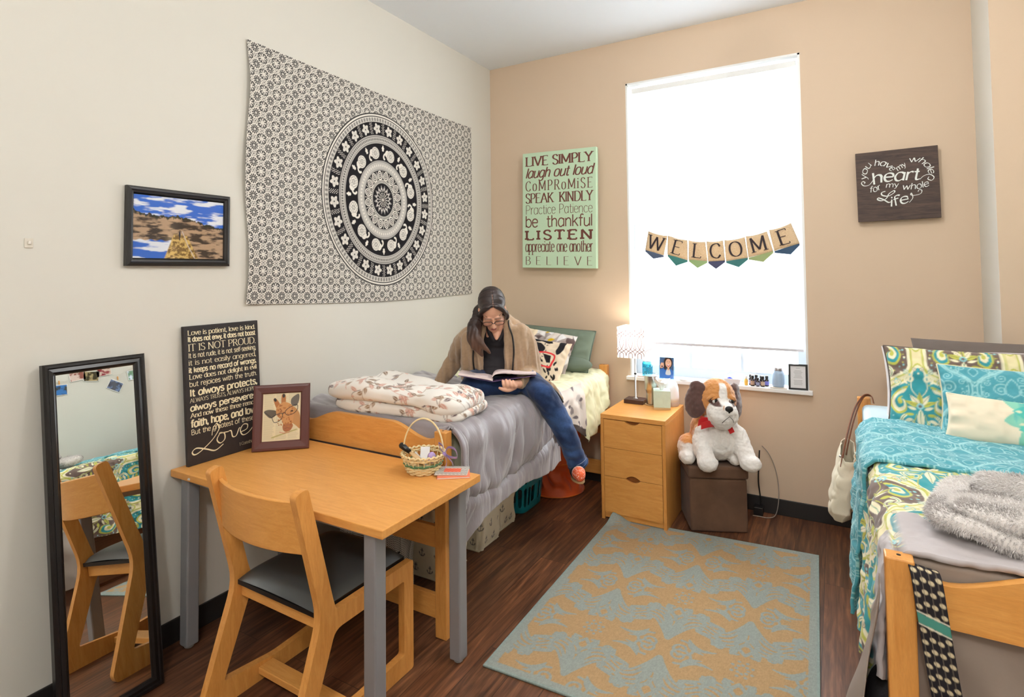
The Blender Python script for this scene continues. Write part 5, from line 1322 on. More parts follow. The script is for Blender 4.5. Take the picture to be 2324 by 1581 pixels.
cc.mask(sstep(.0, .003, .175-.045*pet**1.2-r_), AQ2); cc.mask(sstep(0, .003, .145-.035*(1-pet)-r_), AQ); cc.mask(sstep(.3, .7, vnoise(cc.U*26, cc.V*26, 0, 2))*(r_ < .14)*.5, S(62, 178, 186))
for k, R_ in ((24, .082), (16, .115), (12, .055)):
    for i in range(k):
        a = 2*PI*i/k; cc.leaf(u0+R_*math.cos(a), v0+R_*math.sin(a), .012 if k > 20 else .020, .006 if k > 20 else .011, a, S(226, 226, 196))
cc.poly([(u0+(.036 if i % 2 == 0 else .018)*math.cos(PI*i/6+PI/6), v0+(.036 if i % 2 == 0 else .018)*math.sin(PI*i/6+PI/6)) for i in range(12)], YL)
g, e = pillow('cream_pillow', 'small cream pillow with aqua medallion and yellow star on the right bed',   .45, .19, .11, lean(3.125, -1.155, .960, .50, -.10, -.06), M['cloth_print'], cc, S(230, 216, 190), nu=150, nv=100, seed=18, crease=.008)
MB().tube(e[::3], .004, 6, closed=True).build('cord', mat('pale_cord', S(236, 228, 204), .9), g, smooth=True)

# fur throw
def fur():
    r = thing('fur_throw', 'white and grey faux fur throw folded at the foot of the right bed', 'throw', (3.05, -2.1, .9))
    def furry(nm, X, Y, Z, n, L, dark, seed, wrap=True, flow=(-.5, -.8, -.1)):
        """the pile itself: a backing surface and n short tapering tufts growing from it"""
        nu, nv = X.shape; P = np.stack([X, Y, Z], -1); rg = np.random.default_rng(seed)
        du = (np.roll(P, -1, 0)-np.roll(P, 1, 0)) if wrap else np.gradient(P, axis=0); dv = np.gradient(P, axis=1)
        N = np.cross(du, dv); N /= np.linalg.norm(N, axis=-1, keepdims=True)+1e-9
        ctr = P.reshape(-1, 3).mean(0); 
        if ((P-ctr)*N).sum(-1).mean() < 0: N = -N
        area = np.linalg.norm(np.cross(du, dv), axis=-1).ravel(); area[~np.isfinite(area)] = 0; k = rg.choice(len(area), n, p=area/area.sum())
        p = P.reshape(-1, 3)[k]+rg.normal(0, .002, (n, 3)); nn = N.reshape(-1, 3)[k]
        fl = np.array(flow)+.5*np.stack([vnoise(p[:, 0]*14, p[:, 1]*14, p[:, 2]*14, seed+q) for q in (1, 2, 3)], -1)
        d = nn*.75+fl*.55+rg.normal(0, .22, (n, 3)); d /= np.linalg.norm(d, axis=1, keepdims=True); l = (L*(.6+.7*rg.random(n)))[:, None]
        s_ = np.cross(d, rg.normal(0, 1, (n, 3))); s_ /= np.linalg.norm(s_, axis=1, keepdims=True)+1e-9; w = .0007
        a, b, m1, m2, t = p-s_*w, p+s_*w, p+d*l*.55-s_*w*.8-nn*0, p+d*l*.55+s_*w*.8, p+d*l-np.array((0, 0, 1))*l*.15
        V = np.concatenate([P.reshape(-1, 3), a, b, m2, m1, t]); o = nu*nv; i_ = np.arange(n)
        F = np.concatenate([gridfaces(nu, nv, wrap), np.stack([o+i_, o+n+i_, o+2*n+i_, o+3*n+i_], 1), np.stack([o+3*n+i_, o+2*n+i_, o+4*n+i_, o+4*n+i_], 1)[:, [0, 1, 2, 2]]])
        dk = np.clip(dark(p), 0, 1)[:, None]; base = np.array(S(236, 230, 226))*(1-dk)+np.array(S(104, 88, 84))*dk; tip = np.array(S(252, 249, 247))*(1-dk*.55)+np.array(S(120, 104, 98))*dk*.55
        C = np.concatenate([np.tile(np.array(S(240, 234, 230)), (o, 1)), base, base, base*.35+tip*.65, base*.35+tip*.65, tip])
        fl4 = F[:, 2] == F[:, 3]; faces = [list(map(int, f)) if not q else list(map(int, f[:3])) for f, q in zip(F, fl4)]
        mesh_obj(nm, V, faces, M['fur'], r, False, C)
    x, y, z = boxy(240, 120, .36)
    X = 3.105+x*.365+.05*y; Y = -2.125+y*.215-.05*x; Z = .935+z*.034+.012*vnoise(X*9, Y*9, 0, 3)
    furry('folded_layer', X, Y, Z, 85000, .011, lambda p: sstep(.15, .7, fbm(p[:, 0]*11, p[:, 1]*16, p[:, 2]*10, 4, 3))*.6, 3)
    t = np.linspace(0, 1, 120); a = np.linspace(0, 2*PI, 60); Tt, Aa = np.meshgrid(t, a, indexing='ij')
    R = (.026+.028*np.sin(PI*np.clip(Tt*.9+.12, 0, 1)))*(sstep(0, .06, Tt)*.8+.2); nx_, nz_ = np.cos(Aa), np.sin(Aa)
    X = 2.835+.50*Tt-.3*nx_*R; Y = -2.06-.20*Tt-.05*np.sin(Tt*3)+nx_*R*1.5; Z = .975+.012*np.sin(Tt*6)+nz_*R
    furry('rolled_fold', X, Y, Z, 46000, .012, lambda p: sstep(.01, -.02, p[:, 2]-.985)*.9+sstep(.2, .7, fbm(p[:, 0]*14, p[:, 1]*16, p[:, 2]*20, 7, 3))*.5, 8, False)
    X = 3.10+x*.34; Y = -2.255+y*.085-.06*x; Z = .965+z*.030+.01*vnoise(X*9, Y*9, 0, 6)
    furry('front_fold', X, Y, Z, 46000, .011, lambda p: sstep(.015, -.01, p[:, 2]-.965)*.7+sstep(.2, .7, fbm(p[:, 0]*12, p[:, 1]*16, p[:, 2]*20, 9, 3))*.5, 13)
M['fur'] = vmat('faux_fur', 1.0, 0, 260, .05, .3)
fur()

# tote bag on the head post
def tote():
    r = thing('canvas_tote', 'cream canvas tote with brown strap hanging from the head post of the right bed', 'bag', (2.50, -.52, .48))
    nu, nv = 90, 70; U, V = np.meshgrid(np.linspace(0, 2*PI, nu, endpoint=False), np.linspace(0, 1, nv), indexing='ij'); sp = lambda t, p: np.sign(t)*np.abs(t)**p
    w = np.interp(V, [0, .06, .2, .6, 1], [.5, .82, 1.0, .92, .72]); d = np.interp(V, [0, .1, .4, 1], [.35, .8, 1, .55])
    x = 2.512+.045*V+sp(np.cos(U), .55)*.058*d; y = -.66+sp(np.sin(U), .45)*.150*w; z = .305+V*.345+.03*np.sin(U)*V
    n = .010*vnoise(U*2+3, V*6, 0, 4)+.008*np.sin(V*16+np.sin(U)*3)*sstep(.8, .3, V)
    grid_obj('body', x-np.abs(n)*1.2, y+n*.4, z, mat('cream_canvas', S(228, 218, 194), .8, bump=.25, bscale=500), r, None, wrapu=True, thick=.003)
    LE = mat('brown_leather', S(140, 84, 58), .5)
    MB().strip(catmull([(2.520, -.75, .585), (2.548, -.70, .72), (2.588, -.58, .84), (2.632, -.508, .902), (2.668, -.485, .905), (2.678, -.51, .87)], 7), .034, .003, wdir=(.2, 1, -.35)).build('strap', LE, r)
    MB().strip(catmull([(2.545, -.58, .60), (2.565, -.57, .70), (2.598, -.54, .82), (2.636, -.495, .897), (2.672, -.47, .898)], 7), .022, .003, wdir=(.2, 1, -.35)).build('strap', LE, r)
    MB().ball((2.519, -.752, .64), .007, 10).build('rivet', M['steel'], r)
tote()
# patterned bag strap on the foot post, backpack behind it
def strapbag():
    r = thing('woven_backpack', 'black backpack with dotted woven strap hung at the foot post of the right bed', 'bag', (2.72, -2.30, .45))
    sp = lambda t, p: np.sign(t)*np.abs(t)**p
    U, V = np.meshgrid(np.linspace(-PI, PI, 60, endpoint=False), np.linspace(-PI/2+.02, PI/2-.02, 40), indexing='ij')
    x = sp(np.cos(V), .5)*sp(np.cos(U), .5); y = sp(np.cos(V), .5)*sp(np.sin(U), .5); z = sp(np.sin(V), .6)
    grid_obj('body', 2.660+x*.105, -2.265+y*.062, .325+z*.22, mat('black_nylon', S(26, 23, 26), .6, bump=.2, bscale=200), r, None, wrapu=True)
    def dots(L, w, n):
        c = Canvas(w, L, .0015, S(40, 36, 40)); CRM = S(206, 190, 156)
        for k in range(4):
            for j in range(int(L/.026)): c.ell(w*(k+.5)/4, .010+j*.026+.006*(k % 2)+.004*k, w*.095, .0052, CRM)
            c.stroke([(w*(k+.5)/4-.002, 0), (w*(k+.5)/4-.002, L)], .0012, S(120, 110, 96))
        c.poly([(0, L*.52), (w, L*.50), (w, L*.545), (0, L*.565)], S(76, 140, 126)); c.stroke([(0, L*.515), (w, L*.495)], .003, S(220, 214, 196)); c.stroke([(0, L*.57), (w, L*.55)], .003, S(220, 214, 196))
        return c
    path = catmull([(2.678, -2.33, .80), (2.680, -2.362, .856), (2.682, -2.395, .874), (2.686, -2.420, .858), (2.694, -2.428, .78), (2.708, -2.430, .66), (2.722, -2.428, .56), (2.734, -2.425, .50)], 14)
    d = np.r_[0, np.cumsum(np.linalg.norm(np.diff(path, axis=0), axis=1))]; w = .062; c = dots(d[-1], w, 4)
    ss, ww = np.meshgrid(np.linspace(0, d[-1], 260), np.linspace(0, w, 42), indexing='ij')
    P = [np.interp(ss, d, path[:, i]) for i in range(3)]
    grid_obj('strap', P[0]+(ww-w/2)*.98, P[1], P[2]-(ww-w/2)*.15, M['cloth_print'], r, c.sample(ww, d[-1]-ss), thick=.003)
    c2 = Canvas(.085, .12, .0012, S(126, 186, 170)); W_ = S(214, 218, 206); uu = np.abs((c2.U/.042) % 1-.5)+np.abs((c2.V/.042) % 1-.5); c2.mask(sstep(.3, .7, .5+.5*np.cos(uu*30)), W_)
    U, V = np.meshgrid(np.linspace(0, 1, 60), np.linspace(0, 1, 70), indexing='ij'); X = 2.700+U*.085-.01*V; Z = .40+V*.115+.018*np.sin(U*PI)*V; Y = -2.432-.008*np.sin(PI*U)*np.sin(PI*V)
    grid_obj('patterned_end', X, Y, Z, M['cloth_print'], r, c2.sample(U*.085, V*.12), thick=.004)
strapbag()
# wooden drawer chest under the right bed
r = thing('underbed_chest', 'brown wooden drawer chest pushed under the right bed', 'chest', (3.0, -1.3, 0))
WB = wood('chestnut_veneer', S(130, 84, 50), S(104, 64, 38), (9, 1.2, 9), .4)
MB().box(2.70, 3.2, -1.95, -.75, .0, .42).build('carcass', WB, r, bevel=.003)
for y0, y1 in ((-1.94, -1.36), (-1.34, -.76)): d_ = MB().box(2.684, 2.7, y0, y1, .02, .40).build('drawer', WB, r, bevel=.003); MB().box(2.678, 2.684, (y0+y1)/2-.06, (y0+y1)/2+.06, .30, .315).build('pull', M['black'], d_)
# ------------------------------------------------------------------ nightstand with three drawers
NX0, NX1, NY0, NY1, NZ = 1.182, 1.598, -.592, -.105, .664
r = thing('nightstand', 'maple three drawer nightstand between the left bed and the ottoman', 'nightstand', (1.39, -.35, 0))
MB().box(NX0, NX1, NY0, NY1, NZ-.028, NZ).build('top', M['maple'], r, bevel=.002)
MB().box(NX0, NX0+.020, NY0, NY1, .001, NZ-.0285).build('side_panel', M['maple_z'], r, bevel=.0015)
MB().box(NX1-.020, NX1, NY0, NY1, .001, NZ-.0285).build('side_panel', M['maple_z'], r, bevel=.0015)
MB().box(NX0+.02, NX1-.02, NY1-.012, NY1, .03, NZ-.029).build('back_panel', M['maple'], r)
MB().box(NX0+.021, NX1-.021, NY0+.024, NY0+.030, .045, NZ-.03).build('dust_panel', wood('dark_maple', S(150, 92, 44), S(132, 78, 36), (1.2, 9, 9)), r)
MB().box(NX0+.021, NX1-.021, NY0+.012, NY0+.03, .012, .045).build('plinth', M['maple'], r)
def drawer(z0, z1, top_n, bot_n):
    x0, x1, cx = NX0+.0225, NX1-.0225, (NX0+NX1)/2; hw, dp = .048, .020
    P = [(x0, z0)]
    arc = [(-1+2*i/14) for i in range(15)]
    if bot_n: P += [(cx+a*hw, z0+dp*(1-a*a)) for a in arc]
    P += [(x1, z0), (x1, z1)]
    if top_n: P += [(cx-a*hw, z1-dp*(1-a*a)) for a in arc]
    P += [(x0, z1)]
    d = MB().prism(P, .021, 'y', off=NY0+.001).build('drawer', M['maple'], r, auto=.5)
drawer(.456, .632, True, False); drawer(.2765, .4535, False, True); drawer(.046, .274, True, False)

# bedside lamp
LX, LY = 1.290, -.190
lamp = thing('table_lamp', 'table lamp with square trellis print shade on the nightstand', 'lamp', (LX, LY, NZ))
MB().box(LX-.068, LX+.068, LY-.055, LY+.055, NZ+.0005, NZ+.028).build('base', wood('dark_walnut', S(84, 56, 48), S(64, 42, 36), (1, 8, 8), .4), lamp, bevel=.002)
st = MB().lathe([(.016, .028), (.016, .032), (.0055, .034), (.0055, .47), (.008, .475)], (LX, LY, NZ), 14).build('stem', M['steel'], lamp, smooth=True)
MB().ball((LX, LY, NZ+.20), .009, 12).build('switch_knob', M['black'], st, smooth=True)
def shade():
    w, h, z0 = .190, .212, .983; st_ = .0022; c = Canvas(w, h, st_, S(244, 242, 240)); K = S(96, 60, 74); lw = .0040; p = w/3
    for i in range(-1, 4):
        x = p*(i+.5)
        for q in (-1, 1):
            c.stroke([(x+q*p*.20, h), (x+q*p*.20, h*.86), (x-q*p*.62, h*.70), (x-q*p*.62, h*.66)], lw, K); c.stroke([(x+q*p*.20, 0), (x+q*p*.20, h*.14), (x-q*p*.62, h*.30), (x-q*p*.62, h*.34)], lw, K)
            c.stroke(catmull([(x+q*p*.5, h*.92), (x+q*p*.40, h*.82), (x-q*p*.02, h*.70), (x-q*p*.24, h*.5), (x-q*p*.02, h*.30), (x+q*p*.40, h*.18), (x+q*p*.5, h*.08)], 7), lw, K)
        c.stroke([(x-p*.5, h*.66), (x-p*.5, h*.34)], lw, K)
    nu, nv = c.nu, c.nv; V = []; C = []; Fs = []; b = 0
    for k in range(4):
        a = k*PI/2; co, si = round(math.cos(a)), round(math.sin(a)); u = c.U-w/2; d = -w/2
        x = LX+u*co-d*si; y = LY+u*si+d*co
        V.append(np.stack([x, y, z0+c.V], -1).reshape(-1, 3)); C.append(c.A.reshape(-1, 3)); Fs.append(gridfaces(nu, nv)+b); b += nu*nv
    t = NT('lamp_shade_linen'); t.n.remove(t.b); at = t.node('ShaderNodeAttribute', _attribute_name='Col')
    d = t.n.new('ShaderNodeBsdfDiffuse'); tl = t.n.new('ShaderNodeBsdfTranslucent'); mx = t.n.new('ShaderNodeMixShader'); mx.inputs[0].default_value = .42
    t.link(at.outputs[0], d.inputs[0]); t.link(at.outputs[0], tl.inputs[0]); t.link(d.outputs[0], mx.inputs[1]); t.link(tl.outputs[0], mx.inputs[2]); t.link(mx.outputs[0], t.out.inputs[0])
    s_ = mesh_obj('shade', np.concatenate(V), np.concatenate(Fs), t.m, lamp, False, np.concatenate(C))
    m = MB()
    for a in (0, PI/2): m.tube([(LX-.09*math.cos(a), LY-.09*math.sin(a), 1.17), (LX+.09*math.cos(a), LY+.09*math.sin(a), 1.17)], .0015, 5)
    m.build('spider', M['steel'], s_)
    t2 = NT('lit_bulb'); t2.b.inputs['Emission Color'].default_value = (1, .86, .68, 1); t2.b.inputs['Emission Strength'].default_value = 3
    MB().ball((LX, LY, NZ+.435), (.026, .026, .034), 16).build('bulb', t2.m, lamp, smooth=True)
    d = bpy.data.lights.new('bulb_light', 'POINT'); d.energy = LAMP_W; d.color = (1, .88, .72); d.shadow_soft_size = .04
    o = bpy.data.objects.new('bulb_light', d); link(o, lamp); o.location = (0, 0, .475+.02)
shade()
# tumbler on a coaster, tissue box, white diffuser
tag(MB().lathe([(.044, 0.0005), (.046, .002), (.046, .005), (.044, .006)], (1.405, -.205, NZ), 28).build('coaster', wood('pale_cork', S(200, 164, 120), S(180, 144, 100), (4, 4, 4), .8), None, auto=.6), 'round cork coaster under the steel tumbler', 'coaster')
r = thing('tumbler', 'brushed steel tumbler on the nightstand between lamp and tissue box', 'tumbler', (1.405, -.205, NZ+.006))
MB().lathe([(.030, .0005), (.033, .003), (.034, .07), (.036, .088), (.043, .100), (.0445, .19), (.0445, .194)], (1.405, -.205, NZ+.0062), 28).build('body', M['steel'], r, auto=.8)
MB().lathe([(.0445, .194), (.046, .197), (.045, .206), (.034, .207), (.034, .203), (.002, .203)], (1.405, -.205, NZ+.0062), 28).build('lid', glass_mat('clear_lid', (.80, .88, .90)), r, auto=.6)
TBX = Matrix.Translation((1.492, -.262, NZ+.0005)) @ rotm('Z', .30)
r = thing('tissue_box', 'pale mint tissue box with a tissue pulled out on the nightstand', 'tissue box', (1.492, -.262, NZ))
MB().box(-.054, .054, -.054, .054, .012, .122, TBX).build('carton', mat('mint_card', S(200, 222, 208), .6, var=.05, vscale=30), r, bevel=.002)
MB().box(-.0545, .0545, -.0545, .0545, 0, .012, TBX).build('base_band', mat('tan_card', S(206, 178, 132), .6), r)
U, V = np.meshgrid(np.linspace(0, 2*PI, 60, endpoint=False), np.linspace(0, 1, 26), indexing='ij'); R = .012+.036*V**1.3+.012*V*np.sin(U*3+1)+.006*np.sin(U*7+V*5)*V
X = R*np.cos(U); Y = R*np.sin(U)*.6; Z = .121+.060*V+.018*V*np.sin(U*2+.5)+.006*np.cos(U*5)*V; MT = np.array(TBX); P = np.stack([X, Y, Z], -1)@MT[:3, :3].T+MT[:3, 3]
grid_obj('tissue', P[..., 0], P[..., 1], P[..., 2], mat('white_tissue', S(246, 246, 248), .9), r, None, wrapu=True, thick=.0008)
r = thing('aroma_diffuser', 'small white rounded aroma diffuser behind the tissue box on the nightstand', 'diffuser', (1.535, -.165, NZ))
MB().lathe([(.042, .0005), (.046, .006), (.046, .03)], (1.535, -.165, NZ), 28).build('base', mat('warm_grey_plastic', S(196, 184, 178), .4), r, auto=.8)
MB().lathe([(.046, .031), (.047, .06), (.044, .12), (.036, .150), (.022, .165), (.004, .170)], (1.535, -.165, NZ), 28).build('cover', mat('white_plastic', S(240, 240, 244), .3), r, smooth=True)

# ------------------------------------------------------------------ on the window sill
SZ = WZ0+.0145
def mapx(px): return px
r = thing('glass_jar', 'turquoise glass jar of silver pieces on the sill behind the lamp', 'jar', (1.322, -.018, SZ+.008))
pp = thing('paper_stack', 'low stack of papers under the turquoise jar on the sill', 'papers', (1.33, -.01, SZ))
for k, (a, col) in enumerate(((.1, S(236, 200, 190)), (-.05, S(240, 238, 236)), (.02, S(238, 226, 220)))):
    MB().box(-.07, .07, -.030, .045, k*.0026, k*.0026+.0022, T(1.325, -.004, SZ+.0003) @ rotm('Z', a*.3)).build('sheet', mat('sheet_paper', col, .8), pp)
jz = SZ+.0088
MB().lathe([(.034, 0), (.037, .004), (.037, .085), (.033, .094), (.034, .102), (.0325, .102), (.031, .094), (.0345, .085), (.0345, .006)], (1.322, -.004, jz), 28, cap=False).build('glass', glass_mat('turquoise_glass', (.42, .80, .88)), r, smooth=True)
mb = MB()
for i in range(60):
    a, q = RNG.random()*6.28, RNG.random()**.5*.028; z = .012+RNG.random()*.07; Mx = T(1.322+q*math.cos(a), -.004+q*math.sin(a), jz+z) @ Euler((RNG.random()*3, RNG.random()*3, RNG.random()*3)).to_matrix().to_4x4(); mb.box(-.006, .006, -.004, .004, -.001, .001, Mx)
mb.build('silver_pieces', mat('silver_foil', S(210, 214, 216), .2, 1.0), r)
MB().lathe([(.0345, .1022), (.0345, .108), (.002, .110)], (1.322, -.004, jz), 24).build('lid', mat('pewter_lid', S(170, 176, 180), .35, .9), r, smooth=False)
# portrait print in a clear stand
r = thing('portrait_photo', 'blue portrait photo of a laughing person in a clear stand on the sill', 'photo', (1.465, -.015, SZ))
Mx = plane_m((1.412, -.024, SZ+.001), (1, .02, 0), (0, .10, 1)); c = Canvas(.104, .150, .0011, S(64, 92, 132)); n = fbm(c.U*60, c.V*40, 0, 6, 3); c.A *= (1+.25*n[..., None]).clip(.5, 1.5)
SK = S(226, 178, 150)
c.poly(catmull([(.0, .0), (.0, .055), (.03, .070), (.05, .06), (.075, .068), (.104, .05), (.104, 0)], 5, True), S(60, 112, 190)); c.poly(catmull([(.045, .03), (.055, .068), (.072, .068), (.08, .03)], 5, True), S(204, 206, 210))
c.ell(.062, .112, .030, .042, S(54, 38, 36)); c.poly(catmull([(.038, .12), (.033, .08), (.042, .06), (.05, .09)], 5, True), S(54, 38, 36)); c.poly([(.056, .06), (.072, .06), (.07, .085), (.058, .085)], S(210, 160, 132)); c.ell(.064, .108, .021, .030, SK)
c.poly(catmull([(.052, .097), (.064, .101), (.077, .097), (.071, .086), (.058, .086)], 5, True), S(176, 84, 84)); c.poly(catmull([(.054, .0965), (.064, .099), (.075, .0965), (.064, .092)], 5, True), S(246, 240, 236))
for x in (.056, .072): c.stroke([(x-.004, .116), (x, .1175), (x+.004, .116)], .0018, S(60, 40, 36)); c.stroke([(x-.005, .123), (x+.005, .124)], .0014, S(80, 56, 48))
c.stroke([(.064, .112), (.066, .106), (.063, .105)], .0014, S(190, 130, 110))
c.poly(catmull([(.006, .075), (.008, .098), (.02, .106), (.032, .098), (.03, .08), (.016, .072)], 5, True), S(216, 166, 140)); 
for k in range(4): c.stroke([(.010+k*.006, .094), (.014+k*.005, .108)], .0045, S(222, 172, 146))
c.ell(.020, .084, .0055, .005, S(40, 40, 60)); c.mask(sstep(.004, .003, np.minimum(np.minimum(c.U, .104-c.U), np.minimum(c.V, .15-c.V))), S(150, 200, 236))
p = [np.array(Mx @ Vector(q)) for q in ((0, 0, 0), (.104, 0, 0), (0, .15, 0))]; Q = p[0]+(c.U/.104)[..., None]*(p[1]-p[0])+(c.V/.15)[..., None]*(p[2]-p[0])
grid_obj('print', Q[..., 0], Q[..., 1], Q[..., 2], M['photo'], r, c.A)
MB().box(-.003, .107, -.001, .155, -.006, -.0008, Mx).build('clear_holder', glass_mat('acrylic', (.86, .94, 1.0)), r)
MB().box(-.003, .107, .000, .004, -.006, .018, Mx).build('foot', glass_mat('acrylic_foot', (.86, .94, 1.0)), r)
tag(MB().lathe([(.036, .0004), (.038, .003), (.037, .009), (.030, .011), (.002, .011)], (1.585, -.008, SZ), 24).build('white_dish', M['white'], None, auto=.7), 'small round white dish lying on the sill beside the portrait photo', 'dish')
# white basket
r = thing('white_basket', 'small white basket with wire handle on the sill above the dog', 'basket', (1.92, -.0, SZ))
bx = T(1.905, -.003, SZ+.0005)
mb = MB(); V = []
for z, kx, ky in ((0, .042, .022), (.036, .052, .030)):
    V += [(-kx, -ky, z), (kx, -ky, z), (kx, ky, z), (-kx, ky, z)]
mb.add(V, [(0, 3, 2, 1), (0, 1, 5, 4), (1, 2, 6, 5), (2, 3, 7, 6), (3, 0, 4, 7)], bx)
o = mb.build('body', mat('white_wicker', S(226, 228, 238), .6, bump=.4, bscale=260), r); m = o.modifiers.new('t', 'SOLIDIFY'); m.thickness = .003
MB().tube([bx @ Vector((.05*math.cos(t), 0, .036+.045*math.sin(t))) for t in np.linspace(0, PI, 16)], .0014, 6).build('handle', M['white'], r, smooth=True)
tag(MB().ball((1.885, -.004, SZ+.034), (.016, .015, .014), 14).build('blue_ball', mat('blue_plastic', S(70, 84, 196), .3), None, smooth=True), 'small blue ball in the white basket on the sill', 'ball')
tag(MB().ball((1.922, -.004, SZ+.030), (.017, .014, .012), 14).build('clear_ornament', mat('pale_ornament', S(206, 214, 226), .15), None, smooth=True), 'pale glassy ornament in the white basket on the sill', 'ornament')
# oil bottles
def bottle(x, y, s, lc, label, white=False):
    r = thing('oil_bottle', label, 'bottle', (x, y, SZ), 'small oil bottles on the sill')
    MB().lathe([(.010*s, .0004), (.0125*s, .002), (.0125*s, .040*s), (.007*s, .047*s), (.007*s, .050*s)], (x, y, SZ), 18).build('glass', mat('amber_glass', S(44, 28, 26) if not white else S(240, 200, 110), .12), r, auto=.9)
    MB().lathe([(.0095*s, .050*s), (.0095*s, .067*s), (.008*s, .069*s), (.002, .069*s)], (x, y, SZ), 18).build('cap', M['black'] if not white else M['white'], r, auto=.9)
    MB().lathe([(.0127*s, .008*s), (.0127*s, .034*s)], (x, y, SZ), 18, cap=False).build('paper_label', mat('label', lc, .5), r, smooth=True)
bottle(1.988, -.012, .9, S(240, 190, 90), 'oil bottle with white cap and yellow label, leftmost of the row on the sill', True)
for i, (x, y, s, c_, l) in enumerate(((2.013, .020, 1.0, S(150, 150, 196), 'oil bottle, back row just right of the white capped one'), (2.028, -.014, 1.0, S(186, 156, 136), 'oil bottle with beige label, front row second from the left'), (2.047, .022, 1.0, S(84, 78, 110), 'oil bottle half hidden in the middle of the back row'), (2.060, -.018, .82, S(150, 156, 190), 'shortest oil bottle in the front row'), (2.078, .020, .95, S(110, 104, 130), 'oil bottle in the back row behind the beige labelled right one'), (2.090, -.014, 1.0, S(196, 172, 150), 'oil bottle with beige label, front row at the right'), (2.112, .012, 1.0, S(120, 120, 200), 'rightmost oil bottle with lilac label, next to the blue jar'))): bottle(x, y, s, c_, l)
# blue mason jar
tag(MB().box(2.135, 2.235, -.040, .045, .0004, .006, T(0, 0, SZ)).build('sandstone_coaster', mat('pale_stone', S(226, 216, 206), .8), None, bevel=.002), 'square pale stone coaster under the blue jar on the sill', 'coaster')
r = thing('mason_jar', 'pale blue painted jar with metal lid on the sill', 'jar', (2.182, -.0, SZ+.006))
MB().lathe([(.030, .0005), (.035, .004), (.0365, .012), (.0365, .085), (.034, .095), (.027, .104), (.027, .108)], (2.182, .0, SZ+.0062), 30).build('body', mat('pale_blue_glass', S(168, 194, 222), .25), r, smooth=True)
MB().lathe([(.0285, .106), (.0285, .121), (.027, .123), (.002, .123)], (2.182, 0, SZ+.0062), 30).build('lid', mat('lid_zinc', S(176, 172, 176), .35, .9), r, auto=.7)
# little black frame with a printed sheet
r = thing('small_black_frame', 'small black frame with a printed white sheet at the right end of the sill', 'picture', (2.295, -.0, SZ))
Mx = plane_m((2.243, -.036, SZ+.001), (1, .13, 0), (0, .14, 1)); mb = MB(); frame_ring(mb, .110, .160, [(0, 0), (0, .010), (.003, .012), (.010, .012), (.012, .006)], Mx); mb.build('frame', M['black'], r)
mb = MB(); mb.add([(.010, .010, .005), (.100, .010, .005), (.100, .150, .005), (.010, .150, .005)], [(0, 1, 2, 3)], Mx); mb.build('sheet', mat('sheet_white', S(226, 226, 228), .5), r)
mb = MB()
for k in range(13):
    if k in (1, 8): continue
    w_ = .03+.022*RNG.random() if k else .022; y_ = .134-k*.0085; mb.add([(.055-w_*.5, y_, .0054), (.055+w_*.5, y_, .0054), (.055+w_*.5, y_+.0022, .0054), (.055-w_*.5, y_+.0022, .0054)], [(0, 1, 2, 3)], Mx)
mb.build('printed_lines', mat('grey_print', S(150, 150, 154), .6), r)
mb = MB().box(.01, .1, .01, .15, 0, .004, Mx); mb.build('backing', M['black'], r)
mb = MB(); mb.strip([Mx @ Vector((.055, .12, -.001)), Vector((2.302, .055, SZ+.002))], .03, .003, wdir=(1, 0, 0)); mb.build('easel_leg', M['black'], r)

# ------------------------------------------------------------------ welcome banner across the blind
bn = thing('welcome_banner', 'burlap welcome banner strung across the window blind', 'banner', (1.83, -.02, 1.80))
pts = [[(1.361, 1.871), (1.446, 1.829), (1.459, 1.671), (1.326, 1.729), (1.385, 1.667)], [(1.492, 1.832), (1.628, 1.792), (1.628, 1.652), (1.487, 1.695), (1.545, 1.614)], [(1.637, 1.791), (1.749, 1.777), (1.761, 1.643), (1.634, 1.655), (1.692, 1.596)], [(1.756, 1.779), (1.865, 1.782), (1.876, 1.645), (1.764, 1.640), (1.815, 1.588)], [(1.873, 1.782), (2.004, 1.800), (2.021, 1.660), (1.880, 1.640), (1.961, 1.598)], [(2.010, 1.803), (2.140, 1.832), (2.176, 1.700), (2.022, 1.660), (2.113, 1.630)], [(2.152, 1.838), (2.283, 1.877), (2.330, 1.745), (2.180, 1.700), (2.276, 1.676)]]
def burlap():
    t = NT('burlap'); v = t.coords(); w1 = t.node('ShaderNodeTexNoise', Scale=340, Detail=2); t.link(v, w1.inputs[0])
    c = t.ramp(w1.outputs[0], [(.3, S(206, 178, 140)), (.7, S(240, 220, 190))]); t.link(c, t.b.inputs['Base Color']); t.b.inputs['Roughness'].default_value = .95; t.b.inputs['Specular IOR Level'].default_value = .1
    tl = t.n.new('ShaderNodeBsdfTranslucent'); t.link(c, tl.inputs[0]); mx = t.n.new('ShaderNodeMixShader'); mx.inputs[0].default_value = .22; t.link(t.b.outputs[0], mx.inputs[1]); t.link(tl.outputs[0], mx.inputs[2]); t.link(mx.outputs[0], t.out.inputs[0]); return t.m
BU = burlap(); tips = [mat('navy_felt', S(78, 92, 118), .9), mat('teal_felt', S(62, 124, 120), .9), mat('green_felt', S(150, 178, 124), .9), mat('slate_felt', S(74, 78, 108), .9), mat('sea_felt', S(66, 124, 124), .9), mat('moss_felt', S(156, 172, 120), .9), mat('deep_blue_felt', S(58, 84, 112), .9)]
INK = mat('dark_ink', S(52, 42, 48), .8)
fix = [[(0, 0), (.0, 0), (0, 0), (0, 0), (0, 0)]]*7
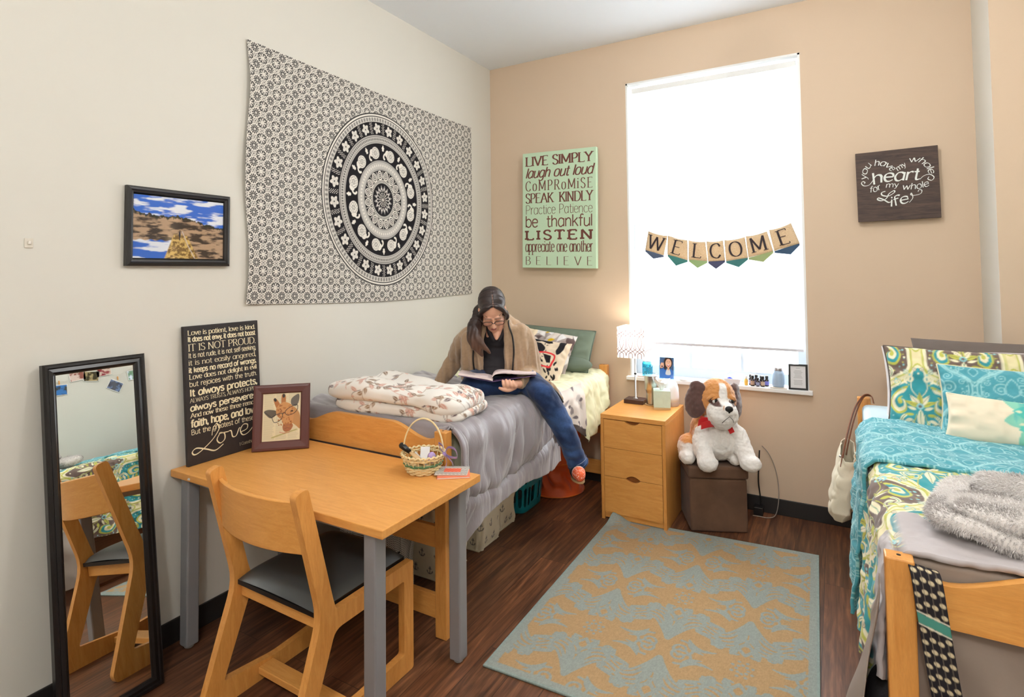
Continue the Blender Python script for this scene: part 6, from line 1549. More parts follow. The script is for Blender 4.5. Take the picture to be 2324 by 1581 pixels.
for k, ch_ in enumerate('WELCOME'):
    a, b, c2, d2, tp = [np.array(q) for q in pts[k]]
    if k == 0: a = np.array((1.352, 1.868)); b = np.array((1.490, 1.828)); c2 = np.array((1.462, 1.690)); d2 = np.array((1.326, 1.733)); tp = np.array((1.384, 1.667))
    yy = -.016-.0015*(k % 2)
    mb = MB(); n = 8; V = []; F = []
    for i in range(n+1):
        for j in range(n+1):
            u, v = i/n, j/n; q = (a*(1-u)+b*u)*(1-v)+(d2*(1-u)+c2*u)*v; sag = -.006*math.sin(PI*u)*(1-v)
            V.append((q[0], yy-.004*math.sin(PI*u)*math.sin(PI*v)-.003*math.sin(u*9+k)*v, q[1]+sag))
    F = [(i*(n+1)+j, (i+1)*(n+1)+j, (i+1)*(n+1)+j+1, i*(n+1)+j+1) for i in range(n) for j in range(n)]
    pn = mesh_obj('pennant', V, F, BU, bn, True); m = pn.modifiers.new('t', 'SOLIDIFY'); m.thickness = .0008
    tip = MB().add([(d2[0]+.002, yy+.001, d2[1]), (c2[0]-.002, yy+.001, c2[1]), (c2[0]*.98+tp[0]*.02, yy+.0012, c2[1]-.012), (tp[0], yy+.0015, tp[1]), (d2[0]*.98+tp[0]*.02, yy+.0012, d2[1]-.012)], [(0, 1, 2, 3, 4)]).build('felt_tip', tips[k], pn)
    m = tip.modifiers.new('t', 'SOLIDIFY'); m.thickness = .001
    ux = (b-a)/np.hypot(*(b-a)); uy = np.array((-ux[1], ux[0])); ctr = (a+b+c2+d2)/4; gw = glyph(ch_)[0]; h = .098; w_ = gw/7*h*.98
    o3 = ctr-ux*w_/2-uy*h*.50; Mx = plane_m((o3[0], yy-.0105, o3[1]), (ux[0], 0, ux[1]), (uy[0], 0, uy[1]))
    mb = MB(); place_text(mb, text2d(ch_, 0, 0, w_, h, w=.135, thin=.36, serif=.17), Mx); mb.build('letter', INK, pn)
sp = [(WX0+.125, 1.893)]
mid = [pts[0][0], ((1.490+1.492)/2, 1.829)]+[pts[k][0] for k in range(2, 7)]+[pts[6][1], (WX1-.012, 1.905)]
MB().tube([(x, -.013, z) for x, z in catmull([(1.352, 1.868)]+mid[1:], 4)], .0009, 5).build('string', mat('jute', S(190, 170, 140), .9), bn)

# ------------------------------------------------------------------ ottoman, cords
OX = T(1.812, -.303, 0) @ rotm('Z', math.radians(23.5))
r = thing('ottoman', 'brown suede cube ottoman under the plush dog', 'ottoman', (1.812, -.303, 0))
SU = mat('brown_suede', S(100, 72, 54), .95, var=.25, vscale=7, bump=.2, bscale=500, sheen=.08)
MB().box(-.168, .168, -.158, .158, .002, .318, OX).build('body', SU, r, bevel=.012, seg=3, auto=.8)
l = MB().box(-.176, .176, -.166, .166, .320, .392, OX).build('lid', SU, r, bevel=.014, seg=3, auto=.8)
MB().tube([OX @ Vector((a*.170, b*.160, .378)) for a, b in ((-1, -1), (1, -1), (1, 1), (-1, 1))], .004, 6, closed=True).build('piping', SU, l)
c = MB().tube(catmull([(2.060, -.020, .40), (2.055, -.022, .32), (2.050, -.03, .2), (2.062, -.04, .09), (2.058, -.045, .05)], 6), .0042, 7)
r = thing('power_adapter', 'black power adapter with cable on the floor beside the ottoman', 'adapter', (2.05, -.06, 0))
MB().box(2.022, 2.078, -.085, -.015, .0008, .052).build('body', M['black'], r, bevel=.004); c.build('cable', M['black'], r, smooth=True)
c = MB().tube(catmull([(2.075, -.016, .43), (2.115, -.016, .385), (2.150, -.018, .30), (2.168, -.03, .20), (2.168, -.05, .10), (2.150, -.07, .02), (2.110, -.10, .005), (2.06, -.10, .005), (2.02, -.11, .006)], 7), .0026, 6)
tag(c.build('charging_cable', mat('grey_cable', S(150, 140, 130), .5), None, smooth=True), 'thin grey cable looping down the wall right of the ottoman', 'cable')

# ------------------------------------------------------------------ right wall: snapshots on a line and a string of lamps (seen in the mirror and the picture glass)
sn = MB().tube(catmull([(XR-.012, -2.2, 1.80), (XR-.012, -1.62, 1.655), (XR-.012, -1.40, 1.735), (XR-.012, -1.165, 1.64), (XR-.012, -.98, 1.695), (XR-.012, -.6, 1.80)], 8), .0012, 5)
tag(sn.build('photo_line', mat('white_twine', S(220, 216, 206), .9), None), 'white twine holding snapshots on the right wall', 'string')
cols = [(S(58, 120, 190), S(60, 64, 60)), (S(150, 90, 80), S(226, 200, 190)), (S(70, 60, 44), S(170, 150, 110)), (S(150, 60, 70), S(216, 190, 176)), (S(110, 130, 170), S(60, 64, 80)), (S(90, 130, 90), S(200, 210, 220))]
for i, (y, z, ang) in enumerate(((-1.62, 1.58, .05), (-1.47, 1.69, -.10), (-1.355, 1.665, .14), (-1.245, 1.70, -.06), (-1.165, 1.54, .55), (-.98, 1.62, -.04))):
    lb = ['blue sky snapshot hanging lowest at the left end in the mirror, on the right wall', 'pale portrait snapshot pinned second on the right wall line', 'dark olive snapshot pinned third on the right wall line', 'red group snapshot pinned fourth on the right wall line', 'tilted grey blue snapshot on the right wall line', 'green landscape snapshot on the right wall line, nearest the window wall'][i]
    r = thing('snapshot', lb, 'photo', (XR-.006, y, z), 'snapshots on the right wall')
    c = Canvas(.13, .10, .004, S(236, 234, 230)); k = sstep(-.3, .4, fbm(c.U*30+i*7, c.V*30, 0, i+40, 3))[..., None]; c.A = np.array(cols[i][0])*(1-k)+np.array(cols[i][1])*k
    c.mask(sstep(.007, .005, np.minimum(np.minimum(c.U, .13-c.U), np.minimum(c.V, .10-c.V))), S(238, 236, 232))
    a, s_ = math.cos(ang), math.sin(ang); U = c.U-.065; V = c.V-.05
    grid_obj('print', np.full_like(U, XR-.006), y-(U*a-V*s_), z+(U*s_+V*a), M['photo'], r, c.A, thick=.0006)
    MB().box(XR-.016, XR-.007, y-.004-.055*-s_*1, y+.004+.055*s_*1, z+.052, z+.085).build('clothes_peg', M['maple'], r)

r = thing('string_lights', 'string of small warm lamps hanging down the right wall, mirrored in the picture glass', 'string lights', (XR, -.58, 2.7))
pts_ = [(XR-.018, -.58+.03*math.sin(k*1.9), 2.62-k*.105) for k in range(11)]
MB().tube(catmull([(XR-.012, -.5, 2.75)]+pts_, 5), .0015, 5).build('wire', mat('clear_wire', S(190, 180, 160), .5), r)
t = NT('warm_bulb'); t.b.inputs['Emission Color'].default_value = (1, .72, .42, 1); t.b.inputs['Emission Strength'].default_value = 30
for q in pts_: MB().ball(q, .008, 10).build('bulb', t.m, r, smooth=True)
# ------------------------------------------------------------------ soft bodies: blobs fused into one continuous skin
def fuse(name, mb, voxel, smooth, m, parent=None, colorfn=None, disp=None):
    me = bpy.data.meshes.new('blobs'); me.from_pydata([tuple(v) for v in mb.v], [], mb.f); me.update()
    o = bpy.data.objects.new('blobs', me); COL.objects.link(o)
    r = o.modifiers.new('r', 'REMESH'); r.mode = 'VOXEL'; r.voxel_size = voxel; r.adaptivity = 0
    if smooth:
        s = o.modifiers.new('s', 'SMOOTH'); s.factor = .5; s.iterations = smooth
    bpy.context.view_layer.update()
    dg = bpy.context.evaluated_depsgraph_get(); ev = o.evaluated_get(dg); tmp = bpy.data.meshes.new_from_object(ev)
    n = len(tmp.vertices); V = np.empty(n*3, np.float32); tmp.vertices.foreach_get('co', V); V = V.reshape(-1, 3).astype(float)
    N = np.empty(n*3, np.float32); tmp.vertices.foreach_get('normal', N); N = N.reshape(-1, 3).astype(float)
    nf = len(tmp.polygons); F = np.empty(len(tmp.loops), np.int32); tmp.loops.foreach_get('vertex_index', F)
    lt = np.empty(nf, np.int32); tmp.polygons.foreach_get('loop_total', lt)
    ok = bool((lt == 4).all()); F = F.reshape(-1, 4) if ok else None
    fl = None if ok else [list(p.vertices) for p in tmp.polygons]
    bpy.data.objects.remove(o); bpy.data.meshes.remove(me); bpy.data.meshes.remove(tmp)
    C = None if colorfn is None else colorfn(V, N)
    if disp is not None: V = V+N*disp(V, N)[:, None]
    return mesh_obj(name, V, F if ok else fl, m, parent, True, C)
def limb(mb, pts, rad, seg=14, k=6):
    """tapering limb with round ends"""
    P = np.array([list(p)+[r] for p, r in zip(pts, rad)]); Q = catmull(list(P), k) if len(P) > 2 else np.array([P[0]*(1-t)+P[1]*t for t in np.linspace(0, 1, k)])
    mb.tube([Vector(q[:3]) for q in Q], [q[3] for q in Q], seg)
    mb.ball(pts[0], rad[0]*1.0, 14); mb.ball(pts[-1], rad[-1]*1.0, 14)
    return mb
def frame(o, x, y, z): 
    m = Matrix((Vector(x).normalized(), Vector(y).normalized(), Vector(z).normalized())).transposed().to_4x4(); m.translation = Vector(o); return m

# ------------------------------------------------------------------ plush dog on the ottoman
def dog():
    O = Vector((1.845, -.355, .392)); f = Vector((.30, -.954, 0)).normalized(); rr = Vector((.954, .30, 0)).normalized(); D = frame(O, rr, f, (0, 0, 1))
    A = np.array(D); Ai = np.linalg.inv(A)
    r = thing('plush_dog', 'big white and tan plush dog with red ribbon sitting on the brown ottoman', 'plush toy', O)
    # head turned to the right of the photo
    HM = D @ T(.005, .035, .395) @ rotm('Z', -.28) @ rotm('Y', .06)
    mb = MB()
    mb.ball((0, 0, 0), (.122, .112, .112), 28, HM); mb.ball((0, .01, .035), (.098, .098, .092), 24, HM)
    mb.ball((.0, .10, -.070), (.092, .082, .086), 24, HM); mb.ball((0, .138, -.040), (.056, .052, .052), 20, HM); mb.ball((0, .100, -.115), (.066, .064, .045), 20, HM)
    for s in (-1, 1): mb.ball((0, 0, 0), (.040, .024, .018), 16, HM @ T(s*.058, .084, .024) @ rotm('Y', s*.55))
    mb.ball((0, -.03, .17), (.150, .125, .165), 28, D); mb.ball((.02, .02, .15), (.118, .10, .13), 24, D); mb.ball((0, -.05, .085), (.175, .135, .085), 28, D); mb.ball((0, 0, .29), (.10, .09, .09), 20, D)
    limb(mb, [D @ Vector(q) for q in ((-.075, .045, .185), (-.088, .09, .12), (-.075, .145, .06))], (.062, .056, .054)); mb.ball((-.068, .182, .046), (.060, .064, .050), 22, D)
    limb(mb, [D @ Vector(q) for q in ((.115, .035, .185), (.145, .07, .12), (.165, .115, .06))], (.062, .056, .052)); mb.ball((.178, .145, .046), (.062, .060, .048), 22, D)
    mb.ball((-.165, -.015, .075), (.062, .090, .085), 20, D); mb.ball((-.172, .055, .040), (.052, .068, .045), 20, D)
    mb.ball((.155, -.02, .07), (.062, .085, .075), 20, D); mb.ball((.105, .035, .036), (.042, .055, .036), 18, D)
    HI = np.linalg.inv(np.array(HM))
    W_, TN, BR_, CR = np.array(S(240, 235, 230)), np.array(S(206, 142, 84)), np.array(S(92, 62, 56)), np.array(S(222, 170, 124))
    def col(V, N):
        P = V@Ai[:3, :3].T+Ai[:3, 3]; Hh = V@HI[:3, :3].T+HI[:3, 3]
        n = .012*vnoise(V[:, 0]*25, V[:, 1]*25, V[:, 2]*25, 4)
        C = np.tile(W_, (len(V), 1))
        head = P[:, 2] > .30+.0*n
        muz = sstep(.0, .006, 1-np.sqrt((Hh[:, 0]/.098)**2+((Hh[:, 1]-.105)/.088)**2+((Hh[:, 2]+.070)/.100)**2)+n)
        blaze = sstep(.004, -.002, np.abs(Hh[:, 0])-.020-.10*np.clip(-.0-Hh[:, 2], 0, 1)+n*.6)*(Hh[:, 1] > .0)*sstep(.112, .102, Hh[:, 2])
        t = head*(1-np.maximum(muz, blaze)); C = C*(1-t[:, None])+TN*t[:, None]
        patch = 0
        for s in (-1, 1): patch = np.maximum(patch, sstep(.004, -.002, np.hypot((Hh[:, 0]-s*.056)/1.2, (Hh[:, 2]-.004)/1.0)-.020+n*.4)*(Hh[:, 1] > .04))
        patch = patch*head; C = C*(1-patch[:, None])+BR_*patch[:, None]
        back = (~head)*sstep(.0, .01, np.where(P[:, 0] < -.02, .075-P[:, 1]-.45*np.clip(.16-P[:, 2], 0, 1)*6*.15+n, -.04-P[:, 1]+n))*sstep(.115, .13, P[:, 2]+n*1.2)
        C = C*(1-back[:, None])+TN*back[:, None]
        return C*(1+.05*vnoise(V[:, 0]*160, V[:, 1]*160, V[:, 2]*160, 9))[:, None]
    M['plush'] = vmat('short_plush', 1.0, .55, 420, .05, .5)
    fuse('body', mb, .0055, 4, M['plush'], r, col, lambda V, N: .0022*vnoise(V[:, 0]*130, V[:, 1]*130, V[:, 2]*130, 2)+.0035*vnoise(V[:, 0]*38, V[:, 1]*38, V[:, 2]*38, 5))
    dk = mat('dark_brown_plush', S(92, 64, 58), 1.0, sheen=.5, bump=.6, bscale=380, var=.15, vscale=50)
    for s in (-1, 1):
        e = MB(); e.ball((0, .005, -.075), (.026, .074, .108), 22); e.ball((-.0, 0, .0), (.024, .055, .045), 18)
        EM = HM @ T(s*.118, .0, .060) @ rotm('Y', -s*.16) @ rotm('Z', s*.75); e2 = MB(); e2.v = [EM @ v for v in e.v]; e2.f = e.f
        fuse('ear', e2, .006, 3, dk, r, None, lambda V, N: .003*vnoise(V[:, 0]*60, V[:, 1]*60, V[:, 2]*60, 3))
    for s in (-1, 1):
        ey = MB().ball((s*.050, .100, .006), (.0150, .012, .0165), 16, HM).build('eye', mat('eye_white', S(232, 230, 226), .2), r, smooth=True)
        MB().ball((s*.050+.003, .1065, .008), (.0108, .0075, .0130), 16, HM).build('pupil', mat('black_eye', S(20, 18, 18), .12), ey, smooth=True)
        MB().ball((0, 0, 0), (.022, .014, .008), 14, HM @ T(s*.054, .099, .0235) @ rotm('Y', s*.5)).build('eyelid', mat('tan_plush_lid', S(206, 142, 84), 1.0), ey, smooth=True)
    MB().ball((0, .186, -.020), (.024, .014, .018), 18, HM).ball((0, .184, -.034), (.010, .010, .012), 14, HM).build('nose', mat('black_plush_nose', S(24, 21, 22), .6), r, smooth=True)
    st = MB().tube([HM @ Vector(q) for q in ((-.036, .176, -.104), (-.022, .190, -.082), (0, .196, -.060), (.022, .190, -.080), (.034, .178, -.098))], .0016, 6); st.build('mouth_stitch', M['black'], r, smooth=True)
    RD = mat('red_satin', S(214, 26, 34), .35, sheen=.3); b = MB()
    def rb(P, w, wd): b.strip(catmull([D @ Vector(q) for q in P], 6), w, .0015, wdir=D.to_3x3() @ Vector(wd))
    rb([(-.035, .135, .275), (-.075, .145, .285), (-.108, .135, .270), (-.112, .13, .255)], .048, (.1, .35, 1)); rb([(-.02, .14, .27), (-.06, .165, .27), (-.098, .158, .255)], .045, (.0, .3, 1)); 
    rb([(.035, .145, .275), (.062, .155, .255), (.080, .145, .220)], .030, (1, .1, .55)); rb([(-.09, .05, .285), (-.05, .115, .28), (.03, .13, .28), (.09, .06, .285)], .022, (0, 0, 1))
    b.build('ribbon', RD, r, auto=1.0)
dog()
# ------------------------------------------------------------------ the reader on the bed
def person():
    V3 = Vector
    J = {k: V3(v) for k, v in dict(pelvis=(0.716, -1.092, 0.975), hipL=(0.810, -1.083, 0.962), hipR=(0.652, -1.151, 0.962), belly=(0.739, -1.128, 1.045), chest=(0.773, -1.182, 1.144), upch=(0.802, -1.238, 1.229), neck=(0.830, -1.283, 1.285), shL=(0.936, -1.173, 1.223), shR=(0.644, -1.306, 1.210), elL=(0.956, -1.098, 0.992), wrL=(0.998, -1.336, 0.968), haL=(0.982, -1.390, 0.971), elR=(0.494, -1.212, 1.059), wrR=(0.425, -1.280, 0.925), haR=(0.405, -1.301, 0.902),
        knR=(0.766, -1.454, 0.945), anR=(0.934, -1.285, 0.940), ftR=(0.979, -1.213, 0.925), knL=(1.111, -1.267, 0.912), shinL=(1.192, -1.202, 0.735), anL=(1.252, -1.128, 0.520), heelL=(1.235, -1.120, 0.475), ballL=(1.282, -1.190, 0.488), toeL=(1.308, -1.232, 0.490), head=(0.840, -1.350, 1.365)).items()}
    Rv, Fv, Zv = V3((.867, .498, 0)), V3((.498, -.867, 0)), V3((0, 0, 1))
    r = thing('person', 'person in beige cardigan and blue jeans reading an open book on the left bed', 'person', J['pelvis']+V3((0, 0, -.09)))
    fwd = (Fv*.70+Rv*.10-Zv*.70).normalized(); up = (Zv-fwd*fwd.dot(Zv)).normalized(); xr = fwd.cross(up); 
    if xr.dot(Rv) < 0: xr = -xr
    a = -.10; xr2 = xr*math.cos(a)-up*math.sin(a)*1.0; up2 = (up*math.cos(a)+xr*math.sin(a)); HM = frame(J['head']+Zv*.004, xr2, fwd, up2); HI = np.linalg.inv(np.array(HM))
    # ---- body
    b = MB()
    b.ball((0, -.012, .028), (.070, .090, .082), 28, HM); b.ball((0, .026, -.030), (.056, .060, .072), 24, HM); b.ball((0, .052, -.078), (.034, .034, .034), 18, HM); b.ball((0, .066, -.094), (.019, .018, .017), 14, HM)
    for s in (-1, 1):
        b.ball((s*.034, .052, -.034), (.025, .028, .028), 14, HM); b.ball((s*.027, .078, .018), (.024, .010, .010), 12, HM); b.ball((s*.030, .073, -.002), (.014, .011, .009), 12, HM); b.ball((s*.071, -.008, -.010), (.010, .018, .028), 12, HM); b.ball((s*.010, .092, -.036), (.008, .010, .007), 10, HM)
    b.tube([HM @ V3(q) for q in ((0, .076, .012), (0, .090, -.010), (0, .102, -.028), (0, .103, -.034))], [.008, .008, .010, .009], 12); b.ball((0, .101, -.032), (.010, .010, .009), 12, HM)
    b.ball((0, .082, -.058), (.020, .011, .0075), 12, HM); b.ball((0, .080, -.067), (.018, .011, .008), 12, HM)
    limb(b, [HM @ V3((0, -.015, -.05)), J['neck'], J['upch']-Fv*.0], (.050, .050, .060)); limb(b, [J['neck']+Fv*.02, J['upch']+Fv*.072+Zv*.014, J['upch']+Fv*.106-Zv*.020], (.040, .032, .010))
    limb(b, [J['upch'], J['chest'], J['belly'], J['pelvis']], (.080, .088, .085, .085), 18); 
    for s, h_, k_, an in ((1, 'hipL', 'knL', 'anL'), (-1, 'hipR', 'knR', 'anR')):
        limb(b, [J['pelvis'], J[h_], J[k_]], (.08, .068, .050)); limb(b, [J[k_], (J[k_]+J[an])/2, J[an]], (.050, .044, .030))
    limb(b, [J['anL'], J['heelL'], J['ballL'], J['toeL']], (.028, .026, .026, .018)); limb(b, [J['anR'], J['ftR']], (.03, .03))
    for sh, el, wr in (('shL', 'elL', 'wrL'), ('shR', 'elR', 'wrR')):
        limb(b, [J['upch']-Fv*.01, J[sh]-Zv*.02, (J[sh]+J[el])/2, J[el]], (.05, .045, .038, .033)); limb(b, [J[el], (J[el]+J[wr])/2, J[wr]], (.033, .030, .023))
    # left hand under the book: palm, four fingers rising to the cover, thumb underneath
    c = J['haL']
    limb(b, [J['wrL'], c+Fv*-.004], (.022, .024)); b.ball(c, (.030, .026, .018), 16); b.ball(c-Rv*.014+Fv*.008, (.026, .020, .016), 14)
    for k, (a_, l_) in enumerate(((-.036, .95), (-.017, 1.08), (.002, 1.0), (.020, .82))):
        P = [c+Rv*(a_+.006)-Zv*.006+Fv*.004, c+Rv*a_-Zv*.004+Fv*.030*l_, c+Rv*(a_-.006)+Zv*.012*l_+Fv*.040*l_, c+Rv*(a_-.010)+Zv*.030*l_+Fv*.026*l_]
        limb(b, P, (.0098, .0092, .0085, .0072), 10, 5)
    limb(b, [c+Rv*.020-Zv*.012+Fv*.010, c-Rv*.012-Zv*.022+Fv*.028, c-Rv*.042-Zv*.018+Fv*.034, c-Rv*.062-Zv*.010+Fv*.032], (.012, .0115, .010, .008), 10, 5)
    # right hand pressed on the comforter
    c = J['haR']; d = V3((-.55, -.83, 0)); n = V3((.83, -.55, 0))
    limb(b, [J['wrR'], c], (.022, .022)); b.ball(c+d*.022-Zv*.002, (.034, .034, .013), 16)
    for k, (a_, l_) in enumerate(((-.028, .055), (-.010, .066), (.009, .062), (.026, .048))):
        p0 = c+d*.045+n*a_-Zv*.002; limb(b, [p0, p0+d*l_*.5+n*a_*.15+Zv*.004, p0+d*l_+n*a_*.25-Zv*.004], (.0098, .009, .0075), 10, 5)
    limb(b, [c+n*.028, c+n*.050+d*.020-Zv*.003, c+n*.060+d*.044-Zv*.005], (.012, .010, .008), 10, 5)
    SKN, LIP, BRW = np.array(S(226, 172, 144)), np.array(S(186, 104, 96)), np.array(S(70, 46, 38))
    def skin(V, N):
        P = V@HI[:3, :3].T+HI[:3, 3]; C = np.tile(SKN, (len(V), 1)); x, y, z = P.T
        def mixc(m, col): 
            nonlocal C
            C = C*(1-m[:, None])+np.array(col)*m[:, None]
        fr = (y > .04)
        mixc(sstep(1.15, .85, np.hypot(x/.017, (z+.062)/.010))*fr*(y > .065), LIP)
        mixc(sstep(.0024, .0010, np.abs(z+.0625))*(np.abs(x) < .014)*(y > .07)*.7, S(130, 64, 62))
        for s in (-1, 1):
            u = (x*s-.031)/.022; zz = z-.020-.004*(1-u*u); mixc(sstep(.0042, .0018, np.abs(zz))*(np.abs(u) < 1)*fr*.75, BRW)
            zz = z+.006+.005*(1-((x*s-.031)/.016)**2); mixc(sstep(.0026, .0010, np.abs(zz))*(np.abs(x*s-.031) < .016)*fr*.9, S(52, 38, 36))
            mixc(sstep(.026, .0, np.hypot(x-s*.036, z+.034))*fr*.35, S(214, 132, 112))
            mixc(sstep(.0045, .0025, np.hypot(x-s*.0065, z+.039))*(y > .085)*.7, S(120, 70, 60))
        return C
    t = NT('skin'); at = t.node('ShaderNodeAttribute', _attribute_name='Col'); t.link(at.outputs[0], t.b.inputs['Base Color']); t.b.inputs['Roughness'].default_value = .5; t.b.inputs['Subsurface Weight'].default_value = .12; t.b.inputs['Subsurface Scale'].default_value = .01
    t.b.inputs['Subsurface Radius'].default_value = (1, .35, .2)
    fuse('body', b, .0036, 3, t.m, r, skin)
    # ---- shirt
    s_ = MB(); A0, A1 = V3((0, 0, 0)), None
    SM = frame(J['chest'], Rv, Fv, Zv)
    s_.ball((0, .0, .03), (.150, .098, .11), 24, SM); s_.ball((.0, .012, -.02), (.142, .100, .10), 24, SM); s_.ball((-.005, .02, -.10), (.135, .105, .10), 24, SM); s_.ball((-.01, .03, -.16), (.135, .11, .08), 24, SM)
    limb(s_, [J['upch']+Rv*.07+Zv*.01-Fv*.01, J['upch']-Rv*.08+Zv*.00-Fv*.01], (.055, .055)); s_.ball(J['upch']+Fv*.015-Zv*.035, (.08, .07, .05), 18)
    for sg in (-1, 1): limb(s_, [J['neck']+Rv*sg*.045+Fv*.010+Zv*.005, J['upch']+Rv*sg*.040+Fv*.072+Zv*.012, J['upch']+Rv*sg*.014+Fv*.096-Zv*.032], (.016, .016, .011))
    tn = mat('black_polo_cloth', S(36, 33, 38), .85, bump=.25, bscale=500)
    sh = fuse('shirt', s_, .006, 3, tn, r, None, lambda V, N: .004*vnoise(V[:, 0]*22, V[:, 1]*22, V[:, 2]*14, 3))
    # ---- cardigan
    k = MB()
    for sg, S0, E0, W0 in ((1, 'shL', 'elL', 'wrL'), (-1, 'shR', 'elR', 'wrR')):
        limb(k, [J['neck']+Rv*sg*.055-Fv*.035+Zv*.01, J['upch']+Rv*sg*.10-Fv*.01+Zv*.015, J[S0]-Zv*.010], (.045, .058, .062))
        limb(k, [J[S0]-Zv*.012, (J[S0]+J[E0])/2+Rv*sg*.006, J[E0]], (.062, .062, .056)); limb(k, [J[E0], (J[E0]+J[W0])/2, J[W0]+(J[E0]-J[W0])*(.14 if sg > 0 else .0)], (.056, .050, .036 if sg > 0 else .038))
    k.ball((0, -.045, .03), (.165, .075, .13), 24, SM); k.ball((-.01, -.035, -.08), (.165, .085, .12), 24, SM); k.ball((-.02, -.02, -.17), (.17, .09, .07), 24, SM)
    limb(k, [J['neck']-Fv*.055+Rv*.05+Zv*.015, J['neck']-Fv*.065+Zv*.02, J['neck']-Fv*.055-Rv*.05+Zv*.015], (.035, .04, .035))
    # front edges hang in folds on either side of the shirt
    L0 = [(0.865, -1.241, 1.318), (0.902, -1.282, 1.255), (0.900, -1.275, 1.149), (0.885, -1.250, 1.02)]; R0 = [(0.768, -1.290, 1.300), (0.757, -1.352, 1.215), (0.746, -1.340, 1.101), (0.728, -1.305, .975)]
    limb(k, L0, (.020, .026, .027, .025)); limb(k, [V3(q)+Rv*.038-Fv*.006 for q in L0[1:]], (.026, .030, .028)); limb(k, [V3(q)+Rv*.072-Fv*.03 for q in L0[1:]], (.036, .040, .036)); limb(k, [V3(q)+Rv*.015-Fv*.03 for q in L0[1:]], (.028, .03, .028))
    limb(k, R0, (.020, .024, .025, .024)); limb(k, [V3(q)-Rv*.035-Fv*.006 for q in R0[1:]], (.026, .030, .030)); limb(k, [V3(q)-Rv*.070-Fv*.03 for q in R0[1:]], (.036, .042, .042)); limb(k, [V3(q)-Rv*.015-Fv*.03 for q in R0[1:]], (.028, .03, .03))
    limb(k, [(0.676, -1.328, 1.05), (0.648, -1.290, 0.97), (0.634, -1.262, 0.925)], (.050, .042, .030)); limb(k, [(0.60, -1.235, .93), (.56, -1.215, .915)], (.03, .022))
    limb(k, [(0.90, -1.09, 1.02), (0.965, -1.03, 0.93), (1.04, -1.015, 0.905), (1.095, -1.005, .83)], (.05, .032, .020, .016))
    def knit(V, N):
        q = V@np.array((.867, .498, 0)); n = vnoise(V[:, 0]*90, V[:, 1]*90, V[:, 2]*160, 5)
        return np.array(S(176, 148, 120))*(1+.08*n+.05*vnoise(V[:, 0]*20, V[:, 1]*20, V[:, 2]*20, 8))[:, None]
    M['knit'] = vmat('beige_knit', .95, .45, 700, .1, .35)
    cd = fuse('cardigan', k, .006, 3, M['knit'], r, knit, lambda V, N: .0030*vnoise(V[:, 0]*45, V[:, 1]*45, V[:, 2]*10, 4)+.0065*np.sin((V@np.array((.867, .498, 0)))*150+V[:, 2]*6+1.5*vnoise(V[:, 2]*6, V[:, 0]*5, 0, 3))*sstep(.25, .7, N@np.array((.498, -.867, 0)))*sstep(1.24, 1.15, V[:, 2])+.0025*vnoise(V[:, 0]*30, V[:, 1]*30, V[:, 2]*30, 14))
    tr = MB()
    tr.tube(catmull([V3((0.880, -1.228, 1.320)), V3((0.918, -1.300, 1.285)), V3((0.942, -1.300, 1.215)), V3((0.944, -1.292, 1.129)), V3((0.916, -1.264, 1.01))], 8), .0052, 6)
    tr.tube(catmull([V3((0.742, -1.384, 1.205)), V3((0.731, -1.384, 1.095)), V3((0.724, -1.350, .99)), V3((.718, -1.312, .95))], 8), .0052, 6)
    tr.tube(catmull([V3((1.045, -1.035, .905)), V3((1.09, -1.03, .865)), V3((1.118, -1.02, .815))], 6), .006, 6)
    tr.build('trim', M['black'], cd, smooth=True)
    # ---- jeans
    j = MB(); PM = frame(J['pelvis'], Rv, Fv, Zv); j.ball((0, 0, -.005), (.165, .115, .085), 24, PM)
    limb(j, [J['pelvis']+Rv*.06, J['hipL'], (J['hipL']+J['knL'])/2+Zv*.008, J['knL']], (.085, .088, .080, .070), 18); limb(j, [J['knL'], J['shinL'], J['anL']+(J['shinL']-J['anL'])*.10], (.069, .062, .054), 18)
    limb(j, [J['anL']+(J['shinL']-J['anL'])*.3, J['anL']+(J['shinL']-J['anL'])*.02], (.054, .057), 18)
    limb(j, [J['pelvis']-Rv*.06, J['hipR'], (J['hipR']+J['knR'])/2+Zv*.006, J['knR']], (.085, .086, .078, .068), 18); limb(j, [J['knR'], (J['knR']+J['anR'])/2, J['anR']], (.066, .062, .052), 18)
    def denim(V, N):
        n = vnoise(V[:, 0]*240, V[:, 1]*240, V[:, 2]*240, 5); w_ = fbm(V[:, 0]*9, V[:, 1]*9, V[:, 2]*9, 7, 3)
        k_ = sstep(-.5, .9, w_)[:, None]; C = np.array(S(34, 50, 84))*(1-k_)+np.array(S(58, 84, 130))*k_
        return C*(1+.16*n)[:, None]
    M['denim'] = vmat('blue_denim', .85, .35, 900, .15, .2)
    jn = fuse('jeans', j, .006, 3, M['denim'], r, denim, lambda V, N: .0045*vnoise(V[:, 0]*26+V[:, 2]*18, V[:, 1]*26, V[:, 2]*30, 6)+.003*np.sin(V[:, 2]*90+4*vnoise(V[:, 0]*12, V[:, 1]*12, V[:, 2]*6, 2))*sstep(.72, .55, V[:, 2]))
    ax = (J['anL']-J['shinL']).normalized(); c = J['anL']+(J['shinL']-J['anL'])*.0; e1 = ax.cross(V3((0, 1, 0))).normalized(); e2 = ax.cross(e1)
    for q in (0, .022): MB().tube([c-ax*(q-.004)+(e1*math.cos(t_)+e2*math.sin(t_))*(.0585 if q == 0 else .0575) for t_ in np.linspace(0, 2*PI, 40, endpoint=False)], .003 if q == 0 else .0012, 6, closed=True).build('hem' if q == 0 else 'hem_stitch', mat('denim_hem' if q == 0 else 'pale_stitch', S(44, 64, 104) if q == 0 else S(150, 160, 180), .85), jn, smooth=True)
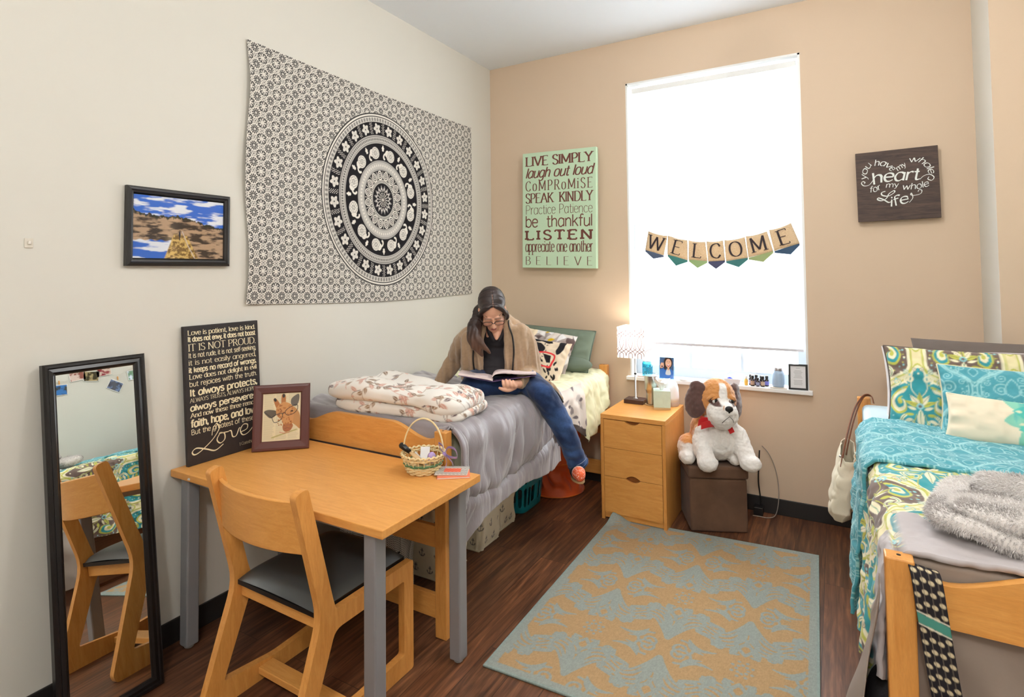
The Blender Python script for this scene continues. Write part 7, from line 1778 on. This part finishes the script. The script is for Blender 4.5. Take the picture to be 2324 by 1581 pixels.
    # ---- shoes
    def shoe(an, heel, ball, toe, nm):
        b2 = MB(); limb(b2, [an+Zv*.0, heel, ball, toe], (.036, .036, .038, .030)); d = (toe-heel).normalized()
        def col(V, N):
            q = (V-np.array(ball))@np.array(d); k_ = sstep(-.002, .004, q-.006); C = np.array(S(38, 44, 52))*(1-k_[:, None])+np.array(S(232, 104, 66))*k_[:, None]
            rim = sstep(.006, .003, np.abs(q-.008)); C = C*(1-rim[:, None]*.8)+np.array(S(250, 226, 220))*rim[:, None]*.8
            dots = sstep(.35, .6, np.sin(V[:, 0]*420)*np.sin(V[:, 1]*420)*np.sin(V[:, 2]*420+.6))*(q > .014); return C*(1-dots[:, None])+np.array(S(252, 224, 206))*dots[:, None]
        so = fuse(nm, b2, .0045, 3, vmat('canvas_shoe', .8, .2, 700), r, col)
        so2 = MB(); n_ = d.cross(Zv).normalized(); P = []
        for t_ in np.linspace(0, 2*PI, 36, endpoint=False):
            L_ = (toe-heel).length/2+.030; p = (heel+toe)/2+d*(L_*math.cos(t_))+n_*(.034*math.sin(t_)); P.append(p)
        V = [(p.x, p.y, p.z-.036) for p in P]+[(p.x, p.y, p.z-.027) for p in P]; n = len(P)
        so2.add(V, [list(range(n))[::-1], list(range(n, 2*n))]+[(i, (i+1) % n, n+(i+1) % n, n+i) for i in range(n)]); so2.build('sole', mat('tan_rope_sole', S(176, 142, 98), .8), so)
    shoe(J['anL']-Zv*.005, J['heelL'], J['ballL'], J['toeL'], 'shoe'); 
    # ---- hair
    h = MB()
    h.ball((0, -.028, .042), (.0775, .092, .080), 28, HM); h.ball((0, -.050, .0), (.076, .066, .085), 24, HM)
    for s in (-1, 1):
        limb(h, [HM @ V3(q) for q in ((s*.006, .052, .094), (s*.032, .056, .083), (s*.056, .050, .055), (s*.068, .038, .018), (s*.0745, .018, -.020), (s*.070, -.015, -.050))], (.010, .013, .014, .013, .014, .018), 12)
    limb(h, [HM @ V3(q) for q in ((.076, .026, .0), (.083, .022, -.040), (.079, .020, -.070))], (.013, .012, .006), 12)
    limb(h, [HM @ V3((-.03, -.06, -.04)), HM @ V3((-.072, -.03, -.035)), V3((0.766, -1.385, 1.325)), V3((0.764, -1.420, 1.275)), V3((0.782, -1.445, 1.215)), V3((.806, -1.446, 1.165)), V3((.826, -1.434, 1.125))], (.045, .036, .034, .040, .040, .026, .008), 14)
    limb(h, [V3((0.770, -1.425, 1.29)), V3((0.800, -1.455, 1.235)), V3((0.838, -1.445, 1.180)), V3((0.868, -1.422, 1.140))], (.022, .024, .017, .004), 12); limb(h, [V3((0.760, -1.405, 1.29)), V3((0.752, -1.420, 1.235)), V3((0.764, -1.425, 1.185)), V3((.79, -1.425, 1.15))], (.026, .026, .018, .005), 12)
    D_, L_, R2 = np.array(S(36, 26, 26)), np.array(S(66, 50, 47)), np.array(S(104, 66, 44))
    def hairc(V, N):
        P = V@HI[:3, :3].T+HI[:3, 3]; x, y, z = P.T; th = np.arctan2(x, z+.06); tail = sstep(1.31, 1.15, V[:, 2])*(x < .02)
        s_ = np.where(tail > .02, vnoise(V[:, 0]*110, V[:, 1]*110, V[:, 2]*9, 3), vnoise(y*170+np.abs(x)*40, th*3, np.sign(x)*4, 6)); k_ = np.clip(.35+.45*s_, 0, 1)[:, None]
        C = D_*(1-k_)+L_*k_; C = C*(1-tail[:, None]*.75)+(R2*(.7+.5*k_))*tail[:, None]*.75
        part = sstep(.0024, .0008, np.abs(x-.004-.006*y*10*.1))*(z > .06)*(y > -.01)*(y < .082); return C*(1-part[:, None]*.55)+np.array(S(170, 126, 106))*part[:, None]*.55
    hm = NT('brown_hair'); at = hm.node('ShaderNodeAttribute', _attribute_name='Col'); hm.link(at.outputs[0], hm.b.inputs['Base Color']); hm.b.inputs['Roughness'].default_value = .42; hm.b.inputs['Specular IOR Level'].default_value = .5
    def hd(V, N):
        P = V@HI[:3, :3].T+HI[:3, 3]; x, y, z = P.T; tail = sstep(1.33, 1.27, V[:, 2])
        return (1-tail)*.0016*vnoise(y*190+np.abs(x)*40, np.arctan2(x, z+.06)*3, 0, 6)+tail*.004*vnoise(V[:, 0]*80, V[:, 1]*80, V[:, 2]*7, 3)-.0022*sstep(.005, .001, np.abs(x-.004))*(z > .055)*(y > -.05)
    fuse('hair', h, .0042, 2, hm.m, r, hairc, hd)
    # ---- glasses
    g = MB()
    for s in (-1, 1):
        P = [HM @ V3((s*(.033+.026*math.copysign(abs(math.cos(t_))**.7, math.cos(t_))), .094-.10*abs(.026*math.cos(t_)) , -.006+.0155*math.copysign(abs(math.sin(t_))**.7, math.sin(t_)))) for t_ in np.linspace(0, 2*PI, 30, endpoint=False)]
        g.tube(P, .0013, 6, closed=True); up_ = [P[i] for i in range(0, 16)]; g.tube(up_, .0022, 6)
        g.tube([HM @ V3(q) for q in ((s*.058, .090, .004), (s*.071, .070, .008), (s*.076, .02, .004), (s*.075, -.012, -.004))], .0018, 6)
    g.tube([HM @ V3(q) for q in ((-.008, .098, .0), (0, .103, .003), (.008, .098, .0))], .0018, 6)
    g.build('glasses', mat('tortoise_frame', S(48, 34, 32), .25), r, smooth=True)
    # ---- the book
    S_, Lf, Rt = V3((.922, -1.483, .998)), V3((.775, -1.592, 1.037)), V3((1.078, -1.279, 1.010)); dp = -Fv*.205-Zv*.018
    bk = thing('open_book', 'open book with pale pages held by the reader', 'book', S_)
    pg = mat('pinkish_page', S(236, 216, 214), .7); pe = mat('page_edges', S(228, 206, 204), .8, var=.1, vscale=300); cv = mat('purple_cover', S(112, 84, 128), .5)
    def sheetblock(nm, curve, th, m, lift=0.0):
        mb = MB(); n = len(curve); V = []
        for i, p in enumerate(curve):
            p = V3(p)
            for dz in (0, th):
                for q in (V3((0, 0, 0)), dp): V.append(p+q+Zv*(dz+lift))
        F = []
        for i in range(n-1):
            a_ = i*4; b_ = a_+4
            F += [(a_, b_, b_+1, a_+1), (a_+2, a_+3, b_+3, b_+2), (a_, a_+2, b_+2, b_), (a_+1, b_+1, b_+3, a_+3)]
        F += [(0, 1, 3, 2), ((n-1)*4, (n-1)*4+2, (n-1)*4+3, (n-1)*4+1)]
        return mb.add(V, F).build(nm, m, bk, auto=.6)
    lc_ = catmull([S_+Zv*.002, S_*.75+Lf*.25+Zv*.004, S_*.4+Lf*.6+Zv*.002, Lf], 6); sheetblock('left_pages', lc_, .011, pg, .0022)
    rc_ = catmull([S_+Zv*.002, S_-(Rt-S_)*.02+Zv*.018, S_+(Rt-S_)*.06+Zv*.034, S_+(Rt-S_)*.25+Zv*.034, S_+(Rt-S_)*.6+Zv*.018, Rt+Zv*.004], 7); sheetblock('right_pages', rc_, .008, pg, .0022)
    sheetblock('cover', [Lf-Zv*.001, S_, Rt], .002, cv)
    mb = MB()
    for side, A_, B_ in ((0, lc_, .0138),):
        for kx in range(2):
            for ln in range(14):
                t0 = .15+.02*((ln*7) % 3); i0 = int(t0*(len(A_)-1)); i1 = int((.9-.05*((ln*5) % 4))*(len(A_)-1)); q = dp*(.08+.84*ln/14)
                a0 = V3(A_[i0])+q+Zv*B_; a1 = V3(A_[i1])+q+Zv*B_; mb.add([a0, a1, a1+dp*.018, a0+dp*.018], [(0, 1, 2, 3)])
    mb.build('printed_lines', mat('print_grey', S(150, 140, 146), .8), bk)
person()
tag(MB().box(.30, .42, -.98, -.80, .872, .890, T(0, 0, 0)).build('notepad', mat('green_edge_pad', S(206, 210, 150), .8), None, bevel=.003), 'thin yellow green notepad lying on the left bed behind the sitter\'s arm', 'notepad')
